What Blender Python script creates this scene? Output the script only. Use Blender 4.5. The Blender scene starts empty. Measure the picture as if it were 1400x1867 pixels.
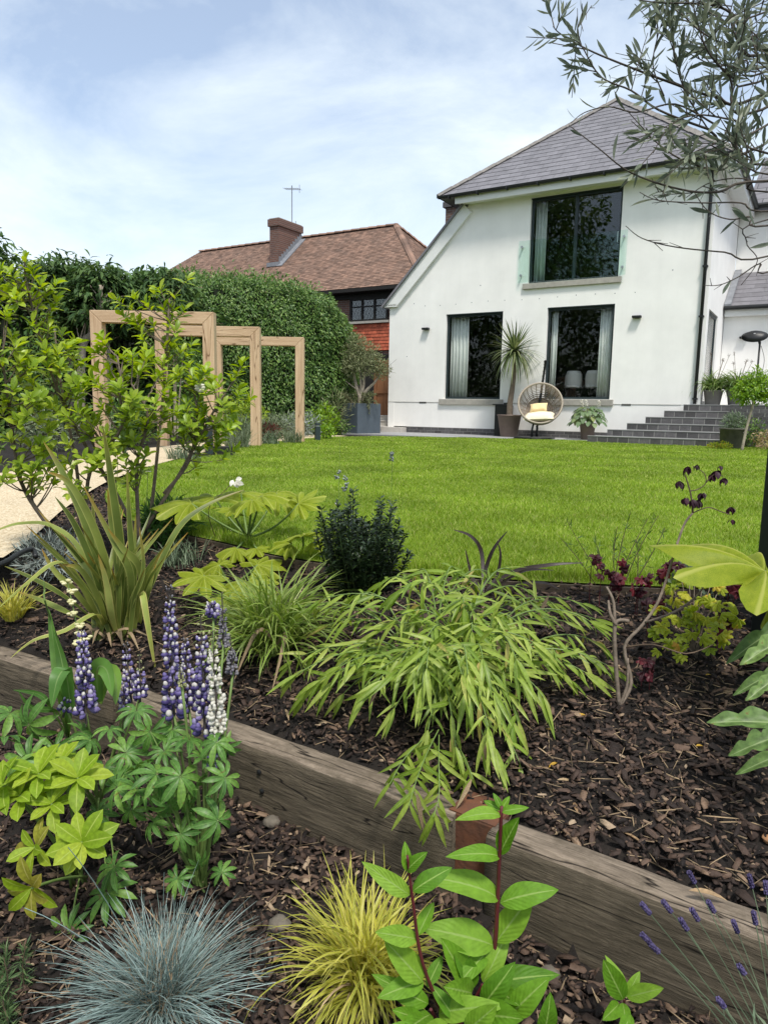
import bpy, math, random
import numpy as np
from mathutils import Vector, Matrix, noise as mnoise

rng = np.random.default_rng(11)
random.seed(11)
R = math.radians
scene = bpy.context.scene
col = scene.collection

# ---------------------------------------------------------------- camera
cd = bpy.data.cameras.new('camera')
cam = bpy.data.objects.new('camera', cd)
col.objects.link(cam)
PITCH, ROLL, EYE = R(8.2116), R(0.986), (0.0, 0.0, 0.66)
fwd = Vector((0, math.cos(PITCH), -math.sin(PITCH)))
up0 = Vector((0, math.sin(PITCH), math.cos(PITCH)))
rt0 = Vector((1, 0, 0))
rt = rt0 * math.cos(ROLL) + up0 * math.sin(ROLL)
up = up0 * math.cos(ROLL) - rt0 * math.sin(ROLL)
cam.matrix_world = Matrix(((rt.x, up.x, -fwd.x, EYE[0]), (rt.y, up.y, -fwd.y, EYE[1]), (rt.z, up.z, -fwd.z, EYE[2]), (0, 0, 0, 1)))
cd.sensor_fit = 'VERTICAL'
cd.sensor_height = 36.0
cd.sensor_width = 27.0
cd.lens = 25.07
cd.clip_start = 0.02
cd.clip_end = 2000
scene.camera = cam

# ---------------------------------------------------------------- sky, sun, exposure
SUN_EL, SUN_AZ = R(62), math.atan2(0.238, -0.971)      # sun behind the camera, slightly to its right
sun_dir = Vector((math.sin(SUN_AZ) * math.cos(SUN_EL), math.cos(SUN_AZ) * math.cos(SUN_EL), math.sin(SUN_EL)))
world = bpy.data.worlds.new('World')
scene.world = world
world.use_nodes = True
wn, wl = world.node_tree.nodes, world.node_tree.links
wn.clear()
def N(nodes, kind, **kw):
    n = nodes.new(kind)
    for k, v in kw.items():
        if k.startswith('i_'):
            n.inputs[k[2:].replace('_', ' ')].default_value = v
        else:
            setattr(n, k, v)
    return n
sky = N(wn, 'ShaderNodeTexSky', sky_type='NISHITA', sun_disc=False, sun_elevation=SUN_EL, sun_rotation=SUN_AZ, altitude=50, air_density=1.0, dust_density=1.5, ozone_density=1.6)
tc = N(wn, 'ShaderNodeTexCoord')
mp = N(wn, 'ShaderNodeMapping')
mp.inputs['Scale'].default_value = (1.0, 1.0, 2.6)
mp.inputs['Rotation'].default_value = (R(8), R(-14), R(20))
nz = N(wn, 'ShaderNodeTexNoise', i_Scale=1.9, i_Detail=9.0, i_Roughness=0.6, i_Distortion=0.6)
rp = N(wn, 'ShaderNodeValToRGB')
rp.color_ramp.elements[0].position = 0.36
rp.color_ramp.elements[0].color = (0.0, 0.0, 0.0, 1)
rp.color_ramp.elements[1].position = 0.70
rp.color_ramp.elements[1].color = (1, 1, 1, 1)
vm = N(wn, 'ShaderNodeMath', operation='MULTIPLY_ADD')
vm.inputs[1].default_value = 0.66
vm.inputs[2].default_value = 0.22
mx = N(wn, 'ShaderNodeMix', data_type='RGBA')
mx.inputs['B'].default_value = (5.7, 6.15, 6.3, 1)
bg = N(wn, 'ShaderNodeBackground', i_Strength=0.138)
wo = N(wn, 'ShaderNodeOutputWorld')
wl.new(tc.outputs['Generated'], mp.inputs['Vector'])
wl.new(mp.outputs['Vector'], nz.inputs['Vector'])
wl.new(nz.outputs['Fac'], rp.inputs['Fac'])
wl.new(rp.outputs['Color'], vm.inputs[0])
wl.new(vm.outputs['Value'], mx.inputs['Factor'])
wl.new(sky.outputs['Color'], mx.inputs['A'])
wl.new(mx.outputs['Result'], bg.inputs['Color'])
wl.new(bg.outputs['Background'], wo.inputs['Surface'])

sd = bpy.data.lights.new('sun', 'SUN')
sd.energy = 2.6
sd.angle = R(9.0)
sd.color = (1.0, 0.95, 0.87)
so = bpy.data.objects.new('sun', sd)
so.rotation_euler = sun_dir.to_track_quat('Z', 'Y').to_euler()
so.location = (4, -10, 20)
col.objects.link(so)
scene.view_settings.view_transform = 'Standard'
scene.view_settings.look = 'None'
scene.view_settings.gamma = 1.0
scene.view_settings.use_curve_mapping = False
scene.view_settings.exposure = 0.58
scene.render.engine = 'CYCLES'
scene.cycles.use_adaptive_sampling = True
scene.cycles.max_bounces = 8
scene.cycles.transparent_max_bounces = 12
scene.cycles.caustics_reflective = False
scene.cycles.caustics_refractive = False
scene.cycles.use_denoising = True

# ---------------------------------------------------------------- helpers: objects
def tag(o, label=None, cat=None, group=None, kind=None):
    if label: o['label'] = label
    if cat: o['category'] = cat
    if group: o['group'] = group
    if kind: o['kind'] = kind
    return o
def obj(name, me, parent=None, basis=None):
    o = bpy.data.objects.new(name, me)
    col.objects.link(o)
    if parent is not None: o.parent = parent
    if basis is not None: o.matrix_basis = basis
    return o
def thing(name, label, cat, loc=(0, 0, 0), rotz=0.0, group=None):
    o = bpy.data.objects.new(name, None)
    o.empty_display_size = 0.1
    col.objects.link(o)
    o.location = loc
    o.rotation_euler = (0, 0, rotz)
    return tag(o, label, cat, group)
def mesh(name, verts, faces, mat=None, smooth=False, uv=None):
    me = bpy.data.meshes.new(name)
    me.from_pydata([tuple(v) for v in verts], [], faces)
    if uv is not None:
        lay = me.uv_layers.new(name='UVMap')
        arr = np.array([uv[i] for f in faces for i in f], dtype=np.float32).ravel()
        lay.data.foreach_set('uv', arr)
    if mat is not None: me.materials.append(mat)
    if smooth: me.shade_smooth()
    me.update()
    return me
def npmesh(name, V, F, mat=None, smooth=False, uv=None, fs=None):
    """V (n,3), F (m,k) with all faces of k corners; uv per vertex (n,2)"""
    me = bpy.data.meshes.new(name)
    V = np.asarray(V, np.float32); F = np.asarray(F, np.int32)
    m, k = F.shape
    me.vertices.add(len(V)); me.vertices.foreach_set('co', V.ravel())
    me.loops.add(m * k); me.loops.foreach_set('vertex_index', F.ravel())
    me.polygons.add(m)
    me.polygons.foreach_set('loop_start', np.arange(0, m * k, k, dtype=np.int32))
    if smooth: me.polygons.foreach_set('use_smooth', np.ones(m, dtype=bool))
    if uv is not None:
        lay = me.uv_layers.new(name='UVMap')
        lay.data.foreach_set('uv', np.asarray(uv, np.float32)[F.ravel()].ravel())
    if mat is not None: me.materials.append(mat)
    me.update(calc_edges=True)
    return me

class MB:
    """collects boxes, tubes, lathes and polygons; build() links them as one mesh object"""
    def __init__(s): s.v = []; s.f = []
    def poly(s, pts, flip=False):
        i = len(s.v); s.v += [tuple(p) for p in pts]
        f = list(range(i, i + len(pts)))
        s.f.append(f[::-1] if flip else f); return s
    def box(s, a, b, rot=None, c=None):
        (x0, y0, z0), (x1, y1, z1) = a, b
        p = [Vector(q) for q in ((x0, y0, z0), (x1, y0, z0), (x1, y1, z0), (x0, y1, z0), (x0, y0, z1), (x1, y0, z1), (x1, y1, z1), (x0, y1, z1))]
        if rot is not None:
            c = Vector(c) if c is not None else sum(p, Vector()) / 8
            p = [c + rot @ (q - c) for q in p]
        i = len(s.v); s.v += [tuple(q) for q in p]
        s.f += [[i + j for j in f] for f in ((0, 3, 2, 1), (4, 5, 6, 7), (0, 1, 5, 4), (1, 2, 6, 5), (2, 3, 7, 6), (3, 0, 4, 7))]
        return s
    def tube(s, pts, r, n=6, cap=True):
        pts = [Vector(p) for p in pts]
        rr = r if isinstance(r, (list, tuple)) else [r] * len(pts)
        if len(rr) != len(pts):
            rr = [rr[0] + (rr[-1] - rr[0]) * i / (len(pts) - 1) for i in range(len(pts))]
        i0 = len(s.v)
        t0 = (pts[1] - pts[0]).normalized()
        a = t0.orthogonal().normalized()
        for k, p in enumerate(pts):
            t = (pts[min(k + 1, len(pts) - 1)] - pts[max(k - 1, 0)])
            t = t.normalized() if t.length > 1e-9 else t0
            a = (a - t * a.dot(t))
            a = a.normalized() if a.length > 1e-6 else t.orthogonal().normalized()
            b = t.cross(a)
            for j in range(n):
                th = 2 * math.pi * j / n
                s.v.append(tuple(p + (a * math.cos(th) + b * math.sin(th)) * rr[k]))
        for k in range(len(pts) - 1):
            for j in range(n):
                q = i0 + k * n; j2 = (j + 1) % n
                s.f.append([q + j, q + j2, q + n + j2, q + n + j])
        if cap:
            s.f.append([i0 + j for j in range(n)][::-1])
            q = i0 + (len(pts) - 1) * n
            s.f.append([q + j for j in range(n)])
        return s
    def lathe(s, prof, n=24, c=(0, 0, 0), cap=True):
        i0 = len(s.v)
        for (r, z) in prof:
            for j in range(n):
                th = 2 * math.pi * j / n
                s.v.append((c[0] + r * math.cos(th), c[1] + r * math.sin(th), c[2] + z))
        for k in range(len(prof) - 1):
            for j in range(n):
                q = i0 + k * n; j2 = (j + 1) % n
                s.f.append([q + j, q + j2, q + n + j2, q + n + j])
        if cap:
            s.f.append([i0 + j for j in range(n)][::-1])
            q = i0 + (len(prof) - 1) * n
            s.f.append([q + j for j in range(n)])
        return s
    def prism(s, pts, d):
        """polygon pts extruded by vector d"""
        d = Vector(d); n = len(pts); i = len(s.v)
        s.v += [tuple(p) for p in pts] + [tuple(Vector(p) + d) for p in pts]
        s.f.append([i + k for k in range(n)][::-1]); s.f.append([i + n + k for k in range(n)])
        for k in range(n):
            k2 = (k + 1) % n
            s.f.append([i + k, i + k2, i + n + k2, i + n + k])
        return s
    def build(s, name, mat, parent=None, smooth=False, origin=None, bevel=0.0, kind=None):
        v = s.v
        if origin is not None:
            o = Vector(origin); v = [tuple(Vector(p) - o) for p in v]
        me = mesh(name, v, s.f, mat, smooth)
        ob = obj(name, me, parent)
        if bevel:
            m = ob.modifiers.new('bevel', 'BEVEL'); m.width = bevel; m.segments = 2; m.limit_method = 'ANGLE'
        if kind or name in ('twigs', 'stems', 'limbs', 'shoots', 'culms', 'petals', 'florets', 'standards', 'buds'): ob['kind'] = kind or 'stuff'
        return ob

def bez(p0, p1, p2, n):
    p0, p1, p2 = Vector(p0), Vector(p1), Vector(p2)
    return [p0 * (1 - t) ** 2 + p1 * 2 * t * (1 - t) + p2 * t * t for t in [i / n for i in range(n + 1)]]
def spline(pts, sub=4):
    """smooth curve through the points"""
    P = [Vector(p) for p in pts]; out = []
    for i in range(len(P) - 1):
        a = P[max(i - 1, 0)]; b = P[i]; c = P[i + 1]; d = P[min(i + 2, len(P) - 1)]
        for k in range(sub):
            t = k / sub
            out.append(0.5 * ((2 * b) + (c - a) * t + (2 * a - 5 * b + 4 * c - d) * t * t + (3 * b - a - 3 * c + d) * t ** 3))
    out.append(P[-1]); return out
def frame(pos, d, u=(0, 0, 1), sc=1.0):
    """matrix whose Y runs along d and whose Z is close to u"""
    y = Vector(d).normalized(); u = Vector(u)
    x = y.cross(u)
    x = x.normalized() if x.length > 1e-5 else y.orthogonal().normalized()
    z = x.cross(y)
    s = sc if isinstance(sc, (tuple, list)) else (sc, sc, sc)
    return Matrix(((x.x * s[0], y.x * s[1], z.x * s[2], pos[0]), (x.y * s[0], y.y * s[1], z.y * s[2], pos[1]), (x.z * s[0], y.z * s[1], z.z * s[2], pos[2]), (0, 0, 0, 1)))
def rv(a=1.0): return Vector((random.uniform(-a, a), random.uniform(-a, a), random.uniform(-a, a)))

# ---------------------------------------------------------------- helpers: materials
def newmat(name):
    m = bpy.data.materials.new(name); m.use_nodes = True
    nt = m.node_tree; nt.nodes.clear()
    out = nt.nodes.new('ShaderNodeOutputMaterial')
    return m, nt.nodes, nt.links, out
def c4(c): return (c[0], c[1], c[2], 1.0)
def ramp(n, stops, interp='LINEAR'):
    r = n.new('ShaderNodeValToRGB'); e = r.color_ramp.elements
    r.color_ramp.interpolation = interp
    while len(e) < len(stops): e.new(0.5)
    for i, (p, c) in enumerate(stops):
        e[i].position = p; e[i].color = c4(c)
    return r
def mat_plain(name, c, rough=0.6, var=0.12, scale=6.0, bump=0.0, bscale=60.0, metal=0.0, spec=0.4, c2=None, rand=0.0, detail=5.0):
    """painted, stone or metal surface: base colour with blotchy variation, optional fine relief and per-piece variation"""
    m, n, l, out = newmat(name)
    b = N(n, 'ShaderNodeBsdfPrincipled'); b.inputs['Roughness'].default_value = rough; b.inputs['Metallic'].default_value = metal
    b.inputs['Specular IOR Level'].default_value = spec
    t = N(n, 'ShaderNodeTexCoord'); z = N(n, 'ShaderNodeTexNoise', i_Scale=scale, i_Detail=detail, i_Roughness=0.6)
    l.new(t.outputs['Object'], z.inputs['Vector'])
    d = c2 if c2 else tuple(x * (1 - var) for x in c)
    hi = c if c2 else tuple(min(1, x * (1 + var)) for x in c)
    r = ramp(n, [(0.3, d), (0.7, hi)])
    l.new(z.outputs['Fac'], r.inputs['Fac'])
    last = r.outputs['Color']
    if rand:
        oi = N(n, 'ShaderNodeObjectInfo'); g = N(n, 'ShaderNodeNewGeometry')
        a = N(n, 'ShaderNodeMath', operation='ADD'); f = N(n, 'ShaderNodeMath', operation='FRACT')
        l.new(oi.outputs['Random'], a.inputs[0]); l.new(g.outputs['Random Per Island'], a.inputs[1]); l.new(a.outputs[0], f.inputs[0])
        mr = N(n, 'ShaderNodeMapRange'); mr.inputs['To Min'].default_value = 1 - rand; mr.inputs['To Max'].default_value = 1 + rand
        l.new(f.outputs[0], mr.inputs['Value'])
        hs = N(n, 'ShaderNodeHueSaturation'); l.new(mr.outputs[0], hs.inputs['Value']); l.new(last, hs.inputs['Color'])
        last = hs.outputs['Color']
    l.new(last, b.inputs['Base Color'])
    if bump:
        z2 = N(n, 'ShaderNodeTexNoise', i_Scale=bscale, i_Detail=4.0)
        l.new(t.outputs['Object'], z2.inputs['Vector'])
        bp = N(n, 'ShaderNodeBump', i_Strength=bump, i_Distance=0.01)
        l.new(z2.outputs['Fac'], bp.inputs['Height']); l.new(bp.outputs['Normal'], b.inputs['Normal'])
    l.new(b.outputs[0], out.inputs['Surface'])
    return m
def mat_leaf(name, stops, trans=0.32, rough=0.42, spec=0.35, nscale=9.0, rib=None, edge=None, tip=None, veins=0.0, spots=0.0, mottling=0.25, edge_w=0.80, tcol=None):
    """leaf: colour from a ramp by piece, optional paler midrib, margin and tip colours, light passing through"""
    m, n, l, out = newmat(name)
    oi = N(n, 'ShaderNodeObjectInfo'); g = N(n, 'ShaderNodeNewGeometry')
    a = N(n, 'ShaderNodeMath', operation='ADD'); f = N(n, 'ShaderNodeMath', operation='FRACT')
    l.new(oi.outputs['Random'], a.inputs[0]); l.new(g.outputs['Random Per Island'], a.inputs[1]); l.new(a.outputs[0], f.inputs[0])
    r = ramp(n, stops); l.new(f.outputs[0], r.inputs['Fac'])
    last = r.outputs['Color']
    t = N(n, 'ShaderNodeTexCoord')
    z = N(n, 'ShaderNodeTexNoise', i_Scale=nscale, i_Detail=3.0); l.new(t.outputs['Object'], z.inputs['Vector'])
    mr = N(n, 'ShaderNodeMapRange'); mr.inputs['From Min'].default_value = 0.3; mr.inputs['From Max'].default_value = 0.7
    mr.inputs['To Min'].default_value = 1 - mottling; mr.inputs['To Max'].default_value = 1 + mottling
    l.new(z.outputs['Fac'], mr.inputs['Value'])
    hs = N(n, 'ShaderNodeHueSaturation'); l.new(mr.outputs[0], hs.inputs['Value']); l.new(last, hs.inputs['Color']); last = hs.outputs['Color']
    sx = N(n, 'ShaderNodeSeparateXYZ'); l.new(t.outputs['UV'], sx.inputs[0])
    ab = N(n, 'ShaderNodeMath', operation='MULTIPLY_ADD'); ab.inputs[1].default_value = 2.0; ab.inputs[2].default_value = -1.0
    l.new(sx.outputs[0], ab.inputs[0])
    aa = N(n, 'ShaderNodeMath', operation='ABSOLUTE'); l.new(ab.outputs[0], aa.inputs[0])
    def blend(fac, c):
        nonlocal last
        q = N(n, 'ShaderNodeMix', data_type='RGBA'); l.new(fac, q.inputs['Factor']); l.new(last, q.inputs['A']); q.inputs['B'].default_value = c4(c)
        last = q.outputs['Result']
    if edge:
        e = N(n, 'ShaderNodeMapRange'); e.inputs['From Min'].default_value = edge_w - 0.08; e.inputs['From Max'].default_value = edge_w + 0.04
        l.new(aa.outputs[0], e.inputs['Value']); blend(e.outputs[0], edge)
    if rib:
        e = N(n, 'ShaderNodeMapRange'); e.inputs['From Min'].default_value = 0.10; e.inputs['From Max'].default_value = 0.03
        l.new(aa.outputs[0], e.inputs['Value']); blend(e.outputs[0], rib)
    if tip:
        e = N(n, 'ShaderNodeMapRange'); e.inputs['From Min'].default_value = 0.72; e.inputs['From Max'].default_value = 1.0
        l.new(sx.outputs[1], e.inputs['Value'])
        mm = N(n, 'ShaderNodeMath', operation='MULTIPLY'); l.new(e.outputs[0], mm.inputs[0]); l.new(f.outputs[0], mm.inputs[1])
        blend(mm.outputs[0], tip)
    if spots:                                                   # brown blemishes and dry specks
        zs = N(n, 'ShaderNodeTexNoise', i_Scale=spots, i_Detail=3.0); l.new(t.outputs['Object'], zs.inputs['Vector'])
        e = N(n, 'ShaderNodeMapRange'); e.inputs['From Min'].default_value = 0.655; e.inputs['From Max'].default_value = 0.70; e.inputs['To Max'].default_value = 0.75
        l.new(zs.outputs['Fac'], e.inputs['Value']); blend(e.outputs[0], (0.20, 0.13, 0.045))
    b = N(n, 'ShaderNodeBsdfPrincipled'); b.inputs['Roughness'].default_value = rough; b.inputs['Specular IOR Level'].default_value = spec
    l.new(last, b.inputs['Base Color'])
    if veins:
        w = N(n, 'ShaderNodeTexWave', wave_type='BANDS', bands_direction='Y'); w.inputs['Scale'].default_value = 2.6; w.inputs['Distortion'].default_value = 1.5
        vv = N(n, 'ShaderNodeCombineXYZ'); sk = N(n, 'ShaderNodeMath', operation='MULTIPLY_ADD'); sk.inputs[1].default_value = -0.35
        l.new(aa.outputs[0], sk.inputs[0]); l.new(sx.outputs[1], sk.inputs[2]); l.new(sk.outputs[0], vv.inputs[1]); l.new(vv.outputs[0], w.inputs['Vector'])
        bp = N(n, 'ShaderNodeBump', i_Strength=veins, i_Distance=0.004); l.new(w.outputs['Fac'], bp.inputs['Height']); l.new(bp.outputs['Normal'], b.inputs['Normal'])
    tr = N(n, 'ShaderNodeBsdfTranslucent')
    h2 = N(n, 'ShaderNodeHueSaturation'); h2.inputs['Value'].default_value = 1.25; h2.inputs['Saturation'].default_value = 1.1; h2.inputs['Hue'].default_value = 0.488
    l.new(last, h2.inputs['Color']); l.new(h2.outputs[0], tr.inputs['Color'])
    ms = N(n, 'ShaderNodeMixShader'); ms.inputs[0].default_value = trans
    l.new(b.outputs[0], ms.inputs[1]); l.new(tr.outputs[0], ms.inputs[2]); l.new(ms.outputs[0], out.inputs['Surface'])
    return m
def mat_glass(name, tint=(0.55, 0.6, 0.6), ior=1.5, refl=1.0):
    m, n, l, out = newmat(name)
    t = N(n, 'ShaderNodeBsdfTransparent'); t.inputs['Color'].default_value = c4(tint)
    g = N(n, 'ShaderNodeBsdfGlossy'); g.inputs['Roughness'].default_value = 0.0; g.inputs['Color'].default_value = (refl, refl, refl, 1)
    f = N(n, 'ShaderNodeFresnel'); ge = N(n, 'ShaderNodeNewGeometry')
    mr = N(n, 'ShaderNodeMapRange'); mr.inputs['To Min'].default_value = ior; mr.inputs['To Max'].default_value = 1 / ior      # thin pane: same reflection from both sides
    l.new(ge.outputs['Backfacing'], mr.inputs['Value']); l.new(mr.outputs[0], f.inputs['IOR'])
    ms = N(n, 'ShaderNodeMixShader')
    l.new(f.outputs[0], ms.inputs[0]); l.new(t.outputs[0], ms.inputs[1]); l.new(g.outputs[0], ms.inputs[2]); l.new(ms.outputs[0], out.inputs['Surface'])
    return m
def mat_wood(name, c1, c2, scale=(3, 40, 40), bump=0.3, rough=0.7, crack=None, dirt=None):
    m, n, l, out = newmat(name)
    t = N(n, 'ShaderNodeTexCoord'); oi = N(n, 'ShaderNodeObjectInfo')
    ad = N(n, 'ShaderNodeVectorMath', operation='MULTIPLY_ADD'); ad.inputs[1].default_value = (7, 5, 3)
    l.new(oi.outputs['Random'], ad.inputs[0]); l.new(t.outputs['Object'], ad.inputs[2])
    mp = N(n, 'ShaderNodeMapping'); mp.inputs['Scale'].default_value = scale
    l.new(ad.outputs[0], mp.inputs['Vector'])
    z = N(n, 'ShaderNodeTexNoise', i_Scale=1.0, i_Detail=7.0, i_Roughness=0.72, i_Distortion=0.25); l.new(mp.outputs[0], z.inputs['Vector'])
    r = ramp(n, [(0.3, c1), (0.68, c2)]); l.new(z.outputs['Fac'], r.inputs['Fac']); last = r.outputs['Color']
    if dirt:
        z3 = N(n, 'ShaderNodeTexNoise', i_Scale=9.0, i_Detail=9.0, i_Roughness=0.75); l.new(ad.outputs[0], z3.inputs['Vector'])
        e = N(n, 'ShaderNodeMapRange'); e.inputs['From Min'].default_value = 0.48; e.inputs['From Max'].default_value = 0.66; l.new(z3.outputs['Fac'], e.inputs['Value'])
        q = N(n, 'ShaderNodeMix', data_type='RGBA'); l.new(e.outputs[0], q.inputs['Factor']); l.new(last, q.inputs['A']); q.inputs['B'].default_value = c4(dirt); last = q.outputs['Result']
    if crack:
        mp2 = N(n, 'ShaderNodeMapping'); mp2.inputs['Scale'].default_value = tuple(min(q * 0.3, 13.0) if q > 12 else min(q * 0.25, 1.1) for q in scale); l.new(ad.outputs[0], mp2.inputs['Vector'])
        z2 = N(n, 'ShaderNodeTexNoise', i_Scale=1.0, i_Detail=3.0); l.new(mp2.outputs[0], z2.inputs['Vector'])
        s1 = N(n, 'ShaderNodeMath', operation='SUBTRACT'); s1.inputs[1].default_value = 0.5; l.new(z2.outputs['Fac'], s1.inputs[0])
        s2 = N(n, 'ShaderNodeMath', operation='ABSOLUTE'); l.new(s1.outputs[0], s2.inputs[0])
        e = N(n, 'ShaderNodeMapRange'); e.inputs['From Min'].default_value = 0.009; e.inputs['From Max'].default_value = 0.001; l.new(s2.outputs[0], e.inputs['Value'])
        q = N(n, 'ShaderNodeMix', data_type='RGBA'); l.new(e.outputs[0], q.inputs['Factor']); l.new(last, q.inputs['A']); q.inputs['B'].default_value = c4(crack); last = q.outputs['Result']
    b = N(n, 'ShaderNodeBsdfPrincipled'); b.inputs['Roughness'].default_value = rough; b.inputs['Specular IOR Level'].default_value = 0.25
    l.new(last, b.inputs['Base Color'])
    bp = N(n, 'ShaderNodeBump', i_Strength=bump, i_Distance=0.01); l.new(z.outputs['Fac'], bp.inputs['Height']); l.new(bp.outputs['Normal'], b.inputs['Normal'])
    l.new(b.outputs[0], out.inputs['Surface'])
    return m
def mat_brick(name, c1, c2, mortar, bw, bh, offx=0.5, mort=0.012, vary=0.25, axis='XZ', rough=0.85):
    """small courses too far off to model: brick or slate courses with joints as relief"""
    m, n, l, out = newmat(name)
    t = N(n, 'ShaderNodeTexCoord'); mp = N(n, 'ShaderNodeMapping')
    if axis == 'XZ': mp.inputs['Rotation'].default_value = (R(90), 0, 0)
    if axis == 'YZ': mp.inputs['Rotation'].default_value = (R(90), 0, R(90))
    l.new(t.outputs['Object'], mp.inputs['Vector'])
    k = N(n, 'ShaderNodeTexBrick', offset=offx); k.inputs['Color1'].default_value = c4(c1); k.inputs['Color2'].default_value = c4(c2); k.inputs['Mortar'].default_value = c4(mortar)
    k.inputs['Scale'].default_value = 1.0; k.inputs['Mortar Size'].default_value = mort; k.inputs['Brick Width'].default_value = bw; k.inputs['Row Height'].default_value = bh
    l.new(mp.outputs[0], k.inputs['Vector'])
    z = N(n, 'ShaderNodeTexNoise', i_Scale=3.0, i_Detail=6.0); l.new(t.outputs['Object'], z.inputs['Vector'])
    mr = N(n, 'ShaderNodeMapRange'); mr.inputs['To Min'].default_value = 1 - vary; mr.inputs['To Max'].default_value = 1 + vary; l.new(z.outputs['Fac'], mr.inputs['Value'])
    hs = N(n, 'ShaderNodeHueSaturation'); l.new(mr.outputs[0], hs.inputs['Value']); l.new(k.outputs['Color'], hs.inputs['Color'])
    b = N(n, 'ShaderNodeBsdfPrincipled'); b.inputs['Roughness'].default_value = rough; l.new(hs.outputs[0], b.inputs['Base Color'])
    bp = N(n, 'ShaderNodeBump', i_Strength=0.5, i_Distance=0.01, invert=True); l.new(k.outputs['Fac'], bp.inputs['Height']); l.new(bp.outputs['Normal'], b.inputs['Normal'])
    l.new(b.outputs[0], out.inputs['Surface'])
    return m

M = {}
M['render'] = mat_plain('white_render', (0.88, 0.865, 0.835), 0.85, 0.06, 1.1, bump=0.2, bscale=120)
nt = M['render'].node_tree; n_, l_ = nt.nodes, nt.links               # faint rain streaks and grime in the render
b_ = next(q for q in n_ if q.type == 'BSDF_PRINCIPLED'); src = b_.inputs['Base Color'].links[0].from_socket
t_ = N(n_, 'ShaderNodeTexCoord'); mp_ = N(n_, 'ShaderNodeMapping'); mp_.inputs['Scale'].default_value = (2.6, 2.6, 0.22); l_.new(t_.outputs['Object'], mp_.inputs['Vector'])
z_ = N(n_, 'ShaderNodeTexNoise', i_Scale=1.6, i_Detail=8.0, i_Roughness=0.7); l_.new(mp_.outputs[0], z_.inputs['Vector'])
r_ = ramp(n_, [(0.36, (0.86, 0.865, 0.86)), (0.58, (1, 1, 1))]); l_.new(z_.outputs['Fac'], r_.inputs['Fac'])
m_ = N(n_, 'ShaderNodeMix', data_type='RGBA', blend_type='MULTIPLY'); m_.inputs['Factor'].default_value = 0.2; l_.new(src, m_.inputs['A']); l_.new(r_.outputs[0], m_.inputs['B']); l_.new(m_.outputs['Result'], b_.inputs['Base Color'])
M['whitepaint'] = mat_plain('white_paint', (0.78, 0.78, 0.76), 0.5, 0.04, 3)
M['frame'] = mat_plain('dark_grey_frame', (0.022, 0.034, 0.038), 0.4, 0.1, 5)
M['black'] = mat_plain('black_plastic', (0.015, 0.016, 0.017), 0.45, 0.15, 5)
M['stone_sill'] = mat_plain('stone_sill', (0.36, 0.34, 0.30), 0.85, 0.15, 9, bump=0.2)
M['slate'] = mat_plain('roof_slate', (0.165, 0.160, 0.175), 0.62, 0.16, 5, bump=0.25, bscale=40, rand=0.12)
M['ridge'] = mat_plain('ridge_tile', (0.20, 0.185, 0.17), 0.85, 0.3, 12, bump=0.3, rand=0.15)
M['slate_far'] = mat_brick('slate_courses', (0.155, 0.15, 0.165), (0.18, 0.175, 0.185), (0.05, 0.05, 0.055), 0.5, 0.25, axis='XZ')
M['dbrick'] = mat_plain('dark_grey_brick', (0.088, 0.084, 0.086), 0.75, 0.25, 14, bump=0.35, bscale=70, rand=0.30)
M['mortar'] = mat_plain('grey_mortar', (0.27, 0.265, 0.25), 0.95, 0.15, 20, bump=0.3)
M['paving'] = mat_plain('grey_porcelain_paving', (0.30, 0.30, 0.30), 0.7, 0.12, 4, bump=0.1, rand=0.06)
M['paving_lt'] = mat_plain('pale_stone_step', (0.48, 0.45, 0.41), 0.8, 0.12, 4, bump=0.1, rand=0.05)
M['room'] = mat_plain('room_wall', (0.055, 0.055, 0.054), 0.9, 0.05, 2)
M['curtain'] = mat_plain('curtain_cloth', (0.68, 0.71, 0.68), 0.9, 0.06, 5)
M['chair_white'] = mat_plain('chair_shell', (0.62, 0.61, 0.59), 0.5, 0.05, 5)
M['glass'] = mat_glass('window_glass', (0.955, 0.965, 0.96), 1.32)
M['glassup'] = mat_glass('upper_window_glass', (0.92, 0.94, 0.935), 1.5)
M['balglass'] = mat_glass('balustrade_glass', (0.90, 0.965, 0.94), 1.2)
M['steel'] = mat_plain('steel', (0.55, 0.55, 0.55), 0.3, 0.05, 5, metal=1.0)
M['lead'] = mat_plain('lead_flashing', (0.20, 0.21, 0.23), 0.6, 0.2, 6)
M['oak'] = mat_wood('oak', (0.42, 0.275, 0.165), (0.62, 0.46, 0.30), (22, 22, 1.6), 0.25, 0.7, crack=(0.16, 0.09, 0.045))
M['oakbeam'] = mat_wood('oak_beam', (0.42, 0.275, 0.165), (0.62, 0.46, 0.30), (1.6, 22, 22), 0.25, 0.7, crack=(0.16, 0.09, 0.045))
M['sleeper'] = mat_wood('weathered_sleeper', (0.045, 0.037, 0.026), (0.165, 0.135, 0.095), (7, 70, 70), 1.0, 0.95, crack=(0.008, 0.006, 0.005), dirt=(0.080, 0.066, 0.045))
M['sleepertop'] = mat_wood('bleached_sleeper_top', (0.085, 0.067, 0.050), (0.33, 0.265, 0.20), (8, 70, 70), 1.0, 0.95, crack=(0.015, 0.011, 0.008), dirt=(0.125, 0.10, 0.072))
M['gatewood'] = mat_wood('brown_gate_wood', (0.16, 0.07, 0.03), (0.28, 0.13, 0.06), (30, 30, 2), 0.2)
M['planter'] = mat_plain('grey_planter', (0.075, 0.095, 0.115), 0.55, 0.12, 4)
M['potbrown'] = mat_plain('taupe_pot', (0.19, 0.14, 0.12), 0.6, 0.1, 8)
M['potgrey'] = mat_plain('grey_pot', (0.22, 0.205, 0.19), 0.7, 0.14, 8, bump=0.15)
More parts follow.
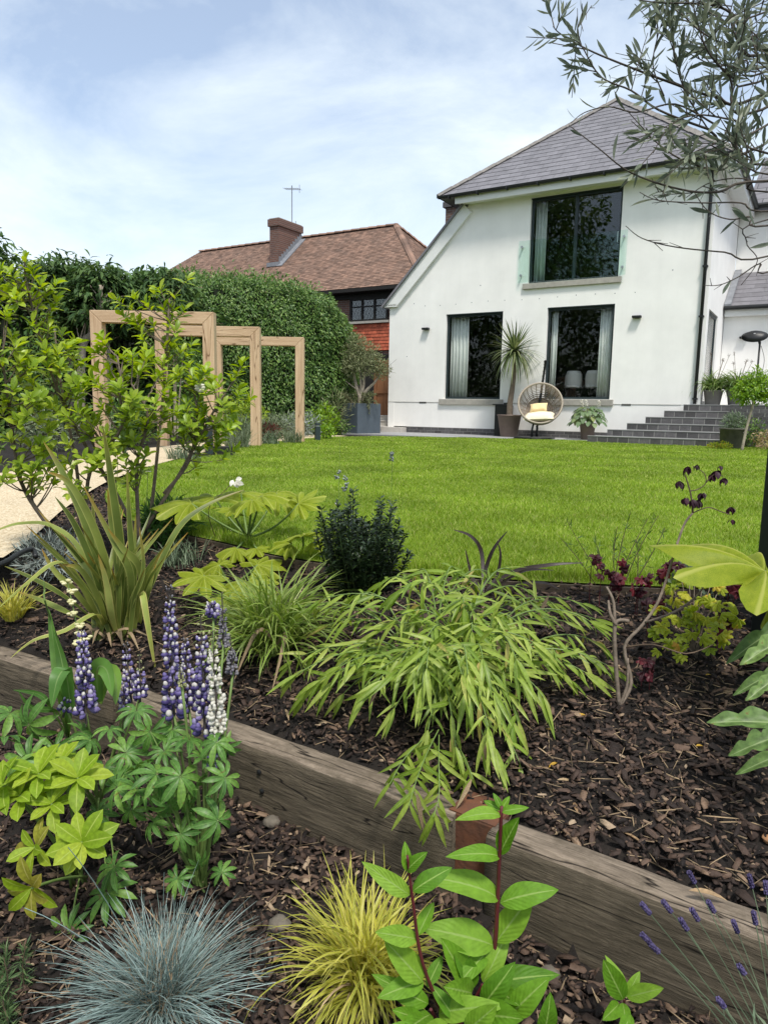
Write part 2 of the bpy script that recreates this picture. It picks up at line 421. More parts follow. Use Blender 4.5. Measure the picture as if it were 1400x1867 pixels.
M['potdark'] = mat_plain('weathered_dark_pot', (0.10, 0.095, 0.075), 0.8, 0.3, 10, bump=0.3)
M['soil'] = mat_plain('soil', (0.012, 0.009, 0.007), 0.95, 0.45, 18, bump=0.8, bscale=90)
M['bark'] = mat_plain('bark', (0.16, 0.125, 0.095), 0.9, 0.35, 14, bump=0.5, bscale=50)
M['barkpale'] = mat_plain('pale_grey_bark', (0.33, 0.28, 0.22), 0.9, 0.3, 12, bump=0.5, bscale=40)
M['stemgreen'] = mat_plain('green_stem', (0.13, 0.20, 0.05), 0.55, 0.2, 20)
M['stemred'] = mat_plain('red_stem', (0.10, 0.018, 0.022), 0.45, 0.25, 20)
M['stembrown'] = mat_plain('brown_stem', (0.11, 0.075, 0.05), 0.8, 0.3, 20)
M['stemgrey'] = mat_plain('dead_grey_stem', (0.19, 0.15, 0.115), 0.85, 0.3, 25, bump=0.4)
M['stemolive'] = mat_plain('olive_twig', (0.075, 0.062, 0.048), 0.85, 0.3, 30)
M['cream'] = mat_plain('cream_cushion', (0.80, 0.73, 0.54), 0.9, 0.06, 8, bump=0.1)
M['yellowcush'] = mat_plain('yellow_cushion', (0.80, 0.62, 0.34), 0.9, 0.06, 8, bump=0.1)
M['rattan'] = mat_plain('taupe_rattan', (0.34, 0.29, 0.23), 0.6, 0.15, 30)
M['rust'] = mat_plain('rusty_steel', (0.15, 0.056, 0.026), 0.9, 0.4, 22, bump=0.3, c2=(0.085, 0.04, 0.025))
M['stonepale'] = mat_plain('pale_pebble', (0.13, 0.112, 0.088), 0.9, 0.3, 30, bump=0.5)
M['dgreen'] = mat_plain('dark_green_post', (0.006, 0.013, 0.014), 0.55, 0.2, 8)

# ================================================================ GROUND
SXs = [-6, -1.7, -1.463, -.896, -.388, -.039, .338, .577, .721, 2.2, 6]
SYs = [2.80, 2.77, 2.624, 2.29, 1.963, 1.736, 1.44, 1.282, 1.189, .2, -2.2]
LXs = [-6, -1.8, -1.2, -.9, -.5, .1, .44, 1.26, 3, 6]
LYs = [3.0, 3.0, 3.75, 3.52, 3.15, 2.86, 2.76, 2.66, 2.6, 2.6]
def gz(x, y):
    """height of the garden: low bed in front of the sleepers, bank behind them up to the lawn (z = 0)"""
    x = np.asarray(x, float); y = np.asarray(y, float)
    ys = np.interp(x, SXs, SYs); yl = np.maximum(np.interp(x, LXs, LYs), ys + .25)
    t = np.clip((y - ys - .10) / (yl - ys - .10), 0, 1)
    return np.where(y < ys + .07, -.5 - .04 * np.clip(ys - y, 0, 2), -.315 + .30 * t)
def G(x, y): return float(gz(x, y))
def smooth_noise(x, y, f, s=0.0):
    return np.array([mnoise.noise(Vector((a * f + s, b * f, s))) for a, b in zip(np.ravel(x), np.ravel(y))]).reshape(np.shape(x))

xs = np.concatenate([[-400, -120, -50, -25, -12, -7, -5, -4, -3.2], np.arange(-2.6, 2.61, 0.045), [3.2, 4, 5, 7, 12, 25, 50, 120, 400]])
ys = np.concatenate([[-300, -80, -30, -12, -5, -2, -.8], np.arange(-0.1, 4.3, 0.045), [4.6, 5.5, 7, 10, 14, 18, 24, 35, 60, 150, 500]])
GX, GY = np.meshgrid(xs, ys)
GZ = gz(GX, GY)
near = (np.abs(GX) < 2.7) & (GY > -.2) & (GY < 4.3)
bmp = np.zeros_like(GZ); bmp[near] = 0.014 * smooth_noise(GX[near], GY[near], 5) + 0.008 * smooth_noise(GX[near], GY[near], 14, 3)
GZ = GZ + np.where(GY < np.interp(GX, LXs, LYs) - .05, bmp, 0) - .01
nx, ny = len(xs), len(ys)
idx = np.arange(nx * ny).reshape(ny, nx)
F = np.stack([idx[:-1, :-1], idx[:-1, 1:], idx[1:, 1:], idx[1:, :-1]], -1).reshape(-1, 4)
ground = obj('ground', npmesh('ground', np.stack([GX, GY, GZ], -1).reshape(-1, 3), F, M['soil'], True))
tag(ground, kind='structure')

# lawn ------------------------------------------------------------
LAWN = spline([(-1.41, 16.4, 0), (-2.0, 14.2, 0), (-2.32, 11.9, 0), (-2.53, 9.2, 0), (-2.47, 7.2, 0), (-2.08, 5.3, 0), (-1.55, 4.2, 0), (-1.15, 3.74, 0), (-.75, 3.40, 0), (-.42, 3.1, 0), (.1, 2.85, 0), (.5, 2.75, 0), (1.3, 2.66, 0), (3, 2.62, 0), (5.4, 3.4, 0), (7.4, 6.4, 0), (8.3, 10.2, 0), (8.3, 13.6, 0), (7.2, 15.75, 0), (4.7, 17.1, 0), (2.8, 17.52, 0), (.5, 17.62, 0), (-1.41, 16.4, 0)], 5)[:-1]
m, n, l, out = newmat('lawn_turf')
t = N(n, 'ShaderNodeTexCoord'); z = N(n, 'ShaderNodeTexNoise', i_Scale=1.1, i_Detail=4.0); z2 = N(n, 'ShaderNodeTexNoise', i_Scale=60.0, i_Detail=3.0)
l.new(t.outputs['Object'], z.inputs['Vector']); l.new(t.outputs['Object'], z2.inputs['Vector'])
r1 = ramp(n, [(0.35, (0.12, 0.19, 0.02)), (0.65, (0.19, 0.26, 0.034))]); l.new(z.outputs['Fac'], r1.inputs['Fac'])
mr = N(n, 'ShaderNodeMapRange'); mr.inputs['To Min'].default_value = 0.45; mr.inputs['To Max'].default_value = 1.2; l.new(z2.outputs['Fac'], mr.inputs['Value'])
hs = N(n, 'ShaderNodeHueSaturation'); l.new(mr.outputs[0], hs.inputs['Value']); l.new(r1.outputs[0], hs.inputs['Color'])
b = N(n, 'ShaderNodeBsdfPrincipled'); b.inputs['Roughness'].default_value = 0.9; b.inputs['Specular IOR Level'].default_value = 0.1
l.new(hs.outputs[0], b.inputs['Base Color']); l.new(b.outputs[0], out.inputs['Surface'])
M['turf'] = m
lawn = MB().poly([(p.x, p.y, 0.004) for p in LAWN]).build('lawn', M['turf']); tag(lawn, kind='structure')
# ground beneath lawn stays below the sheet
def in_poly(P, x, y):
    px = np.array([p[0] for p in P]); py = np.array([p[1] for p in P]); qx = np.roll(px, -1); qy = np.roll(py, -1)
    c = np.zeros(np.shape(x), bool)
    for a, b_, e, f_ in zip(px, py, qx, qy):
        if b_ == f_: continue
        c ^= ((b_ > y) != (f_ > y)) & (x < (e - a) * (y - b_) / (f_ - b_) + a)
    return c
M['grass'] = mat_leaf('grass_blade', [(0.0, (0.13, 0.225, 0.018)), (0.5, (0.23, 0.35, 0.032)), (0.88, (0.32, 0.41, 0.06)), (1.0, (0.46, 0.45, 0.17))], trans=0.35, rough=0.5, spec=0.2, mottling=0.26, nscale=1.1)
def blade_field(px, py, pz, h, w, lean, name, mat, parent=None, kind='stuff'):
    """one short grass blade per point: a quad and a tip"""
    k = len(px); th = rng.uniform(0, 2 * np.pi, k); la = rng.uniform(0, 2 * np.pi, k)
    dx, dy = np.cos(th) * w / 2, np.sin(th) * w / 2
    lx, ly = np.cos(la) * lean * h, np.sin(la) * lean * h
    V = np.zeros((k, 5, 3)); 
    V[:, 0] = np.stack([px - dx, py - dy, pz], -1); V[:, 1] = np.stack([px + dx, py + dy, pz], -1)
    V[:, 2] = np.stack([px + dx * .8 + lx * .4, py + dy * .8 + ly * .4, pz + h * .6], -1); V[:, 3] = np.stack([px - dx * .8 + lx * .4, py - dy * .8 + ly * .4, pz + h * .6], -1)
    V[:, 4] = np.stack([px + lx, py + ly, pz + h], -1)
    b0 = (np.arange(k) * 5)[:, None]
    F = np.concatenate([b0 + np.array([[0, 1, 2]]), b0 + np.array([[0, 2, 3]]), b0 + np.array([[3, 2, 4]])])
    return obj(name, npmesh(name, V.reshape(-1, 3), F, mat), parent)
K = 1500000
u = rng.random(K)
# distance-weighted sampling: dense near the camera, sparser and coarser far away
rad = 2.6 * (17.5 / 2.6) ** u
ang = rng.uniform(R(-34), R(48), K)
gx, gy = rad * np.sin(ang), rad * np.cos(ang)
keep = in_poly(LAWN, gx, gy) & (rng.random(K) < 0.55)
gx, gy = gx[keep][:290000], gy[keep][:290000]
dd = np.hypot(gx, gy)
hh = rng.uniform(.013, .026, len(gx)) * (1 + .25 * np.sin(gx * 3.1 + 1.3 * np.sin(gy * 2.3)) * .5)
lg = blade_field(gx, gy, np.full(len(gx), .003), hh, np.clip(.00085 * dd, .0024, .012), rng.uniform(.2, 1.1, len(gx)), 'lawn_grass', M['grass'])
tag(lg, 'short mown green grass of the round lawn', 'grass', kind='stuff')
# longer uncut fringe along the near edge of the lawn
ex = rng.uniform(-1.0, 2.0, 5000); ey = np.interp(ex, [-1.0, -.75, -.42, .1, .5, 1.3, 2.0], [3.6, 3.40, 3.1, 2.85, 2.75, 2.66, 2.64]) + np.abs(rng.normal(0, .05, 5000)) + .02
fr = blade_field(ex, ey, np.full(5000, .0), rng.uniform(.03, .065, 5000), np.full(5000, .0032), rng.uniform(.1, .7, 5000), 'lawn_fringe', M['grass'])
tag(fr, 'longer uncut grass fringe along the near lawn edge', 'grass', kind='stuff')

# gravel path -------------------------------------------------------
m, n, l, out = newmat('resin_gravel')
t = N(n, 'ShaderNodeTexCoord'); v = N(n, 'ShaderNodeTexVoronoi', i_Scale=110.0); l.new(t.outputs['Object'], v.inputs['Vector'])
z = N(n, 'ShaderNodeTexNoise', i_Scale=1.6, i_Detail=5.0); l.new(t.outputs['Object'], z.inputs['Vector'])
sp = N(n, 'ShaderNodeSeparateColor'); l.new(v.outputs['Color'], sp.inputs[0])
r1 = ramp(n, [(0.0, (0.38, 0.29, 0.175)), (0.5, (0.56, 0.45, 0.29)), (1.0, (0.68, 0.59, 0.43))]); l.new(sp.outputs[0], r1.inputs['Fac'])
mr = N(n, 'ShaderNodeMapRange'); mr.inputs['To Min'].default_value = 0.85; mr.inputs['To Max'].default_value = 1.12; l.new(z.outputs['Fac'], mr.inputs['Value'])
hs = N(n, 'ShaderNodeHueSaturation'); l.new(mr.outputs[0], hs.inputs['Value']); l.new(r1.outputs[0], hs.inputs['Color'])
b = N(n, 'ShaderNodeBsdfPrincipled'); b.inputs['Roughness'].default_value = 0.9
bp = N(n, 'ShaderNodeBump', i_Strength=0.5, i_Distance=0.006); l.new(v.outputs['Distance'], bp.inputs['Height']); l.new(bp.outputs['Normal'], b.inputs['Normal'])
l.new(hs.outputs[0], b.inputs['Base Color']); l.new(b.outputs[0], out.inputs['Surface'])
M['gravel'] = m
PR = [(-1.62, 2.98, 0), (-1.74, 3.5, 0), (-2.05, 4.6, 0), (-2.42, 6.4, 0), (-2.56, 8.4, 0), (-2.56, 10.2, 0), (-2.36, 12.0, 0), (-2.05, 13.8, 0), (-1.46, 16.1, 0), (-.9, 17.2, 0)]
PL = [(-4.4, 2.9, 0), (-4.2, 3.6, 0), (-3.9, 4.9, 0), (-3.62, 6.4, 0), (-3.62, 8.0, 0), (-3.72, 10.2, 0), (-3.45, 12.1, 0), (-3.1, 14.0, 0), (-2.3, 16.6, 0), (-1.5, 17.9, 0)]
a_, b_ = spline(PR, 4), spline(PL, 4)
mb = MB()
for i in range(len(a_) - 1):
    mb.poly([(b_[i].x, b_[i].y, .006), (a_[i].x, a_[i].y, .006), (a_[i + 1].x, a_[i + 1].y, .006), (b_[i + 1].x, b_[i + 1].y, .006)])
PATH = [*a_, *b_[::-1]]
mb.poly([(-9, 2.9, .006), (-4.4, 2.9, .006), (-4.2, 3.6, .006), (-9, 4.6, .006)])
tag(mb.build('gravel_path', M['gravel']), kind='structure')

# steel / timber lawn edging ----------------------------------------
mb = MB()
E1 = spline([(-1.08, 3.66, 0), (-.75, 3.38, 0), (-.42, 3.08, 0), (.1, 2.83, 0), (.5, 2.73, 0), (1.3, 2.64, 0), (3, 2.60, 0)], 4)
for i in range(len(E1) - 1):
    p, q = E1[i], E1[i + 1]; d = (q - p).normalized(); nn = Vector((-d.y, d.x, 0)) * .006
    mb.prism([(p - nn) + Vector((0, 0, -.09)), (q - nn) + Vector((0, 0, -.09)), (q + nn) + Vector((0, 0, -.09)), (p + nn) + Vector((0, 0, -.09))], (0, 0, .090))
ed = mb.build('lawn_edging', mat_wood('edging_board', (0.05, 0.038, 0.027), (0.11, 0.085, 0.06), (4, 4, 30), 0.3))
tag(ed, 'thin weathered timber edging strip between lawn and bark bed', 'edging')

# railway sleepers ----------------------------------------------------
def sleeper(name, p0, p1, label, zt=-.30, h=.23, th=.095, holes=()):
    p0, p1 = Vector((*p0, 0)), Vector((*p1, 0)); d = p1 - p0; L = d.length; ang = math.atan2(d.y, d.x)
    nxs, nz, nyy = int(L / .045), 5, 4
    vs, fs = [], []
    # rounded-off, chipped timber: a subdivided block with noise on its faces
    ring = [(0, -h), (0, -h * .66), (0, -h * .33), (0, -.03), (.004, -.010), (.014, -.002), (th * .4, 0), (th * .7, .001), (th - .012, -.002), (th, -.014), (th, -h)]
    for i in range(nxs + 1):
        x = L * i / nxs
        for (yy, zz) in ring:
            w = mnoise.noise(Vector((x * 9 + p0.x * 7, yy * 40, zz * 40)))
            w2 = mnoise.noise(Vector((x * 3 + p0.x * 5, yy * 12 + 4, zz * 9)))
            e = .004 * w + .006 * w2
            ch = .016 * max(0, mnoise.noise(Vector((x * 6 + 9 + p0.x, 2.2, 0))) - .2) if -.03 <= zz and yy < .02 else 0
            ex_ = .012 * w2 * (1 if i in (0, nxs) else 0)
            vs.append((x + ex_, yy + e * .6 + ch, zt + zz + e * .5 - ch * .8))
    k = len(ring)
    for i in range(nxs):
        for j in range(k - 1):
            a = i * k + j; fs.append([a, a + k, a + k + 1, a + 1])
    fs.append(list(range(k))); fs.append([nxs * k + j for j in range(k)][::-1])
    o = tag(thing(name, label, 'sleeper', p0, ang, 'timber sleepers retaining the bank'))
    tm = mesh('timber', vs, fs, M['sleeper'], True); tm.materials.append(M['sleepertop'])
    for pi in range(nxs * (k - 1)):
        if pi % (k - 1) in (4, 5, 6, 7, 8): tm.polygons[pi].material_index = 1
    obj('timber', tm, o)
    for (hx, hz) in holes:
        hb = MB().lathe([(.0075, 0), (.0075, .004), (.004, .006)], 10)
        ho = hb.build('bolt_hole', M['black'], o); ho.matrix_basis = Matrix.Translation((hx, -.001, hz)) @ Matrix.Rotation(R(90), 4, 'X')
    return o
sleeper('sleeper', (-1.795, 2.775), (-.895, 2.262), 'weathered timber sleeper at the far left beside the sword leaves', zt=-.288, h=.23, holes=((.62, -.38), (.63, -.44)))
sleeper('sleeper', (-.868, 2.265), (.172, 1.575), 'middle grey timber sleeper behind the lupins with three bolt holes', holes=((.50, -.36), (.63, -.375), (.64, -.43)))
sleeper('sleeper', (.250, 1.515), (1.55, .62), 'nearest long timber sleeper at the lower right behind the lavender', h=.24, holes=((.60, -.42),))
# rusty steel post plate between two sleepers
o = thing('steel_bracket', 'rusty square steel post end between the two sleepers under the bamboo', 'bracket', (.215, 1.575, -.515), R(-35))
MB().box((-.060, .004, -.02), (.066, .112, .2135)).build('post', M['rust'], o, bevel=.004)
MB().box((-.0585, .0055, .2138), (.0645, .1105, .2165)).build('cap_plate', M['rust'], o)
MB().lathe([(.006, 0), (.006, .003)], 10, (.02, .05, .2167)).build('bolt_hole', M['black'], o)

# bark mulch ------------------------------------------------------------
mm, n, l, out = newmat('bark_chip')
g = N(n, 'ShaderNodeNewGeometry'); r1 = ramp(n, [(0.0, (0.008, 0.0052, 0.0045)), (0.35, (0.025, 0.016, 0.0125)), (0.66, (0.060, 0.038, 0.028)), (0.88, (0.12, 0.077, 0.054)), (0.96, (0.19, 0.125, 0.082)), (1.0, (0.36, 0.27, 0.18))])
l.new(g.outputs['Random Per Island'], r1.inputs['Fac'])
t = N(n, 'ShaderNodeTexCoord'); z = N(n, 'ShaderNodeTexNoise', i_Scale=150.0, i_Detail=4.0); l.new(t.outputs['Object'], z.inputs['Vector'])
mr = N(n, 'ShaderNodeMapRange'); mr.inputs['To Min'].default_value = 0.5; mr.inputs['To Max'].default_value = 1.4; l.new(z.outputs['Fac'], mr.inputs['Value'])
hs = N(n, 'ShaderNodeHueSaturation'); l.new(mr.outputs[0], hs.inputs['Value']); l.new(r1.outputs[0], hs.inputs['Color'])
b = N(n, 'ShaderNodeBsdfPrincipled'); b.inputs['Roughness'].default_value = 0.75; b.inputs['Specular IOR Level'].default_value = 0.3; l.new(hs.outputs[0], b.inputs['Base Color'])
bp = N(n, 'ShaderNodeBump', i_Strength=0.5, i_Distance=0.004); l.new(z.outputs['Fac'], bp.inputs['Height']); l.new(bp.outputs['Normal'], b.inputs['Normal'])
l.new(b.outputs[0], out.inputs['Surface']); M['chip'] = mm
def chips(px, py, L, W, H, tilt, name, label, mat):
    k = len(px)
    base = np.array([[-.5, -.5, 0], [.35, -.5, 0], [.5, .1, 0], [.3, .5, 0], [-.4, .42, 0], [-.42, -.3, 1], [.3, -.38, 1], [.4, .1, 1], [.2, .4, 1], [-.35, .3, 1]])
    F0 = np.array([[0, 1, 6], [0, 6, 5], [1, 2, 7], [1, 7, 6], [2, 3, 8], [2, 8, 7], [3, 4, 9], [3, 9, 8], [4, 0, 5], [4, 5, 9], [5, 6, 7], [5, 7, 8], [5, 8, 9]])
    Vv = np.repeat(base[None], k, 0) * np.stack([L, W, H], -1)[:, None]
    Vv += rng.normal(0, .12, Vv.shape) * np.stack([L * .5, W, H * .6], -1)[:, None]
    Vv[..., 2] += (rng.normal(0, .10, k) / np.maximum(L, 1e-4))[:, None] * Vv[..., 0] ** 2
    ya, ta, tb = rng.uniform(0, 2 * np.pi, k), rng.normal(0, tilt, k), rng.normal(0, tilt, k)
    ca, sa, cb, sb, cc, sc = np.cos(ya), np.sin(ya), np.cos(ta), np.sin(ta), np.cos(tb), np.sin(tb)
    x, y, z = Vv[..., 0], Vv[..., 1], Vv[..., 2]
    y, z = y * cb[:, None] - z * sb[:, None], y * sb[:, None] + z * cb[:, None]
    x, z = x * cc[:, None] + z * sc[:, None], -x * sc[:, None] + z * cc[:, None]
    x, y = x * ca[:, None] - y * sa[:, None], x * sa[:, None] + y * ca[:, None]
    zz = gz(px, py) + rng.uniform(-.006, .014, k) + .014 * smooth_noise(px, py, 5)
    P = np.stack([x + px[:, None], y + py[:, None], z + zz[:, None]], -1)
    F = (np.arange(k) * 10)[:, None, None] + F0[None]
    o = obj(name, npmesh(name, P.reshape(-1, 3), F.reshape(-1, 3), mat))
    return tag(o, label, 'mulch', kind='stuff')
def bed_points(k, x0=-2.6, x1=3.0, y0=.3, y1=6.0):
    X = rng.uniform(x0, x1, k * 6); Y = rng.uniform(y0, y1, k * 6)
    ys_ = np.interp(X, SXs, SYs); yl_ = np.interp(X, LXs, LYs)
    ok = ((Y < yl_ + .02) | (X < -1.2)) & ~((Y > ys_ - .012) & (Y < ys_ + .125)) & ~in_poly(PATH, X, Y) & ~in_poly(LAWN, X, Y) & ((np.abs(X) < Y * .62 + .12) | (rng.random(len(X)) < .4))
    ok &= rng.random(len(X)) < np.clip((1.9 / np.hypot(X, Y)) ** 1.3, .15, 1)
    return X[ok][:k], Y[ok][:k]
X, Y = bed_points(39000)
L = rng.gamma(2.1, .0072, len(X)) + .006
chips(X, Y, L, L * rng.uniform(.14, .48, len(X)), rng.uniform(.002, .006, len(X)), .35, 'bark_mulch', 'dark brown bark chips covering the planting beds', M['chip'])
X, Y = bed_points(8500)
L = rng.uniform(.004, .012, len(X))
chips(X, Y, L, L * rng.uniform(.3, .8, len(X)), rng.uniform(.001, .003, len(X)), .3, 'bark_fines', 'fine crumbled bark between the larger chips', M['chip'])
X, Y = bed_points(4200)
L = rng.uniform(.03, .085, len(X))
M['straw'] = mat_plain('dry_straw', (0.22, 0.16, 0.095), 0.85, 0.35, 30, rand=0.5)
chips(X, Y, L, rng.uniform(.001, .0024, len(X)), rng.uniform(.0008, .002, len(X)), .22, 'dry_straws', 'thin dry stalks and shreds lying over the bark', M['straw'])

# patio ------------------------------------------------------------------
HX, HY, HA = 2.368, 19.6453, math.atan2(-0.5184, 0.85514)      # house frame: x along the facade to the right, y into the house
def hw(s, v, z=0.0):
    return Vector((HX + .85514 * s + .5184 * v, HY - .5184 * s + .85514 * v, z))
pat = thing('patio', 'grey paving along the foot of the white house', 'paving', hw(0, 0), HA); tag(pat, kind='structure'); del pat['category']
for i in range(14):
    for j in range(4):
        s0, v0 = -4.3 + i * .6, -2.35 + j * .6
        if s0 > 3.5: continue
        c = hw(s0 + .3, v0 + .3)
        if in_poly(LAWN, np.array(c.x), np.array(c.y)): continue
        MB().box((s0 + .003, v0 + .003, -.05), (s0 + .597, v0 + .597, .010 + .0006 * ((i * 7 + j * 3) % 5))).build('slab', M['paving'], pat)

# ================================================================ WHITE HOUSE   (local x = s along the facade, y = v into the house)
house = thing('white_house', 'white rendered house with slate hipped roof and dark framed windows', 'house', hw(0, 0), HA)
def cells(mb, xs, zs, holes, y=0.0):
    for i in range(len(xs) - 1):
        for j in range(len(zs) - 1):
            cx, cz = (xs[i] + xs[i + 1]) / 2, (zs[j] + zs[j + 1]) / 2
            if any(a < cx < b_ and c < cz < d for a, b_, c, d in holes): continue
            mb.poly([(xs[i], y, zs[j]), (xs[i + 1], y, zs[j]), (xs[i + 1], y, zs[j + 1]), (xs[i], y, zs[j + 1])])
def reveals(mb, h, d):
    a, b_, c, e = h
    mb.poly([(a, 0, c), (a, 0, e), (a, d, e), (a, d, c)]); mb.poly([(b_, 0, e), (b_, 0, c), (b_, d, c), (b_, d, e)])
    mb.poly([(a, 0, e), (b_, 0, e), (b_, d, e), (a, d, e)]); mb.poly([(b_, 0, c), (a, 0, c), (a, d, c), (b_, d, c)])
LW = (-.88, .77, .97, 3.25); RW = (1.97, 3.64, .99, 3.27); UW = (1.41, 3.67, 3.90, 5.97)
mb = MB()
cells(mb, [-2.69, -.88, .77, 1.97, 3.64, 5.7], [.875, .97, .99, 3.25, 3.27, 3.5], [LW, RW])
cells(mb, [-.3, 1.41, 3.67, 5.7], [3.5, 3.90, 5.97, 6.06], [UW])
mb.poly([(-2.69, 0, 3.5), (-.3, 0, 3.5), (-.3, 0, 6.06)])
for h in (LW, RW, UW): reveals(mb, h, .13)
mb.build('front_wall', M['render'], house)
# base band below the damp course, set back a few millimetres
MB().box((-2.69, .006, .18), (5.7, .20, .873)).build('base_wall', M['render'], house)
MB().box((-2.692, -.006, .873), (5.3, .01, .880)).build('drip_bead', M['stone_sill'], house)
# left and right return walls
MB().box((-2.69, .001, 0), (-2.49, 8, 3.45)).build('left_wall', M['render'], house)
mb = MB()
DR = (.35, 1.95)                      # side door, in v
for a, b_ in ((.001, DR[0]), (DR[1], 4.65)): mb.poly([(5.7, a, 0), (5.7, b_, 0), (5.7, b_, 6.06), (5.7, a, 6.06)])
mb.poly([(5.7, DR[0], 3.08), (5.7, DR[1], 3.08), (5.7, DR[1], 6.06), (5.7, DR[0], 6.06)]); mb.poly([(5.7, DR[0], 0), (5.7, DR[1], 0), (5.7, DR[1], .88), (5.7, DR[0], .88)])
for q in DR: mb.poly([(5.7, q, .88), (5.58, q, .88), (5.58, q, 3.08), (5.7, q, 3.08)])
mb.poly([(5.7, DR[0], 3.08), (5.58, DR[0], 3.08), (5.58, DR[1], 3.08), (5.7, DR[1], 3.08)])
mb.build('side_wall', M['render'], house)
# set back wing: upper wall and lean-to with its own slate roof
MB().box((5.71, 4.65, 3.3), (14, 4.85, 6.4)).build('wing_upper_wall', M['render'], house)
mb = MB(); cells(mb, [5.71, 7.72, 14], [.88, 3.05, 3.36], [(7.72, 14, .88, 3.05)], 3.1); mb.build('wing_lower_wall', M['render'], house)
# lean-to roof
lean = MB().prism([(5.72, 2.85, 3.42), (5.72, 4.64, 4.55), (5.72, 4.64, 4.35), (5.72, 2.95, 3.3)], (8, 0, 0)).build('lean_to_roof', M['slate'], house)
sv_ = Vector((0, 1.79, 1.13)).normalized()
for r_ in range(8):
    for c_ in range(9):
        a0 = 5.80 + c_ * .5 - (.25 if r_ % 2 else 0); a1 = min(a0 + .495, 12.0); a0 = max(a0, 5.86)
        if a1 - a0 < .05: continue
        p = Vector((0, 2.86, 3.425)) + sv_ * (.262 * r_); q = p + sv_ * .30; up_ = Vector((0, -sv_.z, sv_.y))
        mb = MB().prism([Vector((a0, p.y, p.z)) + up_ * .012, Vector((a1, p.y, p.z)) + up_ * .012, Vector((a1, q.y, q.z)) + up_ * .004, Vector((a0, q.y, q.z)) + up_ * .004], up_ * .007)
        mb.build('slate', M['slate'], lean)
MB().prism([(5.715, 2.80, 3.44), (5.715, 4.62, 4.60), (5.715, 4.62, 4.66), (5.715, 2.80, 3.50)], (.16, 0, 0)).build('verge_flashing', M['lead'], lean)
MB().tube([(5.72, 2.80, 3.40), (13.6, 2.80, 3.40)], .055, 10).build('lean_to_gutter', M['black'], house)
MB().box((5.73, 2.9, 3.20), (13.6, 3.09, 3.37)).build('lean_to_fascia', M['whitepaint'], house)
# sliding door of the wing, far right
w = MB().box((7.72, 3.10, .88), (7.82, 3.20, 3.05)).box((7.82, 3.10, 2.95), (13, 3.20, 3.05)).box((7.82, 3.10, .88), (13, 3.20, .96)).box((9.6, 3.10, .96), (9.68, 3.20, 2.95)).build('sliding_door', M['frame'], house)
MB().box((7.82, 3.14, .96), (9.6, 3.16, 2.95)).build('pane', M['glass'], w)
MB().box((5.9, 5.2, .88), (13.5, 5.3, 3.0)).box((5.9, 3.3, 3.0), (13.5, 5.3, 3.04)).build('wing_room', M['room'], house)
# plinth of dark bricks
pl = MB().box((-2.05, .004, 0), (5.3, .18, .178)).build('plinth', M['mortar'], house)
for j in range(2):
    x = -2.05 - (.11 if j else 0)
    while x < 3.9:
        a, b_ = max(x, -2.05), x + .215
        MB().box((a, 0, .012 + j * .085), (b_, .012, .012 + j * .085 + .073)).build('brick', M['dbrick'], pl); x += .225
# air bricks
for s in (-1.55, 1.0, 4.05):
    MB().box((s - .11, -.004, .845), (s + .11, .02, .885)).build('air_vent', M['black'], house)
# windows -----------------------------------------------------------
def window(h, bars=(), depth=.075, fw=.055, name='window', gl='glass'):
    a, b_, c, d = h
    mb = MB().box((a, depth, c), (a + fw, depth + .06, d)).box((b_ - fw, depth, c), (b_, depth + .06, d)).box((a + fw, depth, d - fw * 1.3), (b_ - fw, depth + .06, d)).box((a + fw, depth, c), (b_ - fw, depth + .06, c + fw))
    for x in bars: mb.box((x - .035, depth - .004, c + fw), (x + .035, depth + .064, d - fw * 1.3))
    fr = mb.build(name, M['frame'], house)
    edges = [a + fw] + [q for x in bars for q in (x - .035, x + .035)] + [b_ - fw]
    for i in range(0, len(edges), 2):
        MB().box((edges[i], depth + .028, c + fw), (edges[i + 1], depth + .036, d - fw * 1.3)).build('pane', M[gl], fr)
    # dark head trim
    MB().box((a, -.004, d - .02), (b_, depth, d + .001)).build('head_trim', M['frame'], fr)
    return fr
w1 = window(LW); w2 = window(RW); w3 = window(UW, bars=(2.56,), gl='glassup')
for wdw, h in ((w1, LW), (w2, RW)):
    MB().box((h[0] - .14, -.055, h[2] - .155), (h[1] + .10, .13, h[2] - .005)).build('sill', M['stone_sill'], wdw, bevel=.006)
MB().box((UW[0] - .12, -.06, UW[2] - .14), (UW[1] + .09, .13, UW[2] - .004)).build('sill', M['stone_sill'], w3, bevel=.006)
MB().tube([(3.60, .06, 4.70), (3.60, .02, 4.70), (3.60, .02, 4.95), (3.60, .06, 4.95)], .012, 6).build('handle', M['steel'], w3)
# glass balustrade across the upper window
bal = MB().box((1.16, -.075, 3.92), (3.85, -.060, 4.95)).build('glass_balustrade', M['balglass'], house)
for s in (1.24, 3.77):
    for z in (4.10, 4.80):
        k = MB().lathe([(.032, 0), (.032, .014), (.02, .016), (.02, .075)], 12).build('fixing', M['steel'], bal)
        k.matrix_basis = Matrix.Translation((s, -.09, z)) @ Matrix.Rotation(R(-90), 4, 'X')
# side door
d = MB().box((5.60, DR[0], .88), (5.66, DR[0] + .35, 3.08)).box((5.60, DR[1] - .08, .88), (5.66, DR[1], 3.08)).box((5.60, DR[0] + .35, 3.0), (5.66, DR[1] - .08, 3.08)).box((5.60, DR[0] + .35, .88), (5.66, DR[1] - .08, .98)).build('side_door', M['frame'], house)
MB().box((5.62, DR[0] + .35, .98), (5.64, DR[1] - .08, 3.0)).build('pane', M['glass'], d)
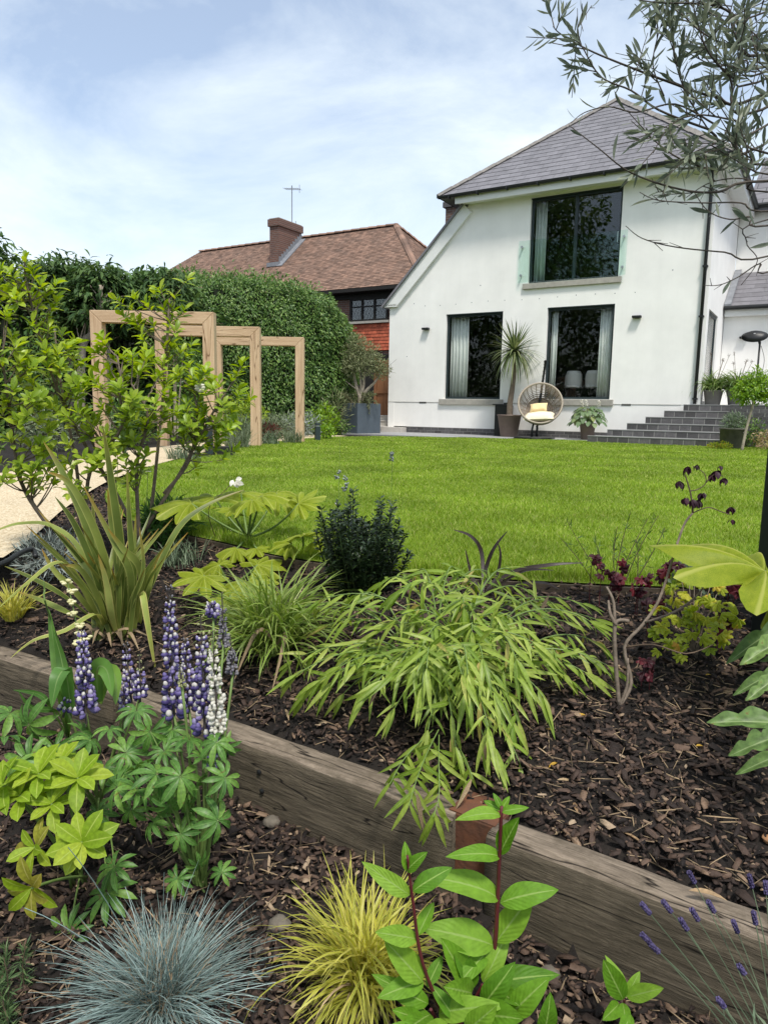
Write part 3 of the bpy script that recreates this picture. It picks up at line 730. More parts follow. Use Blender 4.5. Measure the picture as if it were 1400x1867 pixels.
# rooms behind the glass
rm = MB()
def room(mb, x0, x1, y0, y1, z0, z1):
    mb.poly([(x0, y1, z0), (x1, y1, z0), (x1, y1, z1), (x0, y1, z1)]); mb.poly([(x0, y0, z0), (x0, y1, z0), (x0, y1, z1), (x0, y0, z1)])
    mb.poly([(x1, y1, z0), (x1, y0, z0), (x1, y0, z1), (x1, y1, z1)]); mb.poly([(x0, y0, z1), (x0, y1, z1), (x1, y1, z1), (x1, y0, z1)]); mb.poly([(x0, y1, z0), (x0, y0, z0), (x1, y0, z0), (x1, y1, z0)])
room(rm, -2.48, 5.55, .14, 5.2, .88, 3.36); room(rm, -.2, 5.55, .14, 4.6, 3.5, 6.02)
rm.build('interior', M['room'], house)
# fascia, soffit, gutter, downpipe
MB().box((-.55, -.36, 6.00), (6.05, -.33, 6.20)).build('fascia', M['whitepaint'], house)
MB().box((-.55, -.33, 6.045), (6.05, .10, 6.075)).build('soffit', M['whitepaint'], house)
MB().box((5.702, .101, 6.03), (6.05, 4.64, 6.06)).build('side_soffit', M['whitepaint'], house)
MB().box((6.052, -.36, 6.00), (6.082, 4.62, 6.185)).build('side_fascia', M['whitepaint'], house)
MB().tube([(6.15, -.44, 6.20), (6.15, 4.6, 6.20)], .055, 10).build('side_gutter', M['black'], house)
g_ = MB(); prof = [(-.06, .0), (-.052, -.04), (-.03, -.062), (0, -.07), (.03, -.062), (.052, -.04), (.06, 0), (.05, 0), (.0, -.058), (-.05, 0)]
g_.prism([(-1.0, -.43 + a, 6.225 + b_) for a, b_ in prof], (7.15, 0, 0)); gut = g_.build('gutter', M['black'], house)
for i in range(9): MB().box((-.7 + i * .8, -.49, 6.14), (-.67 + i * .8, -.361, 6.22)).build('gutter_bracket', M['black'], gut)
dp = MB().tube([(5.62, -.42, 6.16), (5.62, -.40, 6.02), (5.60, -.07, 5.78), (5.60, -.065, 5.6), (5.60, -.065, .90)], .038, 10).build('downpipe', M['black'], house, smooth=True)
for z in (5.55, 3.95, 2.85, 1.0): MB().box((5.545, -.11, z), (5.655, .0, z + .035)).build('pipe_clip', M['black'], dp)
MB().box((5.5, -.007, .88), (5.53, .0, 5.95)).build('corner_bead', M['whitepaint'], house)
# barge board of the catslide and its dark slate edge
sl = Vector((2.40, 0, 2.46)).normalized(); nr = Vector((-sl.z, 0, sl.x))
A0 = Vector((-2.83, -.09, 3.56)); A1 = A0 + sl * 3.46
MB().prism([A0, A0 + Vector((.42, 0, 0)), A1 - nr * .30, A1], (0, .085, 0)).build('barge_board', M['whitepaint'], house)
MB().prism([A0 + Vector((0, 0, -.02)), A0 + Vector((.42, 0, -.02)), A0 + Vector((.42, 0, .05)), A0 + Vector((0, 0, .05))], (0, .6, 0)).build('barge_foot', M['whitepaint'], house)
MB().prism([A0 + nr * .003 + sl * -.06 + Vector((0, -.06, 0)), A1 + nr * .003 + Vector((0, -.06, 0)), A1 + nr * .055 + Vector((0, -.06, 0)), A0 + nr * .055 + sl * -.06 + Vector((0, -.06, 0))], (0, 7.5, 0)).build('catslide_roof', M['slate'], house)
# hipped roof -------------------------------------------------------
EL, ER, EV, EZ = -1.02, 6.10, -.42, 6.22
AP = Vector((2.55, 3.30, 9.22)); BK = Vector((2.55, 11, 9.22))
roof = MB().poly([(EL, EV, EZ), (ER, EV, EZ), AP]).poly([(ER, EV, EZ), (ER, 11, EZ), BK, AP]).poly([(EL, 11, EZ), (EL, EV, EZ), AP, BK]).poly([(EL, EV + .02, EZ - .03), (EL, 11, EZ - .03), (ER, 11, EZ - .03), (ER, EV + .02, EZ - .03)]).build('roof', M['slate_far'], house)
hs_ = Vector((0, AP.y - EV, AP.z - EZ)); HL = hs_.length; hs_.normalize(); hn = Vector((0, -hs_.z, hs_.y))
rows = 19; rh = HL / rows
def span(d):
    f = d / HL
    return EL + (AP.x - EL) * f, ER + (AP.x - ER) * f
for r_ in range(rows):
    d0 = r_ * rh; d1 = d0 + rh + .07
    l0, r0 = span(d0); l1, r1_ = span(min(d1, HL * .999))
    x = EL - .15 + (.16 if r_ % 2 else 0)
    while x < r0:
        a, b_ = x + .003, x + .322
        x += .325
        pb = [max(a, l0), min(b_, r0)]; pt = [max(a, l1), min(b_, r1_)]
        if pb[1] - pb[0] < .02: continue
        if pt[1] - pt[0] < .005: pt = [min(max((a + b_) / 2, l1), r1_)] * 2; pt[1] += .004
        o0 = Vector((0, EV, EZ)) + hs_ * d0 + hn * (.016 + .002 * random.random()); o1 = Vector((0, EV, EZ)) + hs_ * min(d1, HL * .999) + hn * .005
        MB().prism([Vector((pb[0], o0.y, o0.z)), Vector((pb[1], o0.y, o0.z)), Vector((pt[1], o1.y, o1.z)), Vector((pt[0], o1.y, o1.z))], hn * .007).build('slate', M['slate'], roof)
for (e0, e1) in ((Vector((EL, EV, EZ)), AP), (Vector((ER, EV, EZ)), AP)):
    dv = e1 - e0; k = 13
    for i in range(k):
        p, q = e0 + dv * (i / k), e0 + dv * ((i + 1.04) / k)
        sd_ = dv.cross(Vector((0, 0, 1))).normalized(); uu = sd_.cross(dv).normalized()
        MB().prism([p - sd_ * .11 - uu * .0, p + uu * .075, p + sd_ * .11, p + sd_ * .09 - uu * .02, p + uu * .05, p - sd_ * .09 - uu * .02], q - p + uu * .012).build('hip_tile', M['ridge'], roof)
for i in range(14):
    MB().prism([(2.44, 3.3 + i * .5, 9.20), (2.55, 3.3 + i * .5, 9.30), (2.66, 3.3 + i * .5, 9.20)], (0, .49, 0)).build('ridge_tile', M['ridge'], roof)
# wing roof beyond and its roof light
MB().prism([(5.9, 4.35, 6.28), (5.9, 8.2, 8.6), (5.9, 8.2, 8.4), (5.9, 4.35, 6.1)], (9, 0, 0)).build('wing_roof', M['slate_far'], house)
MB().box((6.5, 7.6, 8.45), (10.2, 8.9, 8.75)).build('roof_lantern', M['balglass'], house)
MB().tube([(5.75, 4.30, 6.24), (14, 4.30, 6.24)], .06, 8).build('wing_gutter', M['black'], house)
# rear chimney with flue cap
ch = MB().box((-2.62, 3.2, 4.5), (-1.72, 3.9, 7.20)).build('chimney', mat_brick('dark_chimney_brick', (0.10, 0.05, 0.04), (0.14, 0.075, 0.055), (0.16, 0.14, 0.12), .225, .075), house)
MB().box((-2.69, 3.12, 7.00), (-1.65, 3.98, 7.16)).build('corbel', M['dbrick'], ch)
MB().lathe([(.10, 0), (.10, .30), (.115, .30), (.115, .33)], 14, (-2.22, 3.55, 7.2)).build('flue', M['black'], ch)
MB().lathe([(.17, 0), (.15, .05), (.02, .09)], 16, (-2.22, 3.55, 7.66)).tube([(-2.30, 3.55, 7.5), (-2.30, 3.55, 7.68)], .01, 5).tube([(-2.14, 3.55, 7.5), (-2.14, 3.55, 7.68)], .01, 5).build('flue_cap', M['black'], ch)
# wall lamps
def wall_lamp(s, v, z):
    k = MB().box((s - .05, v - .012, z - .035), (s + .05, v, z + .035)).build('wall_lamp', M['black'], house)
    MB().box((s - .105, v - .125, z - .028), (s + .105, v - .013, z + .028)).build('lamp_head', M['black'], k, bevel=.012)
wall_lamp(-1.48, 0, 2.89); wall_lamp(4.18, 0, 2.93); wall_lamp(6.22, 3.1, 2.66)
# row of small wall plugs left from an old awning
for i in range(13):
    s = -1.55 + i * .47
    MB().lathe([(.012, 0), (.012, .004)], 8).build('wall_plug', M['lead'], house).matrix_basis = Matrix.Translation((s, .001, 3.52 + .015 * math.sin(i * 5.1))) @ Matrix.Rotation(R(90), 4, 'X')
for s, z in ((-1.9, 3.60), (-2.1, 2.15), (.1, 3.95), (4.9, 3.95)):
    MB().lathe([(.014, 0), (.014, .004)], 8).build('wall_plug', M['lead'], house).matrix_basis = Matrix.Translation((s, .001, z)) @ Matrix.Rotation(R(90), 4, 'X')

# curtains ---------------------------------------------------------
def curtain(s0, s1, z0, z1, label, v=.26, waves=5):
    vs, fs = [], []; k = waves * 8
    for i in range(k + 1):
        f = i / k; s = s0 + (s1 - s0) * f
        y = v + .035 * math.sin(f * waves * 2 * math.pi) + .01 * math.sin(f * 17)
        vs += [(s, y, z0), (s + .01 * math.sin(f * 9), y * 1.0, (z0 + z1) / 2), (s, y, z1)]
    for i in range(k):
        for j in range(2):
            a = i * 3 + j; fs.append([a, a + 3, a + 4, a + 1])
    o = obj('curtain', mesh('curtain', vs, fs, M['curtain'], True)); o.location = hw(0, 0); o.rotation_euler = (0, 0, HA)
    m_ = o.modifiers.new('thick', 'SOLIDIFY'); m_.thickness = .004
    return tag(o, label, 'curtain', 'pale curtains behind the windows')
curtain(-.84, -.30, .93, 3.22, 'pale curtain at the left of the ground floor window behind the palm')
curtain(2.02, 2.18, .93, 3.22, 'narrow pale curtain at the left edge of the window behind the hanging chair', waves=2)
curtain(3.25, 3.60, .93, 3.22, 'pale curtain at the right of the window behind the hanging chair', waves=4)
curtain(1.47, 1.76, 3.86, 5.92, 'pale curtain at the left of the upstairs window', waves=3)

# dining chairs seen through the right window -----------------------
def dining_chair(s, v, label, turn):
    o = thing('dining_chair', label, 'chair', hw(s, v, .88), HA + turn, 'dining chairs behind the window')
    vs, fs = [], []
    for i in range(9):
        a = math.pi * (i / 8); 
        for j in range(6):
            z = .42 + .44 * j / 5; w = .235 * (1 - .28 * max(0, (j - 3) / 2) ** 2)
            vs.append((-w * math.cos(a), -.20 * math.sin(a) - .03 * j / 5, z))
    for i in range(8):
        for j in range(5):
            a = i * 6 + j; fs.append([a, a + 6, a + 7, a + 1])
    b_ = obj('backrest', mesh('backrest', vs, fs, M['chair_white'], True), o); b_.modifiers.new('s', 'SOLIDIFY').thickness = .02
    MB().lathe([(.05, 0), (.20, .0), (.235, .03), (.22, .055), (.05, .05)], 18, (0, .0, .42)).build('seat', M['chair_white'], o, True)
    for sx in (-1, 1):
        for sy in (-1, 1): MB().tube([(sx * .10, sy * .10, .42), (sx * .21, sy * .21, 0)], [.014, .009], 6).build('leg', M['black'], o)
dining_chair(2.42, 1.05, 'left of the two white shell chairs behind the window', R(8))
dining_chair(2.98, 1.00, 'right of the two white shell chairs behind the window', R(-6))
tb = thing('dining_table', 'dark dining table behind the white shell chairs', 'table', hw(3.2, 1.95, .88), HA)
MB().box((-1.3, -.5, .70), (1.3, .5, .75)).build('table_top', M['black'], tb)
for sx in (-1, 1):
    for sy in (-1, 1): MB().box((sx * 1.2 - .03, sy * .42 - .03, 0), (sx * 1.2 + .03, sy * .42 + .03, .699)).build('leg', M['black'], tb)

# ---------------------------------------------------------------- steps up to the terrace
steps = thing('brick_steps', 'dark grey brick steps climbing to the terrace right of the house', 'steps', hw(0, 0), HA)
SD = [(3.66, 1.80), (4.02, 1.52), (4.38, 1.24), (4.72, .96), (5.06, .68), (5.42, .40)]
RH = .147
for k, (s0, nf) in enumerate(SD):
    z0, z1 = k * RH, (k + 1) * RH
    e1 = 6.45
    st = MB().box((s0 + .003, -nf + .003, z0 - .02), (e1 - .003, 1.2 if k == 5 else -nf + .6, z1 - .014)).build('step', M['mortar'], steps)
    # one course of bricks laid along each riser, pale tread edge above it
    x = s0 - (.11 if k % 2 else 0)
    while x < e1 - .03:
        a, b_ = max(x, s0), min(x + .212, e1)
        if b_ - a > .03: MB().box((a, -nf, z0 + .012), (b_, -nf + .10, z1 - .022)).build('brick', M['dbrick'], st)
        x += .226
    MB().box((s0 - .006, -nf - .008, z1 - .012), (e1, -nf + .104, z1)).build('tread_edge', M['paving'], st)
    y = -nf + .105
    while y < -nf + .34:
        MB().box((s0, y, z0 + .012), (s0 + .10, y + .1, z1 - .012)).build('brick', M['dbrick'], st); y += .11
    MB().box((s0 + .104, -nf + .104, z1 - .03), (e1 - .02, -nf + .36, z1 - .001)).build('tread', M['paving'], st)
# wall to the right of the steps and the terrace it retains
tw = MB().box((6.46, -1.058, -.05), (13.5, -.86, .868)).build('terrace_wall', M['mortar']); tw.location = hw(0, 0); tw.rotation_euler = (0, 0, HA)
tag(tw, 'dark grey brick retaining wall right of the steps', 'wall')
for j in range(11):
    x = 6.45 - (.11 if j % 2 else 0)
    while x < 9.4:
        a, b_ = max(x, 6.45), x + .211
        MB().box((a, -1.062, .008 + j * .079), (b_, -1.04, .008 + j * .079 + .069)).build('brick', M['dbrick'], tw); x += .226
ter = MB().box((5.43, -.39, .70), (5.699, 3.09, .879)).box((5.70, -.39, .70), (6.45, 3.09, .879)).box((6.451, -1.07, .868), (13.5, 3.09, .8805)).build('terrace', M['paving']); ter.location = hw(0, 0); ter.rotation_euler = (0, 0, HA)
tag(ter, kind='structure')
# low pale steps left of the house, behind the planter
ls = thing('stone_steps', 'low pale stone steps between the grey planter and the white house', 'steps', hw(0, 0), HA)
for i, (v0, z1) in enumerate(((-.35, .15), (.25, .30), (.8, .45))):
    MB().box((-4.6, v0, z1 - .155), (-2.72 + (.6 if i == 0 else 0) * 0, 2.6, z1)).build('step', M['paving_lt'], ls)
    MB().box((-4.6, v0 - .02, z1 + .001), (-2.72, v0 + .5, z1 + .02)).build('tread', M['paving_lt'], ls)
# front pale step turning the corner
MB().box((-2.70, -.34, .001), (-2.06, -.003, .15)).build('corner_step', M['paving_lt'], ls)

# ================================================================ NEIGHBOURING HOUSE
nb = thing('brick_house', 'neighbouring house with red brown tiled hip roof, tall brick chimney and leaded window', 'house', hw(0, 0), HA)
M['clay'] = mat_plain('clay_roof_tile', (0.255, 0.155, 0.112), 0.9, 0.28, 2.2, rand=0.30, c2=(0.165, 0.108, 0.082))
M['redtile'] = mat_plain('red_hung_tile', (0.42, 0.10, 0.05), 0.85, 0.2, 6, rand=0.28)
M['rbrick'] = mat_brick('red_brown_brick', (0.16, 0.07, 0.048), (0.105, 0.05, 0.038), (0.17, 0.14, 0.12), .225, .075, mort=.010)
RL, RR, RV, RZ = -17.6, -6.9, 7.36, 7.85
EVn, EZn, ERn, ELn = 3.96, 4.93, -3.75, -20.7
rf = MB().poly([(ELn, EVn, EZn), (ERn, EVn, EZn), (RR, RV, RZ), (RL, RV, RZ)]).poly([(ERn, EVn, EZn), (ERn, 10.8, EZn), (RR, RV, RZ)]).poly([(ELn, 10.8, EZn), (ELn, EVn, EZn), (RL, RV, RZ)]).poly([(ERn, 10.8, EZn), (ELn, 10.8, EZn), (RL, RV, RZ), (RR, RV, RZ)]).build('roof', M['clay'], nb)
def tile_plane(e0, e1, t0, t1, tw=.175, th_=.105):
    """courses of clay tiles on the quad e0-e1 (eave) to t0-t1 (top)"""
    e0, e1, t0, t1 = map(Vector, (e0, e1, t0, t1)); ex = (e1 - e0).normalized(); upv = ((t0 + t1) / 2 - (e0 + e1) / 2); upv -= ex * upv.dot(ex); H_ = upv.length; upv.normalize(); nn = ex.cross(upv)
    if nn.z < 0: nn = -nn
    mb = MB(); k = int(H_ / th_)
    for r_ in range(k):
        f = r_ / k; l_ = (t0 - e0).dot(ex) * f; r2 = (e1 - e0).length + ((t1 - e1).dot(ex)) * f; x = l_ - (tw / 2 if r_ % 2 else 0)
        wob = .02 * math.sin(r_ * .7)
        while x < r2 - .03:
            a, b_ = max(x, l_) + .002, min(x + tw, r2) - .002; x += tw
            lift = .016 + .010 * random.random()
            p = e0 + upv * (f * H_) + nn * lift; q = e0 + upv * (f * H_ + th_ * 1.15) + nn * .006
            v_ = [p + ex * a, p + ex * b_, q + ex * b_, q + ex * a]
            i = len(mb.v); mb.v += [tuple(c) for c in v_] + [tuple(p + ex * a - nn * lift), tuple(p + ex * b_ - nn * lift)]
            mb.f += [[i, i + 1, i + 2, i + 3], [i + 4, i + 5, i + 1, i]]
    return mb
tile_plane((ELn, EVn, EZn), (ERn, EVn, EZn), (RL, RV, RZ), (RR, RV, RZ)).build('roof_tiles', M['clay'], rf, kind='stuff')
tile_plane((ERn, EVn, EZn), (ERn, 10.8, EZn), (RR, RV, RZ), (RR, RV, RZ)).build('roof_tiles', M['clay'], rf, kind='stuff')
for (p, q, k) in ((Vector((ERn, EVn, EZn)), Vector((RR, RV, RZ)), 26), (Vector((RR, RV, RZ)), Vector((RL, RV, RZ)), 26), (Vector((ERn, 10.8, EZn)), Vector((RR, RV, RZ)), 20)):
    dv = q - p; sd_ = dv.cross(Vector((0, 0, 1))).normalized(); uu = sd_.cross(dv).normalized()
    if uu.z < 0: uu = -uu
    for i in range(k):
        a = p + dv * (i / k); st_ = dv * (1.08 / k)
        MB().prism([a - sd_ * .12, a - sd_ * .06 + uu * .07, a + sd_ * .06 + uu * .07, a + sd_ * .12], st_ + uu * .02).build('bonnet_tile', M['clay'], rf)
M['timber'] = mat_plain('black_timber', (0.012, 0.011, 0.010), 0.8, 0.3, 8)
MB().box((-20, 4.37, 0), (-4.3, 4.6, 4.95)).build('wall', M['rbrick'], nb)
MB().box((-20, 4.30, 4.62), (-4.3, 4.365, 4.90)).box((-20.4, EVn - .01, EZn - .12), (-4.0, EVn + .02, EZn - .005)).build('eaves_board', M['timber'], nb)
MB().box((-20.4, EVn + .021, EZn - .13), (-4.0, 4.36, EZn - .10)).build('eaves_soffit', M['timber'], nb)
wn_ = MB()
for a in (-6.95, -6.45, -5.92, -5.40): wn_.box((a - .035, 4.28, 3.84), (a + .035, 4.36, 4.62))
wn_.box((-6.98, 4.285, 4.55), (-5.36, 4.36, 4.62)).box((-6.98, 4.285, 3.80), (-5.36, 4.36, 3.87)).box((-6.98, 4.285, 4.30), (-5.36, 4.36, 4.34))
wn_ = wn_.build('window', M['timber'], nb)
for a in (-6.95, -6.45, -5.92):
    MB().box((a + .035, 4.325, 3.87), (a + .50, 4.330, 4.55)).build('pane', mat_glass('leaded_glass', (0.35, 0.4, 0.42), 1.9), wn_)
ld = MB()
for a in (-6.95, -6.45, -5.92):
    for i in range(-3, 5):
        for sg in (-1, 1):
            x0 = a + .04 + i * .13; pts = []
            for z_ in np.linspace(3.88, 4.54, 12):
                xx = x0 + sg * (z_ - 3.88) * .55 + (0 if sg > 0 else .36)
                if a + .04 < xx < a + .49: pts.append((xx, 4.321, z_))
            if len(pts) > 1: ld.tube([pts[0], pts[-1]], .006, 4)
ld.build('lead_lattice', M['lead'], wn_)
MB().box((-7.02, 4.22, 3.72), (-5.3, 4.36, 3.80)).build('sill', M['stone_sill'], wn_)
MB().box((-7.0, 4.37 + .02, 3.88), (-5.3, 4.5, 4.6)).build('dark_room', M['black'], wn_)
hung = MB().box((-8.4, 4.335, 2.75), (-4.6, 4.368, 3.72)).build('tile_hanging', M['rbrick'], nb)
for r_ in range(8):
    x = -7.6 - (.085 if r_ % 2 else 0)
    while x < -4.7:
        z_ = 2.76 + r_ * .118
        MB().prism([(x, 4.315, z_), (x + .163, 4.315, z_), (x + .163, 4.331, z_ + .125), (x, 4.331, z_ + .125)], (0, -.012, 0)).build('tile', M['redtile'], hung); x += .17
# chimney on the front slope
chn = MB().box((-12.0, 5.75, 5.9), (-11.52, 7.25, 8.02)).build('chimney', M['rbrick'], nb)
MB().box((-12.06, 5.69, 8.02), (-11.46, 7.31, 8.30)).build('chimney_head', M['rbrick'], chn)
MB().box((-12.02, 5.73, 8.30), (-11.5, 7.27, 8.34)).build('flaunching', M['stone_sill'], chn)
fl = MB()
for i in range(10):
    v0 = 5.75 + i * .15; zz = EZn + (v0 - EVn) * (RZ - EZn) / (RV - EVn)
    fl.box((-11.516, v0, zz + .02), (-11.50, v0 + .16, zz + .34))
fl.box((-12.05, 5.60, 6.40), (-11.45, 5.745, 6.56)).prism([(-11.50, 5.6, 6.37), (-11.25, 5.6, 6.37), (-11.25, 7.2, 7.74), (-11.50, 7.2, 7.74)], (0, -.02, .03))
fl.build('lead_flashing', M['lead'], chn)
ae = MB().tube([(-11.75, 6.9, 8.1), (-11.75, 6.9, 9.9)], .02, 6).tube([(-12.15, 6.9, 9.82), (-11.30, 6.9, 9.70)], .012, 5)
for i in range(8): ae.tube([(-12.1 + i * .105, 6.72, 9.81 - i * .015), (-12.1 + i * .105, 7.08, 9.81 - i * .015)], .007, 4)
ae.tube([(-11.35, 6.9, 9.55), (-11.35, 6.9, 9.88)], .01, 4).tube([(-11.55, 6.9, 8.15), (-11.55, 6.9, 8.45)], .015, 5)
tag(ae.build('television_aerial', M['lead'], None), 'thin television aerial on the brick chimney', 'aerial')
bpy.data.objects['television_aerial'].location = hw(0, 0); bpy.data.objects['television_aerial'].rotation_euler = (0, 0, HA)
# dark passage, fence and brown gate between the two houses
o = thing('passage_fence', 'dark boarded fence behind the potted olive tree', 'fence', hw(0, 0), HA)
for i in range(22): MB().box((-8.6 + i * .20, 3.1, 0), (-8.41 + i * .20, 3.125 + .008 * (i % 2), 2.5)).build('board', M['timber'], o)
o = thing('garden_gate', 'brown timber gate beside the white house', 'gate', hw(0, 0), HA)
for i in range(5): MB().box((-4.02 + i * .26, 1.5, .472), (-3.77 + i * .26, 1.54, 2.18)).build('board', M['gatewood'], o)
MB().box((-4.12, 1.48, .472), (-4.03, 1.56, 2.26)).build('gate_post', M['gatewood'], o)
MB().box((-4.02, 1.46, 1.15), (-2.72, 1.499, 1.25)).build('rail', M['gatewood'], o)

# ================================================================ OAK ARCHES over the path
def arch(x0, x1, y, h, label, w=.165, d=.16):
    o = thing('oak_arch', label, 'arch', ((x0 + x1) / 2, y, 0), 0, 'oak arches over the gravel path')
    hw_ = (x1 - x0) / 2; g = .0015
    for sg in (-1, 1):
        # post with mitred head
        a, b_ = sg * hw_, sg * (hw_ - w)
        mb = MB().prism([(a, -d / 2, -.05), (b_, -d / 2, -.05), (b_, -d / 2, h - w - g), (a, -d / 2, h - g * 2)], (0, d, 0))
        mb.build('post', M['oak'], o, bevel=.006)
    mb = MB().prism([(-hw_ + g, -d / 2 + .002, h), (hw_ - g, -d / 2 + .002, h), (hw_ - w - g, -d / 2 + .002, h - w), (-hw_ + w + g, -d / 2 + .002, h - w)], (0, d - .004, 0))
    mb.build('beam', M['oakbeam'], o, bevel=.006)
arch(-4.19, -2.44, 10.4, 1.97, 'nearest and leftmost of the three square oak arches over the path')
arch(-3.87, -2.12, 12.25, 1.98, 'middle one of the three square oak arches over the path')
arch(-3.31, -1.57, 13.9, 1.98, 'farthest oak arch, the one closest to the white house')

# bollard lights
def bollard(x, y, h, label):
    o = thing('bollard_light', label, 'bollard', (x, y, 0), R(20), 'dark bollard lights by the path')
    MB().box((-.05, -.05, 0), (.05, .05, h * .8)).build('post', M['frame'], o, bevel=.004)
    MB().box((-.035, -.035, h * .8), (.035, .035, h * .86)).build('lens', M['chair_white'], o)
    MB().box((-.05, -.05, h * .86), (.05, .05, h)).build('cap', M['frame'], o, bevel=.004)
bollard(-1.38, 14.6, .36, 'small dark bollard light right of the farthest oak arch')
bollard(-2.36, 9.6, .50, 'dark bollard light at the lawn edge below the leafy shrub')
# dark planter box beside the bollard
MB_ = thing('black_trough', 'low black trough at the lawn edge beside the bollard light', 'trough', (-2.20, 9.75, 0), 0)
MB().box((-.14, -.1, 0), (.14, .1, .12)).build('trough_body', M['black'], MB_, bevel=.005)

# ================================================================ OLIVE IN GREY PLANTER
def box_planter(x, y, s, h, rot, label):
    o = thing('square_planter', label, 'planter', (x, y, 0), rot)
    t_ = .03
    mb = MB()
    mb.box((-s, -s, 0), (s, -s + t_, h)).box((-s, s - t_, 0), (s, s, h)).box((-s, -s + t_, 0), (-s + t_, s - t_, h)).box((s - t_, -s + t_, 0), (s, s - t_, h))
    mb.build('planter_body', M['planter'], o, bevel=.006)
    MB().box((-s + t_, -s + t_, h - .12), (s - t_, s - t_, h - .05)).build('soil_top', M['soil'], o)
    return o
PX, PY = -.70, 19.45
box_planter(PX, PY, .40, .80, R(41), 'large square blue grey planter holding the olive tree')

# ================================================================ HANGING EGG CHAIR
EG = Vector(hw(2.12, -.98, .012)); 
o = thing('hanging_chair', 'round rattan egg chair on a stand in front of the right window', 'chair', EG, HA + R(15))
MB().lathe([(.50, 0), (.50, .025), (.46, .035), (.10, .038)], 32).build('base', M['black'], o, True)
MB().tube([(-.06, 0, .03), (-.06, .02, .22), (-.02, .10, .46)], .024, 8).build('stem', M['black'], o, True)
pole = spline([(.02, .47, .03), (.03, .56, .6), (.08, .60, 1.2), (.14, .52, 1.78), (.15, .42, 1.90)], 4)
MB().tube(pole, .028, 8).build('pole', M['black'], o, True)
# braided wrap around the pole
wr = [p + Vector((math.cos(i * 1.3) * .03, math.sin(i * 1.3) * .03, 0)) for i, p in enumerate(spline(pole, 6))]
MB().tube(wr, .010, 5).build('pole_wrap', M['black'], o, True)
RC, RR_ = Vector((0.10, .10, .86)), .53                                     # rim centre, radius
rn = Vector((.10, -1, .42)).normalized(); ra = Vector((1, .1, .10)); ra = (ra - rn * ra.dot(rn)).normalized(); rb = rn.cross(ra)
rim = [RC + (ra * math.cos(a) + rb * math.sin(a)) * RR_ for a in [2 * math.pi * i / 40 for i in range(41)]]
MB().tube(rim, .026, 8, cap=False).build('rim', M['rattan'], o, True)
wv = MB(); M['rattandk'] = mat_plain('brown_rattan', (0.25, 0.205, 0.16), 0.6, 0.2, 30)
def bowl(a, f):
    """f 0 at the rim, 1 at the bottom of the bowl"""
    rr = RR_ * math.cos(f * math.pi / 2) ** .75
    return RC + (ra * math.cos(a) + rb * math.sin(a)) * rr - rn * (.52 * math.sin(f * math.pi / 2))
for i in range(26):
    a = 2 * math.pi * i / 26; wv.tube([bowl(a, f / 8) for f in range(9)], .009, 5, cap=False)
for f in np.linspace(.10, .92, 13): wv.tube([bowl(2 * math.pi * i / 30, f) for i in range(31)], .009 if f < .5 else .014, 5, cap=False)
wv.build('woven_basket', M['rattandk'], o, True)
# solid weave towards the bottom
sw = MB()
for i in range(30):
    for j in range(6):
        f0, f1 = .62 + j * .06, .68 + j * .06; a0, a1 = 2 * math.pi * i / 30, 2 * math.pi * (i + 1) / 30
        sw.poly([bowl(a0, f0), bowl(a1, f0), bowl(a1, f1), bowl(a0, f1)])
sw.build('basket_floor', M['rattandk'], o, True)
def cushion(name, label, c, ax, ay, az, mat):
    """pillow: c centre, ax/ay half extents in plane, az half thickness vectors (local to the chair)"""
    vs, fs = [], []; k = 10
    for sgn in (1, -1):
        for i in range(k + 1):
            for j in range(k + 1):
                u_, v_ = i / k * 2 - 1, j / k * 2 - 1
                e = max(0, (1 - u_ ** 4)) ** .5 * max(0, (1 - v_ ** 4)) ** .5
                pin = 1 - .06 * (1 - abs(u_)) * 0 - .05 * (u_ * u_ * (1 - v_ * v_) + v_ * v_ * (1 - u_ * u_))
                vs.append(c + ax * u_ * pin + ay * v_ * pin + az * sgn * e * (1 + .1 * math.sin(5 * u_ + 3 * v_)))
    for s_ in range(2):
        for i in range(k):
            for j in range(k):
                q = s_ * (k + 1) ** 2 + i * (k + 1) + j; f = [q, q + k + 1, q + k + 2, q + 1]; fs.append(f if s_ == 0 else f[::-1])
    Rm = Matrix.Rotation(HA + R(15), 3, 'Z'); vs = [Rm @ v_ for v_ in vs]
    ob = obj(name, mesh(name, vs, fs, mat, True)); ob.location = EG
    return tag(ob, label, 'cushion')
cushion('seat_cushion', 'large cream seat cushion in the egg chair', RC + Vector((-.02, .08, -.33)), Vector((.37, 0, .02)), Vector((0, .28, .06)), Vector((0, -.05, .10)), M['cream'])
cushion('scatter_cushion', 'small yellow cushion leaning at the back of the egg chair', RC + Vector((-.05, .20, -.11)), Vector((.21, 0, .02)), Vector((0, .06, .10)), Vector((0, -.06, .04)), M['yellowcush'])

# ================================================================ POTS
def round_pot(name, label, loc, r0, r1, h, mat, group=None, rim=.012):
    o = thing(name, label, 'pot', loc, 0, group)
    MB().lathe([(r0 * .96, 0), (r0, .01), (r1, h - .03), (r1 + rim, h - .028), (r1 + rim, h), (r1 - .015, h), (r1 - .02, h - .05)], 28, cap=False).lathe([(0.001, .004), (r0 * .95, .004)], 28, cap=False).build('pot_body', mat, o, True)
    MB().lathe([(.001, h - .045), (r1 - .018, h - .045)], 24, cap=False).build('soil_top', M['soil'], o)
    return o
PALM = hw(1.30, -.60, .012)
round_pot('plant_pot', 'tapered taupe pot holding the tall palm', PALM, .21, .30, .56, M['potbrown'])
bn = thing('storage_box', 'black upright box behind the palm pot', 'box', hw(.98, -.20, .012), HA)
MB().box((-.20, -.13, 0), (.20, .15, .80)).build('box_body', M['black'], bn, bevel=.008)
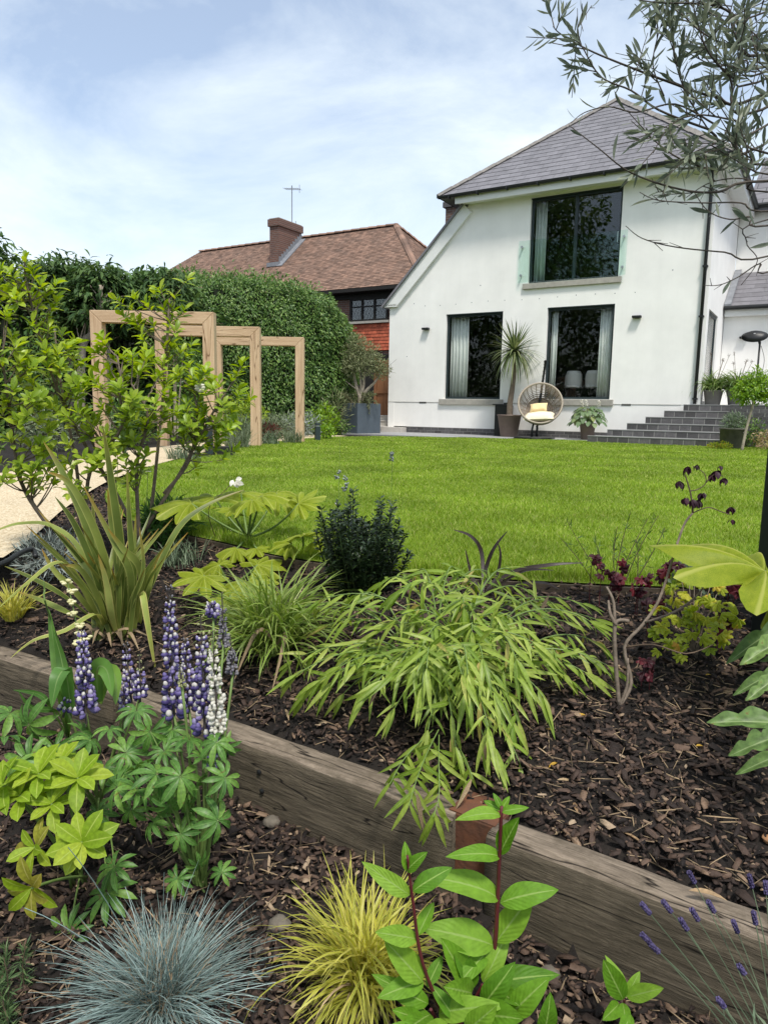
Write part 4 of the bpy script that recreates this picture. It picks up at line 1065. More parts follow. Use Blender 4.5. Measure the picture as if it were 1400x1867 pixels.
MB().box((-.27, -.14, .802), (.10, .155, .83)).build('box_lid', M['black'], bn, bevel=.006)
HOST = hw(3.32, -.62, .012)
round_pot('plant_pot', 'small taupe pot with the hosta left of the steps', HOST, .14, .19, .40, M['potbrown'])
AG1, AG2 = hw(5.94, .25, .882), hw(6.42, .30, .882)
def bowl_pot(label, loc):
    return round_pot('plant_pot', label, loc, .16, .205, .34, M['potgrey'], 'pots of strappy leaves on the terrace')
bowl_pot('grey pot of strappy leaves beside the house corner downpipe', AG1)
bowl_pot('grey pot of strappy leaves in front of the white lean-to wall', AG2)
LAV = Vector((6.98, 14.45, .0))
round_pot('plant_pot', 'weathered dark pot with lavender at the foot of the steps', LAV, .22, .24, .40, M['potdark'])
HYD = hw(7.75, -.35, .882)
round_pot('plant_pot', 'pale pot with broad leaves at the right edge of the terrace', HYD, .2, .26, .4, M['potgrey'])

# patio heater
hp = hw(6.74, 1.2, .882)
o = thing('patio_heater', 'black electric patio heater with oval head on the terrace', 'heater', hp, HA)
MB().lathe([(.24, 0), (.24, .03), (.05, .045)], 24).build('base', M['black'], o, True)
MB().tube([(0, 0, .04), (0, 0, 1.50)], .022, 8).build('pole', M['black'], o, True)
hd = MB(); hd.lathe([(.02, .09), (.16, .07), (.25, .0), (.24, -.015)], 28, cap=False)
h_ = hd.build('head', M['black'], o, True); h_.matrix_basis = Matrix.Translation((-.12, -.03, 1.62)) @ Matrix.Rotation(R(48), 4, 'X') @ Matrix.Diagonal((1.15, .75, 1, 1))
mb = MB()
for i in range(-3, 4): mb.tube([(-.21 * math.cos(i * .35), i * .065, -.02), (.21 * math.cos(i * .35), i * .065, -.02)], .007, 5)
gq = mb.build('grille', M['steel'], h_)
MB().tube([(0, 0, 1.45), (-.03, -.02, 1.56)], .03, 8).build('neck', M['black'], o)
MB().tube(spline([(.03, 0, 1.4), (.12, 0, 1.1), (.10, 0, .8), (.04, 0, .7)], 5), .006, 5).build('cable', M['black'], o)

# tall dark post at the right edge, hose
o = thing('garden_post', 'dark green square garden post at the right edge of the bark bed', 'post', (1.322, 2.30, G(1.322, 2.3)), R(6))
MB().box((-.062, -.062, -.1), (.062, .062, 1.25)).build('post_body', M['dgreen'], o, bevel=.008)
MB().box((-.072, -.072, 1.2505), (.072, .072, 1.28)).build('post_cap', M['dgreen'], o, bevel=.005)
ho = MB().tube(spline([(-1.511, 2.636, 0.03), (-1.483, 2.748, 0.04), (-1.49, 2.883, 0.05), (-1.498, 2.991, 0.04), (-1.461, 2.941, 0.02)], 6), .011, 8).build('hose', M['black'], None, True)
tag(ho, 'black garden hose curling at the edge of the gravel path', 'hose')
# loose stones on the bark
def stone(x, y, r, label, mat):
    bm_v, bm_f = [], []
    k, q = 10, 7
    for i in range(q + 1):
        for j in range(k):
            a, b_ = math.pi * i / q, 2 * math.pi * j / k
            d = Vector((math.sin(a) * math.cos(b_), math.sin(a) * math.sin(b_), math.cos(a)))
            w = 1 + .35 * mnoise.noise(d * 1.6 + Vector((x * 9, y * 5, 0)))
            bm_v.append((d.x * r * w * 1.15, d.y * r * w, d.z * r * .72 * w))
    for i in range(q):
        for j in range(k): bm_f.append([i * k + j, (i + 1) * k + j, (i + 1) * k + (j + 1) % k, i * k + (j + 1) % k])
    ob = obj('stone', mesh('stone', bm_v, bm_f, mat, True)); ob.location = (x, y, G(x, y) + r * .35)
    return tag(ob, label, 'stone', 'stones on the bark')
stone(-.222, 1.477, .022, 'pale rough stone left of the yellow grass', M['stonepale'])
stone(-.30, 1.86, .022, 'dull brown stone below the middle sleeper', M['stonepale'])
stone(-.255, 1.40, .012, 'small grey pebble below the pale rough stone', M['stonepale'])
stone(.36, 1.33, .020, 'pale stone half hidden behind the tall red stem', M['stonepale'])
stone(.86, 1.45, .016, 'orange brown stone on the bark at the right above the lavender', mat_plain('orange_stone', (0.42, 0.22, 0.11), .9, .2, 30, bump=.4))

# ================================================================ PLANT TOOLKIT
def tpl(prof, n=6, fold=.25, curl=.3, cols=2, wave=0.0, sidew=0.0):
    """leaf of unit length along +Y lying in XY: half-width prof(t), folded along the midrib, curling down to the tip"""
    V, UV, F = [], [], []
    for i in range(n + 1):
        t = i / n; w = prof(t)
        for j in range(-cols // 2, cols // 2 + 1):
            u_ = j / (cols // 2)
            z = abs(u_) * w * fold - curl * t * t + wave * math.sin(t * 9 + u_ * 2) * w + sidew * abs(u_) * math.sin(t * 14)
            V.append((u_ * w, t * (1 - .18 * curl * t), z)); UV.append((u_ * .5 + .5, t))
    k = cols + 1 if cols % 2 == 0 else cols
    for i in range(n):
        for j in range(k - 1):
            a = i * k + j; F.append((a, a + 1, a + k + 1, a + k))
    return np.array(V), np.array(F), np.array(UV)
lanc = lambda W, p=.35: (lambda t: W * (math.sin(math.pi * min(1, t) ** .75) ** .9 if t < 1 else 0) + .002)
def ellip(W, peak=.5, base=.04):
    def f(t):
        q = t / peak * .5 if t < peak else .5 + (t - peak) / (1 - peak) * .5
        return W * max(0, math.sin(math.pi * q)) ** .8 + (base * W if t < .15 else .001)
    return f
class Leaves:
    """collects leaf placements of one plant; the largest in view become objects of their own, the rest one mass"""
    def __init__(s, tpls, mat, name='leaf'):
        s.t = tpls; s.mat = mat; s.name = name; s.m = []
        s.me = [npmesh(name, V, F, mat, True, UV) for V, F, UV in tpls]
    def add(s, pos, d, u=(0, 0, 1), sc=1.0, k=None):
        s.m.append((random.randrange(len(s.t)) if k is None else k, frame(pos, d, u, sc)))
    def flush(s, parent, origin, most=300, rest_name='foliage'):
        T = Matrix.Translation(-Vector(origin))
        items = s.m
        if len(items) > most:
            E_ = Vector(EYE)
            items = sorted(items, key=lambda q: (q[1].translation - E_).length / max(q[1].to_scale().y, 1e-4))
        for k, mt in items[:most]: obj(s.name, s.me[k], parent, T @ mt)
        rest = items[most:]
        if rest:
            o = obj(rest_name, merged(rest_name, s.t, [(k, T @ mt) for k, mt in rest], s.mat), parent); o['kind'] = 'stuff'
def merged(name, tpls, items, mat):
    VV, FF, UU, off = [], [], [], 0
    for k, (V, F, UV) in enumerate(tpls):
        ms = np.array([list(map(list, mt)) for q, mt in items if q == k])
        if not len(ms): continue
        P = np.einsum('nij,vj->nvi', ms[:, :3, :3], V) + ms[:, None, :3, 3]
        VV.append(P.reshape(-1, 3)); UU.append(np.tile(UV, (len(ms), 1)))
        FF.append((F[None] + (np.arange(len(ms)) * len(V))[:, None, None]).reshape(-1, F.shape[1]) + off); off += len(ms) * len(V)
    return npmesh(name, np.concatenate(VV), np.concatenate(FF), mat, True, np.concatenate(UU))
def np_frames(P, D, Un, S):
    """vectorised frame(): positions, directions, ups, scales"""
    y = D / np.linalg.norm(D, axis=1, keepdims=True); x = np.cross(y, Un); x /= np.maximum(np.linalg.norm(x, axis=1, keepdims=True), 1e-6); z = np.cross(x, y)
    S = np.asarray(S)[:, None]
    m_ = np.zeros((len(P), 4, 4)); m_[:, :3, 0] = x * S; m_[:, :3, 1] = y * S; m_[:, :3, 2] = z * S; m_[:, :3, 3] = P; m_[:, 3, 3] = 1
    return m_
def mass(name, T, P, D, Un, S, mat, parent=None, origin=(0, 0, 0), kind='stuff'):
    """one mesh of many leaves of template T"""
    V, F, UV = T; ms = np_frames(P - np.array(origin), D, Un, S); k = len(P)
    Q = (np.einsum('nij,vj->nvi', ms[:, :3, :3], V) + ms[:, None, :3, 3]).reshape(-1, 3)
    FF = (F[None] + (np.arange(k) * len(V))[:, None, None]).reshape(-1, F.shape[1])
    o = obj(name, npmesh(name, Q, FF, mat, True, np.tile(UV, (k, 1))), parent)
    if kind: o['kind'] = kind
    return o
def rdir(k):
    d = rng.normal(size=(k, 3)); return d / np.linalg.norm(d, axis=1, keepdims=True)
def blob_leaves(blobs, k, shell=.35, droop=.2, out=.8, flat=0.0):
    """leaf positions in the outer shells of ellipsoids (cx,cy,cz,rx,ry,rz)"""
    B = np.array(blobs, float); w = (B[:, 3] * B[:, 4] + B[:, 4] * B[:, 5] + B[:, 3] * B[:, 5]); pick = rng.choice(len(B), k, p=w / w.sum())
    d = rdir(k); rr = 1 - shell * rng.random(k) ** 1.6
    rr *= 1 + .10 * np.sin(d[:, 0] * 9 + pick * 2) * np.sin(d[:, 2] * 8 + pick) + .06 * rng.normal(size=k)
    P = B[pick, :3] + d * B[pick, 3:] * rr[:, None]
    D = d * out + rng.normal(0, .55, (k, 3)); D[:, 2] -= droop
    Un = d + rng.normal(0, .4, (k, 3)); Un[:, 2] += .5
    return P, D, Un
def blades(k, r0, L, W, elev, droop, seg=6, taper=.75, az=None, jit=.12):
    """clump of arching grass blades around the origin -> V,F,UV arrays"""
    ph = rng.uniform(0, 2 * np.pi, k) if az is None else rng.uniform(az[0], az[1], k)
    rb = r0 * np.sqrt(rng.random(k)); pa = rng.uniform(0, 2 * np.pi, k)
    p = np.stack([rb * np.cos(pa), rb * np.sin(pa), np.zeros(k)], -1)
    Ln = rng.uniform(*L, k); Wd = rng.uniform(*W, k); e0 = rng.uniform(*elev, k); dr = rng.uniform(*droop, k)
    side = np.stack([-np.sin(ph), np.cos(ph), np.zeros(k)], -1)
    tw = rng.normal(0, .5, k)
    V = np.zeros((k, seg + 1, 2, 3)); UVs = np.zeros((k, seg + 1, 2, 2)); ww = rng.normal(0, jit, k)
    for i in range(seg + 1):
        t = i / seg; e = e0 - dr * t ** 1.3; a = ph + ww * t
        d = np.stack([np.cos(e) * np.cos(a), np.cos(e) * np.sin(a), np.sin(e)], -1)
        w = Wd * (1 - t ** 2.2) ** taper * .5 + .0002
        nrm = np.cross(d, side); s2 = side * np.cos(tw)[:, None] + nrm * np.sin(tw)[:, None]
        V[:, i, 0] = p - s2 * w[:, None]; V[:, i, 1] = p + s2 * w[:, None]
        UVs[:, i, 0] = (0, t); UVs[:, i, 1] = (1, t)
        p = p + d * (Ln / seg)[:, None]
    b0 = (np.arange(k) * (seg + 1) * 2)[:, None, None]
    F0 = np.array([[2 * i, 2 * i + 1, 2 * i + 3, 2 * i + 2] for i in range(seg)])
    return V.reshape(-1, 3), (b0 + F0[None]).reshape(-1, 4), UVs.reshape(-1, 2)
def clump(name, label, cat, loc, mat, parts, group=None):
    """grass-like plant: root + one or more masses of blades"""
    o = thing(name, label, cat, loc, 0, group)
    for pr in parts:
        mt = pr.pop('mat', mat); nm = pr.pop('part', 'blades')
        V, F, UV = blades(**pr)
        b_ = obj(nm, npmesh(nm, V, F, mt, True, UV), o); b_['kind'] = 'stuff'
    return o
def ribbon(pts, width, fold=.25, n_up=None, twist=0.0, sub=5):
    """strap leaf along a curve; width(t) full width"""
    C = spline(pts, sub); k = len(C); V, UV, F = [], [], []
    for i, p in enumerate(C):
        t = i / (k - 1); d = (C[min(i + 1, k - 1)] - C[max(i - 1, 0)]).normalized()
        up_ = Vector(n_up) if n_up else Vector((0, -.5, 1))
        s_ = d.cross(up_); s_ = s_.normalized() if s_.length > 1e-4 else Vector((1, 0, 0)); nn = s_.cross(d)
        if twist:
            a = twist * t; s_, nn = s_ * math.cos(a) + nn * math.sin(a), nn * math.cos(a) - s_ * math.sin(a)
        w = width(t) / 2
        for u_ in (-1, 0, 1):
            V.append(tuple(p + s_ * w * u_ + nn * abs(u_) * w * fold)); UV.append((u_ * .5 + .5, t))
    for i in range(k - 1):
        for j in range(2):
            a = i * 3 + j; F.append([a, a + 1, a + 4, a + 3])
    return V, F, UV
def strap(parent, origin, pts, W, mat, fold=.25, up_=None, twist=0.0, name='leaf', tail=.5):
    wf = lambda t: W * (.55 + .45 * min(1, t / .35)) * (1 - max(0, (t - tail) / (1 - tail)) ** 1.6) + .0008
    V, F, UV = ribbon(pts, wf, fold, up_, twist)
    o_ = Vector(origin); V = [tuple(Vector(p) - o_) for p in V]
    return obj(name, mesh(name, V, F, mat, True, UV), parent)

# leaf templates
T_OBOV = [tpl(ellip(.21, .64), 5, .35, c) for c in (.10, .22, .36)]
T_OVATE = [tpl(ellip(w_, .42), 14, f_, c, cols=4, sidew=.010, wave=v_) for w_, f_, c, v_ in ((.205, .25, .18, .03), (.19, .45, .32, .06), (.215, .15, .48, .05), (.20, .6, .10, .04), (.18, .3, .7, .05))]
T_BAMB = [tpl(ellip(.062, .30), 6, .3, c) for c in (.12, .3, .5)]
T_OLIVE = [tpl(ellip(.095, .55), 4, .3, c) for c in (.05, .15)]
T_TINY = tpl(ellip(.26, .5), 2, .3, .15)
T_HEDGE = tpl(ellip(.20, .45), 2, .35, .3)
T_NEED = tpl(ellip(.06, .5), 2, .1, .2)
T_SPRAY = tpl(ellip(.16, .35), 3, .2, .5)

# leaf colours
M['l_shrub'] = mat_leaf('shrub_leaf', [(0, (0.18, 0.29, 0.022)), (.5, (0.29, 0.415, 0.034)), (1, (0.43, 0.53, 0.06))], .48, .36, .4, rib=(0.26, 0.36, 0.08))
M['l_hedge'] = mat_leaf('hedge_leaf', [(0, (0.05, 0.115, 0.024)), (.6, (0.12, 0.22, 0.048)), (1, (0.23, 0.33, 0.09))], .32, .4, .4)
M['l_conifer'] = mat_leaf('conifer_spray', [(0, (0.028, 0.062, 0.020)), (.6, (0.07, 0.135, 0.038)), (1, (0.13, 0.20, 0.06))], .25, .6, .2)
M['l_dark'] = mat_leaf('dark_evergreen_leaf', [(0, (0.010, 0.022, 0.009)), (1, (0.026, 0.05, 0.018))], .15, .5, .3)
M['l_olive'] = mat_leaf('olive_leaf', [(0, (0.10, 0.13, 0.088)), (.6, (0.18, 0.215, 0.15)), (1, (0.31, 0.34, 0.25))], .3, .45, .35, rib=(0.20, 0.23, 0.15))
M['l_olivebig'] = mat_leaf('potted_olive_leaf', [(0, (0.12, 0.145, 0.065)), (.6, (0.20, 0.225, 0.105)), (1, (0.31, 0.33, 0.18))], .22, .5, .3)
M['l_phorm'] = mat_leaf('sword_leaf', [(0, (0.095, 0.135, 0.028)), (.6, (0.155, 0.205, 0.045)), (1, (0.26, 0.30, 0.07))], .28, .4, .4, edge=(0.33, 0.35, 0.10), edge_w=.84, tip=(0.42, 0.20, 0.03))
M['l_phormy'] = mat_leaf('pale_sword_leaf', [(0, (0.27, 0.33, 0.07)), (1, (0.38, 0.42, 0.12))], .3, .4, .4, edge=(0.50, 0.46, 0.15), tip=(0.42, 0.22, 0.05))
M['l_fats'] = mat_leaf('spotted_fatsia_leaf', [(0, (0.30, 0.36, 0.035)), (1, (0.42, 0.46, 0.06))], .42, .4, .35, mottling=.35)
M['l_fatsg'] = mat_leaf('blue_green_lobed_leaf', [(0, (0.085, 0.16, 0.045)), (1, (0.18, 0.275, 0.075))], .3, .45, .35, rib=(0.27, 0.36, 0.15), mottling=.4, spots=9.0)
M['l_fern'] = mat_leaf('deep_green_fern', [(0, (0.03, 0.095, 0.018)), (1, (0.075, 0.17, 0.035))], .3, .5, .3)
M['l_sedge'] = mat_leaf('sedge_blade', [(0, (0.12, 0.215, 0.026)), (.7, (0.22, 0.34, 0.05)), (1, (0.37, 0.44, 0.13))], .38, .45, .35, edge=(0.38, 0.42, 0.16), edge_w=.8)
M['l_ilex'] = mat_leaf('dark_box_leaf', [(0, (0.012, 0.026, 0.010)), (.7, (0.028, 0.052, 0.018)), (1, (0.07, 0.105, 0.04))], .12, .3, .5)
M['l_bamb'] = mat_leaf('bamboo_leaf', [(0, (0.15, 0.25, 0.03)), (.45, (0.25, 0.365, 0.048)), (.95, (0.37, 0.46, 0.09)), (1, (0.48, 0.36, 0.12))], .42, .42, .35, rib=(0.36, 0.43, 0.13), spots=5.0)
M['l_lup'] = mat_leaf('lupin_leaf', [(0, (0.06, 0.15, 0.03)), (.7, (0.11, 0.24, 0.045)), (1, (0.18, 0.32, 0.06))], .35, .42, .35, rib=(0.20, 0.31, 0.10), mottling=.32, spots=6.0)
M['l_lime'] = mat_leaf('lime_leaf', [(0, (0.20, 0.32, 0.018)), (.6, (0.29, 0.41, 0.03)), (1, (0.38, 0.46, 0.05))], .42, .52, .25, rib=(0.42, 0.52, 0.10), mottling=.2)
M['l_limey'] = mat_leaf('yellowing_leaf', [(0, (0.28, 0.30, 0.04)), (1, (0.40, 0.34, 0.06))], .4, .45, .3, rib=(0.5, 0.45, 0.15))
M['l_fesc'] = mat_leaf('blue_fescue_blade', [(0, (0.115, 0.165, 0.150)), (.5, (0.20, 0.275, 0.255)), (.9, (0.31, 0.40, 0.385)), (1, (0.38, 0.34, 0.27))], .15, .5, .3)
M['l_acor'] = mat_leaf('golden_sedge_blade', [(0, (0.28, 0.35, 0.03)), (.5, (0.50, 0.51, 0.05)), (1, (0.66, 0.61, 0.13))], .4, .42, .35, edge=(0.55, 0.52, 0.14), edge_w=.55)
M['l_hyd'] = mat_leaf('hydrangea_leaf', [(0, (0.088, 0.215, 0.016)), (.6, (0.145, 0.305, 0.024)), (1, (0.22, 0.38, 0.042))], .38, .55, .22, rib=(0.28, 0.42, 0.10), veins=.22, mottling=.15)
M['l_rose'] = mat_leaf('rosemary_needle', [(0, (0.05, 0.095, 0.035)), (1, (0.125, 0.19, 0.075))], .2, .5, .3)
M['l_lav'] = mat_leaf('grey_green_leaf', [(0, (0.10, 0.145, 0.085)), (1, (0.20, 0.255, 0.16))], .2, .5, .3)
M['l_maroon'] = mat_leaf('maroon_leaf', [(0, (0.038, 0.008, 0.012)), (.6, (0.085, 0.014, 0.022)), (1, (0.17, 0.022, 0.03))], .3, .45, .35)
M['l_dpurp'] = mat_leaf('dark_purple_petal', [(0, (0.020, 0.007, 0.013)), (1, (0.062, 0.018, 0.034))], .25, .5, .3)
M['l_dphorm'] = mat_leaf('dark_bronze_blade', [(0, (0.028, 0.020, 0.018)), (1, (0.06, 0.042, 0.036))], .15, .4, .4)
M['l_yel'] = mat_leaf('yellow_green_leaf', [(0, (0.24, 0.33, 0.03)), (.6, (0.42, 0.48, 0.05)), (.9, (0.56, 0.54, 0.06)), (1, (0.58, 0.34, 0.06))], .45, .45, .3)
M['l_silver'] = mat_leaf('silver_leaf', [(0, (0.16, 0.19, 0.17)), (1, (0.33, 0.37, 0.34))], .15, .7, .2)
M['l_palm'] = mat_leaf('palm_blade', [(0, (0.055, 0.095, 0.032)), (.6, (0.115, 0.165, 0.06)), (1, (0.27, 0.30, 0.14))], .25, .4, .4, rib=(0.30, 0.33, 0.16))
M['l_strap'] = mat_leaf('strappy_leaf', [(0, (0.085, 0.16, 0.035)), (.6, (0.17, 0.26, 0.06)), (1, (0.33, 0.40, 0.17))], .3, .4, .4)
M['l_hosta'] = mat_leaf('hosta_leaf', [(0, (0.11, 0.185, 0.085)), (.8, (0.20, 0.28, 0.14)), (1, (0.36, 0.38, 0.12))], .3, .45, .35, rib=(0.3, 0.36, 0.2))
M['l_std'] = mat_leaf('bright_green_leaf', [(0, (0.12, 0.25, 0.018)), (1, (0.27, 0.41, 0.035))], .35, .4, .4)
M['l_mid'] = mat_leaf('mid_green_leaf', [(0, (0.06, 0.125, 0.025)), (1, (0.16, 0.25, 0.055))], .3, .5, .3)
M['l_grey'] = mat_leaf('grey_border_leaf', [(0, (0.11, 0.15, 0.085)), (1, (0.25, 0.29, 0.18))], .25, .5, .3)
M['l_red'] = mat_leaf('red_brown_leaf', [(0, (0.10, 0.035, 0.025)), (1, (0.20, 0.075, 0.05))], .25, .5, .3)
M['l_pink'] = mat_leaf('pinkish_leaf', [(0, (0.30, 0.17, 0.10)), (.5, (0.36, 0.33, 0.12)), (1, (0.52, 0.36, 0.26))], .3, .5, .3)
M['p_purple'] = mat_leaf('purple_petal', [(0, (0.06, 0.045, 0.155)), (.6, (0.12, 0.095, 0.27)), (1, (0.26, 0.21, 0.43))], .25, .5, .3, mottling=.15)
M['p_white'] = mat_leaf('white_petal', [(0, (0.62, 0.60, 0.50)), (1, (0.78, 0.76, 0.70))], .3, .5, .3, mottling=.08)
M['p_cream'] = mat_leaf('cream_petal', [(0, (0.62, 0.60, 0.32)), (1, (0.78, 0.75, 0.50))], .3, .5, .3, mottling=.08)
M['p_lav'] = mat_leaf('lavender_floret', [(0, (0.05, 0.04, 0.105)), (1, (0.11, 0.09, 0.19))], .2, .6, .2)

# ================================================================ BACKGROUND GREENERY
def evergreen_wall(name, label, pts, top, depth, k, T, size, mat, core, cat='hedge', droop=.5, bulge=.22):
    """hedge along a ground polyline (front face); top(t) gives its height"""
    o = thing(name, label, cat, (pts[0][0], pts[0][1], 0)); og = o.location
    P = spline([(x, y, 0) for x, y in pts], 6); seg = np.array([[p.x, p.y] for p in P]); dl = np.r_[0, np.cumsum(np.hypot(*np.diff(seg, axis=0).T))]; Lt = dl[-1]
    s = rng.random(k) * Lt; fx, fy = np.interp(s, dl, seg[:, 0]), np.interp(s, dl, seg[:, 1])
    tx, ty = np.interp(s + .05, dl, seg[:, 0]) - fx, np.interp(s + .05, dl, seg[:, 1]) - fy; nl = np.hypot(tx, ty) + 1e-6; tx, ty = tx / nl, ty / nl
    nx_, ny_ = ty, -tx                                            # outward (towards the camera)
    sgn = np.where(ny_ > 0, -1, 1); 
    H_ = np.array([top(q) for q in s / Lt]); zf = rng.random(k) ** .8
    ontop = rng.random(k) < .25
    z = np.where(ontop, H_ + rng.normal(0, .10, k), zf * H_)
    back = np.where(ontop, rng.random(k) * depth, 0)
    nz_ = smooth_noise(s * 1.3 + 5, z * 1.3, 1.0) * bulge + smooth_noise(s * 4, z * 4, 1.0, 7) * bulge * .45
    rnd = np.clip(z / np.maximum(H_, .1), 0, 1) ** 6 * .25
    off = nz_ - rnd - np.abs(rng.normal(0, .06, k)) - back
    Q = np.stack([fx + nx_ * sgn * off, fy + ny_ * sgn * off, z], -1)
    D = np.stack([nx_ * sgn * .7, ny_ * sgn * .7, np.full(k, -droop)], -1) + rng.normal(0, .5, (k, 3)); D[ontop, 2] += droop + .6
    Un = np.stack([nx_ * sgn, ny_ * sgn, np.full(k, .6)], -1) + rng.normal(0, .35, (k, 3))
    mass('foliage', T, Q, D, Un, size * rng.uniform(.7, 1.35, k), mat, o, og)
    # opaque dark core added just behind the leaves to block light
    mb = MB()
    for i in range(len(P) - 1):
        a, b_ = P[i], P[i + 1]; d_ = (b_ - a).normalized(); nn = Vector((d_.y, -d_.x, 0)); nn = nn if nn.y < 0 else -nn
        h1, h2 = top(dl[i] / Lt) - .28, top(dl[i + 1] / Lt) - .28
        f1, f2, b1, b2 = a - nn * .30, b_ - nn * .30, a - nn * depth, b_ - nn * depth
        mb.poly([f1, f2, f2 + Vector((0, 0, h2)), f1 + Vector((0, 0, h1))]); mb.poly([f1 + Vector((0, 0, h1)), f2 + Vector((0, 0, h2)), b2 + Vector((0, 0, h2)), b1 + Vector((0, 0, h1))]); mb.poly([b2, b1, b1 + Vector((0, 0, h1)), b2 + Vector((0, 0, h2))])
    mb.build('light_block_core', core, o, origin=og)
    return o
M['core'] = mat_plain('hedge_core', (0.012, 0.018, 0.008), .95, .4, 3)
def hedge_top(t):
    return float(np.interp(t, [0, .10, .22, .35, .5, .65, 1], [2.6, 3.0, 3.35, 3.6, 3.72, 3.75, 3.7])) + .16 * mnoise.noise(Vector((t * 14, 0, 0))) + .08 * mnoise.noise(Vector((t * 50, 2, 0)))
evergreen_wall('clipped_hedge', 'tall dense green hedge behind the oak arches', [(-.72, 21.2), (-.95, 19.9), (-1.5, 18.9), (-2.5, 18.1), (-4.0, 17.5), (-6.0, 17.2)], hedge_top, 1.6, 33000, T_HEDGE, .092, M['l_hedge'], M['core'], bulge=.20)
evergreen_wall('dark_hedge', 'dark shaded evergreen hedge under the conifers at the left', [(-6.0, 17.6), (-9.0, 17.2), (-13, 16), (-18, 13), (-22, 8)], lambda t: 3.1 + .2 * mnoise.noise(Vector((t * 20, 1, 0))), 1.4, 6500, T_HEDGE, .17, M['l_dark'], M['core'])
def conifer(x, y, h, r, label, k=4300, base=.62):
    o = thing('conifer_tree', label, 'tree', (x, y, 0), 0, 'conifers along the left boundary')
    MB().tube(spline([(0, 0, -.1), (.05, 0, h * .4), (-.04, .03, h * .75), (0, 0, h * .97)], 4), [.11, .02], 7).build('trunk', M['barkpale'], o, True)
    P, D, Un, S = [], [], [], []
    nb_ = 46
    lim = MB()
    for i in range(nb_):
        f = base + (1 - base) * (i / nb_) ** .9; a = i * 2.4 + random.random(); z0 = h * f
        rl = r * (1.08 - ((f - base) / (1 - base)) ** 1.5 * .75) * random.uniform(.75, 1.1)
        tip = Vector((math.cos(a) * rl, math.sin(a) * rl, z0 + .18 * rl - .1)); st = Vector((0, 0, z0 - .15))
        c_ = bez(st, st * .5 + tip * .5 + Vector((0, 0, .2)), tip, 5); lim.tube(c_, [.018, .005], 4, cap=False)
        m_ = k // nb_
        for q in range(m_):
            t_ = random.random() ** .55; p = c_[min(5, int(t_ * 5))].lerp(c_[min(5, int(t_ * 5) + 1)], random.random())
            w_ = Vector((random.gauss(0, .16), random.gauss(0, .16), random.gauss(.02, .09))) * (r / 1.2)
            P.append(p + w_); d_ = Vector((math.cos(a), math.sin(a), .1)) + rv(.8) + Vector((0, 0, random.uniform(-.5, .35))); D.append(d_); Un.append(Vector((0, 0, 1)) + rv(.5)); S.append(random.uniform(.10, .26))
    lim.build('limbs', M['bark'], o)
    mass('crown', T_SPRAY, np.array([tuple(p) for p in P]) + np.array((x, y, 0)), np.array([tuple(p) for p in D]), np.array([tuple(p) for p in Un]), np.array(S), M['l_conifer'], o, (x, y, 0))
    return o
conifer(-8.7, 15.2, 4.05, 1.5, 'tallest feathery conifer at the far left edge above the shrub')
conifer(-7.2, 16.4, 3.72, 1.5, 'second conifer from the left edge behind the leafy shrub')
conifer(-6.0, 15.6, 3.42, 1.15, 'small conifer directly behind the bare branched trunk')
conifer(-5.1, 16.6, 3.55, 1.2, 'rightmost conifer where the clipped hedge begins')
conifer(-10.6, 14.0, 4.9, 1.7, 'conifer outside the left edge seen only in the windows')
# bare trunk with dead branches
o = thing('bare_tree', 'pale bare trunk with dead branches against the dark hedge', 'tree', (-6.15, 15.0, 0))
tr_ = [(-6.272, 15, 1.738), (-6.055, 15, 2.073), (-5.895, 15, 2.404), (-5.838, 15, 2.71), (-5.847, 15, 3.056)]
tr_ = [(tr_[0][0] - .1, 15, 0)] + tr_
MB().tube(spline(tr_, 4), [.10, .035], 8).build('trunk', M['barkpale'], o, True, origin=o.location)
for a, b_, c_ in (((-5.853, 15, 2.622), (-6.003, 15, 2.783), (-6.113, 15.1, 3.013)), ((-5.851, 15, 2.666), (-5.611, 15, 2.789), (-5.377, 15.2, 2.9)), ((-5.846, 15, 2.785), (-5.975, 15, 2.924), (-6.048, 15, 3.052)), ((-5.837, 15, 2.731), (-5.663, 15, 2.897), (-5.561, 15.1, 3.055)), ((-5.87, 15, 2.459), (-5.677, 15, 2.538), (-5.5, 15, 2.759)), ((-5.897, 15, 2.349), (-5.625, 15, 2.408), (-5.534, 15.1, 2.532)), ((-5.853, 15, 2.894), (-5.769, 15, 3.035), (-5.771, 15.2, 3.254)), ((-5.879, 15, 2.513), (-6.035, 15, 2.554), (-6.156, 15.1, 2.795)),
                  ((-6.272, 15, 1.738), (-6.366, 15, 2.177), (-6.427, 15.1, 2.517)), ((-6.272, 15, 1.738), (-6.185, 15, 2.18), (-6.17, 15.1, 2.466)), ((-6.312, 15, 1.848), (-6.248, 15, 2.289), (-6.029, 15.1, 2.579)), ((-6.272, 15, 1.738), (-6.073, 15, 2.182), (-6.077, 15.1, 2.523))):
    MB().tube(bez(a, b_, c_, 6), [.022, .005], 5).build('branch', M['barkpale'], o, True, origin=o.location)
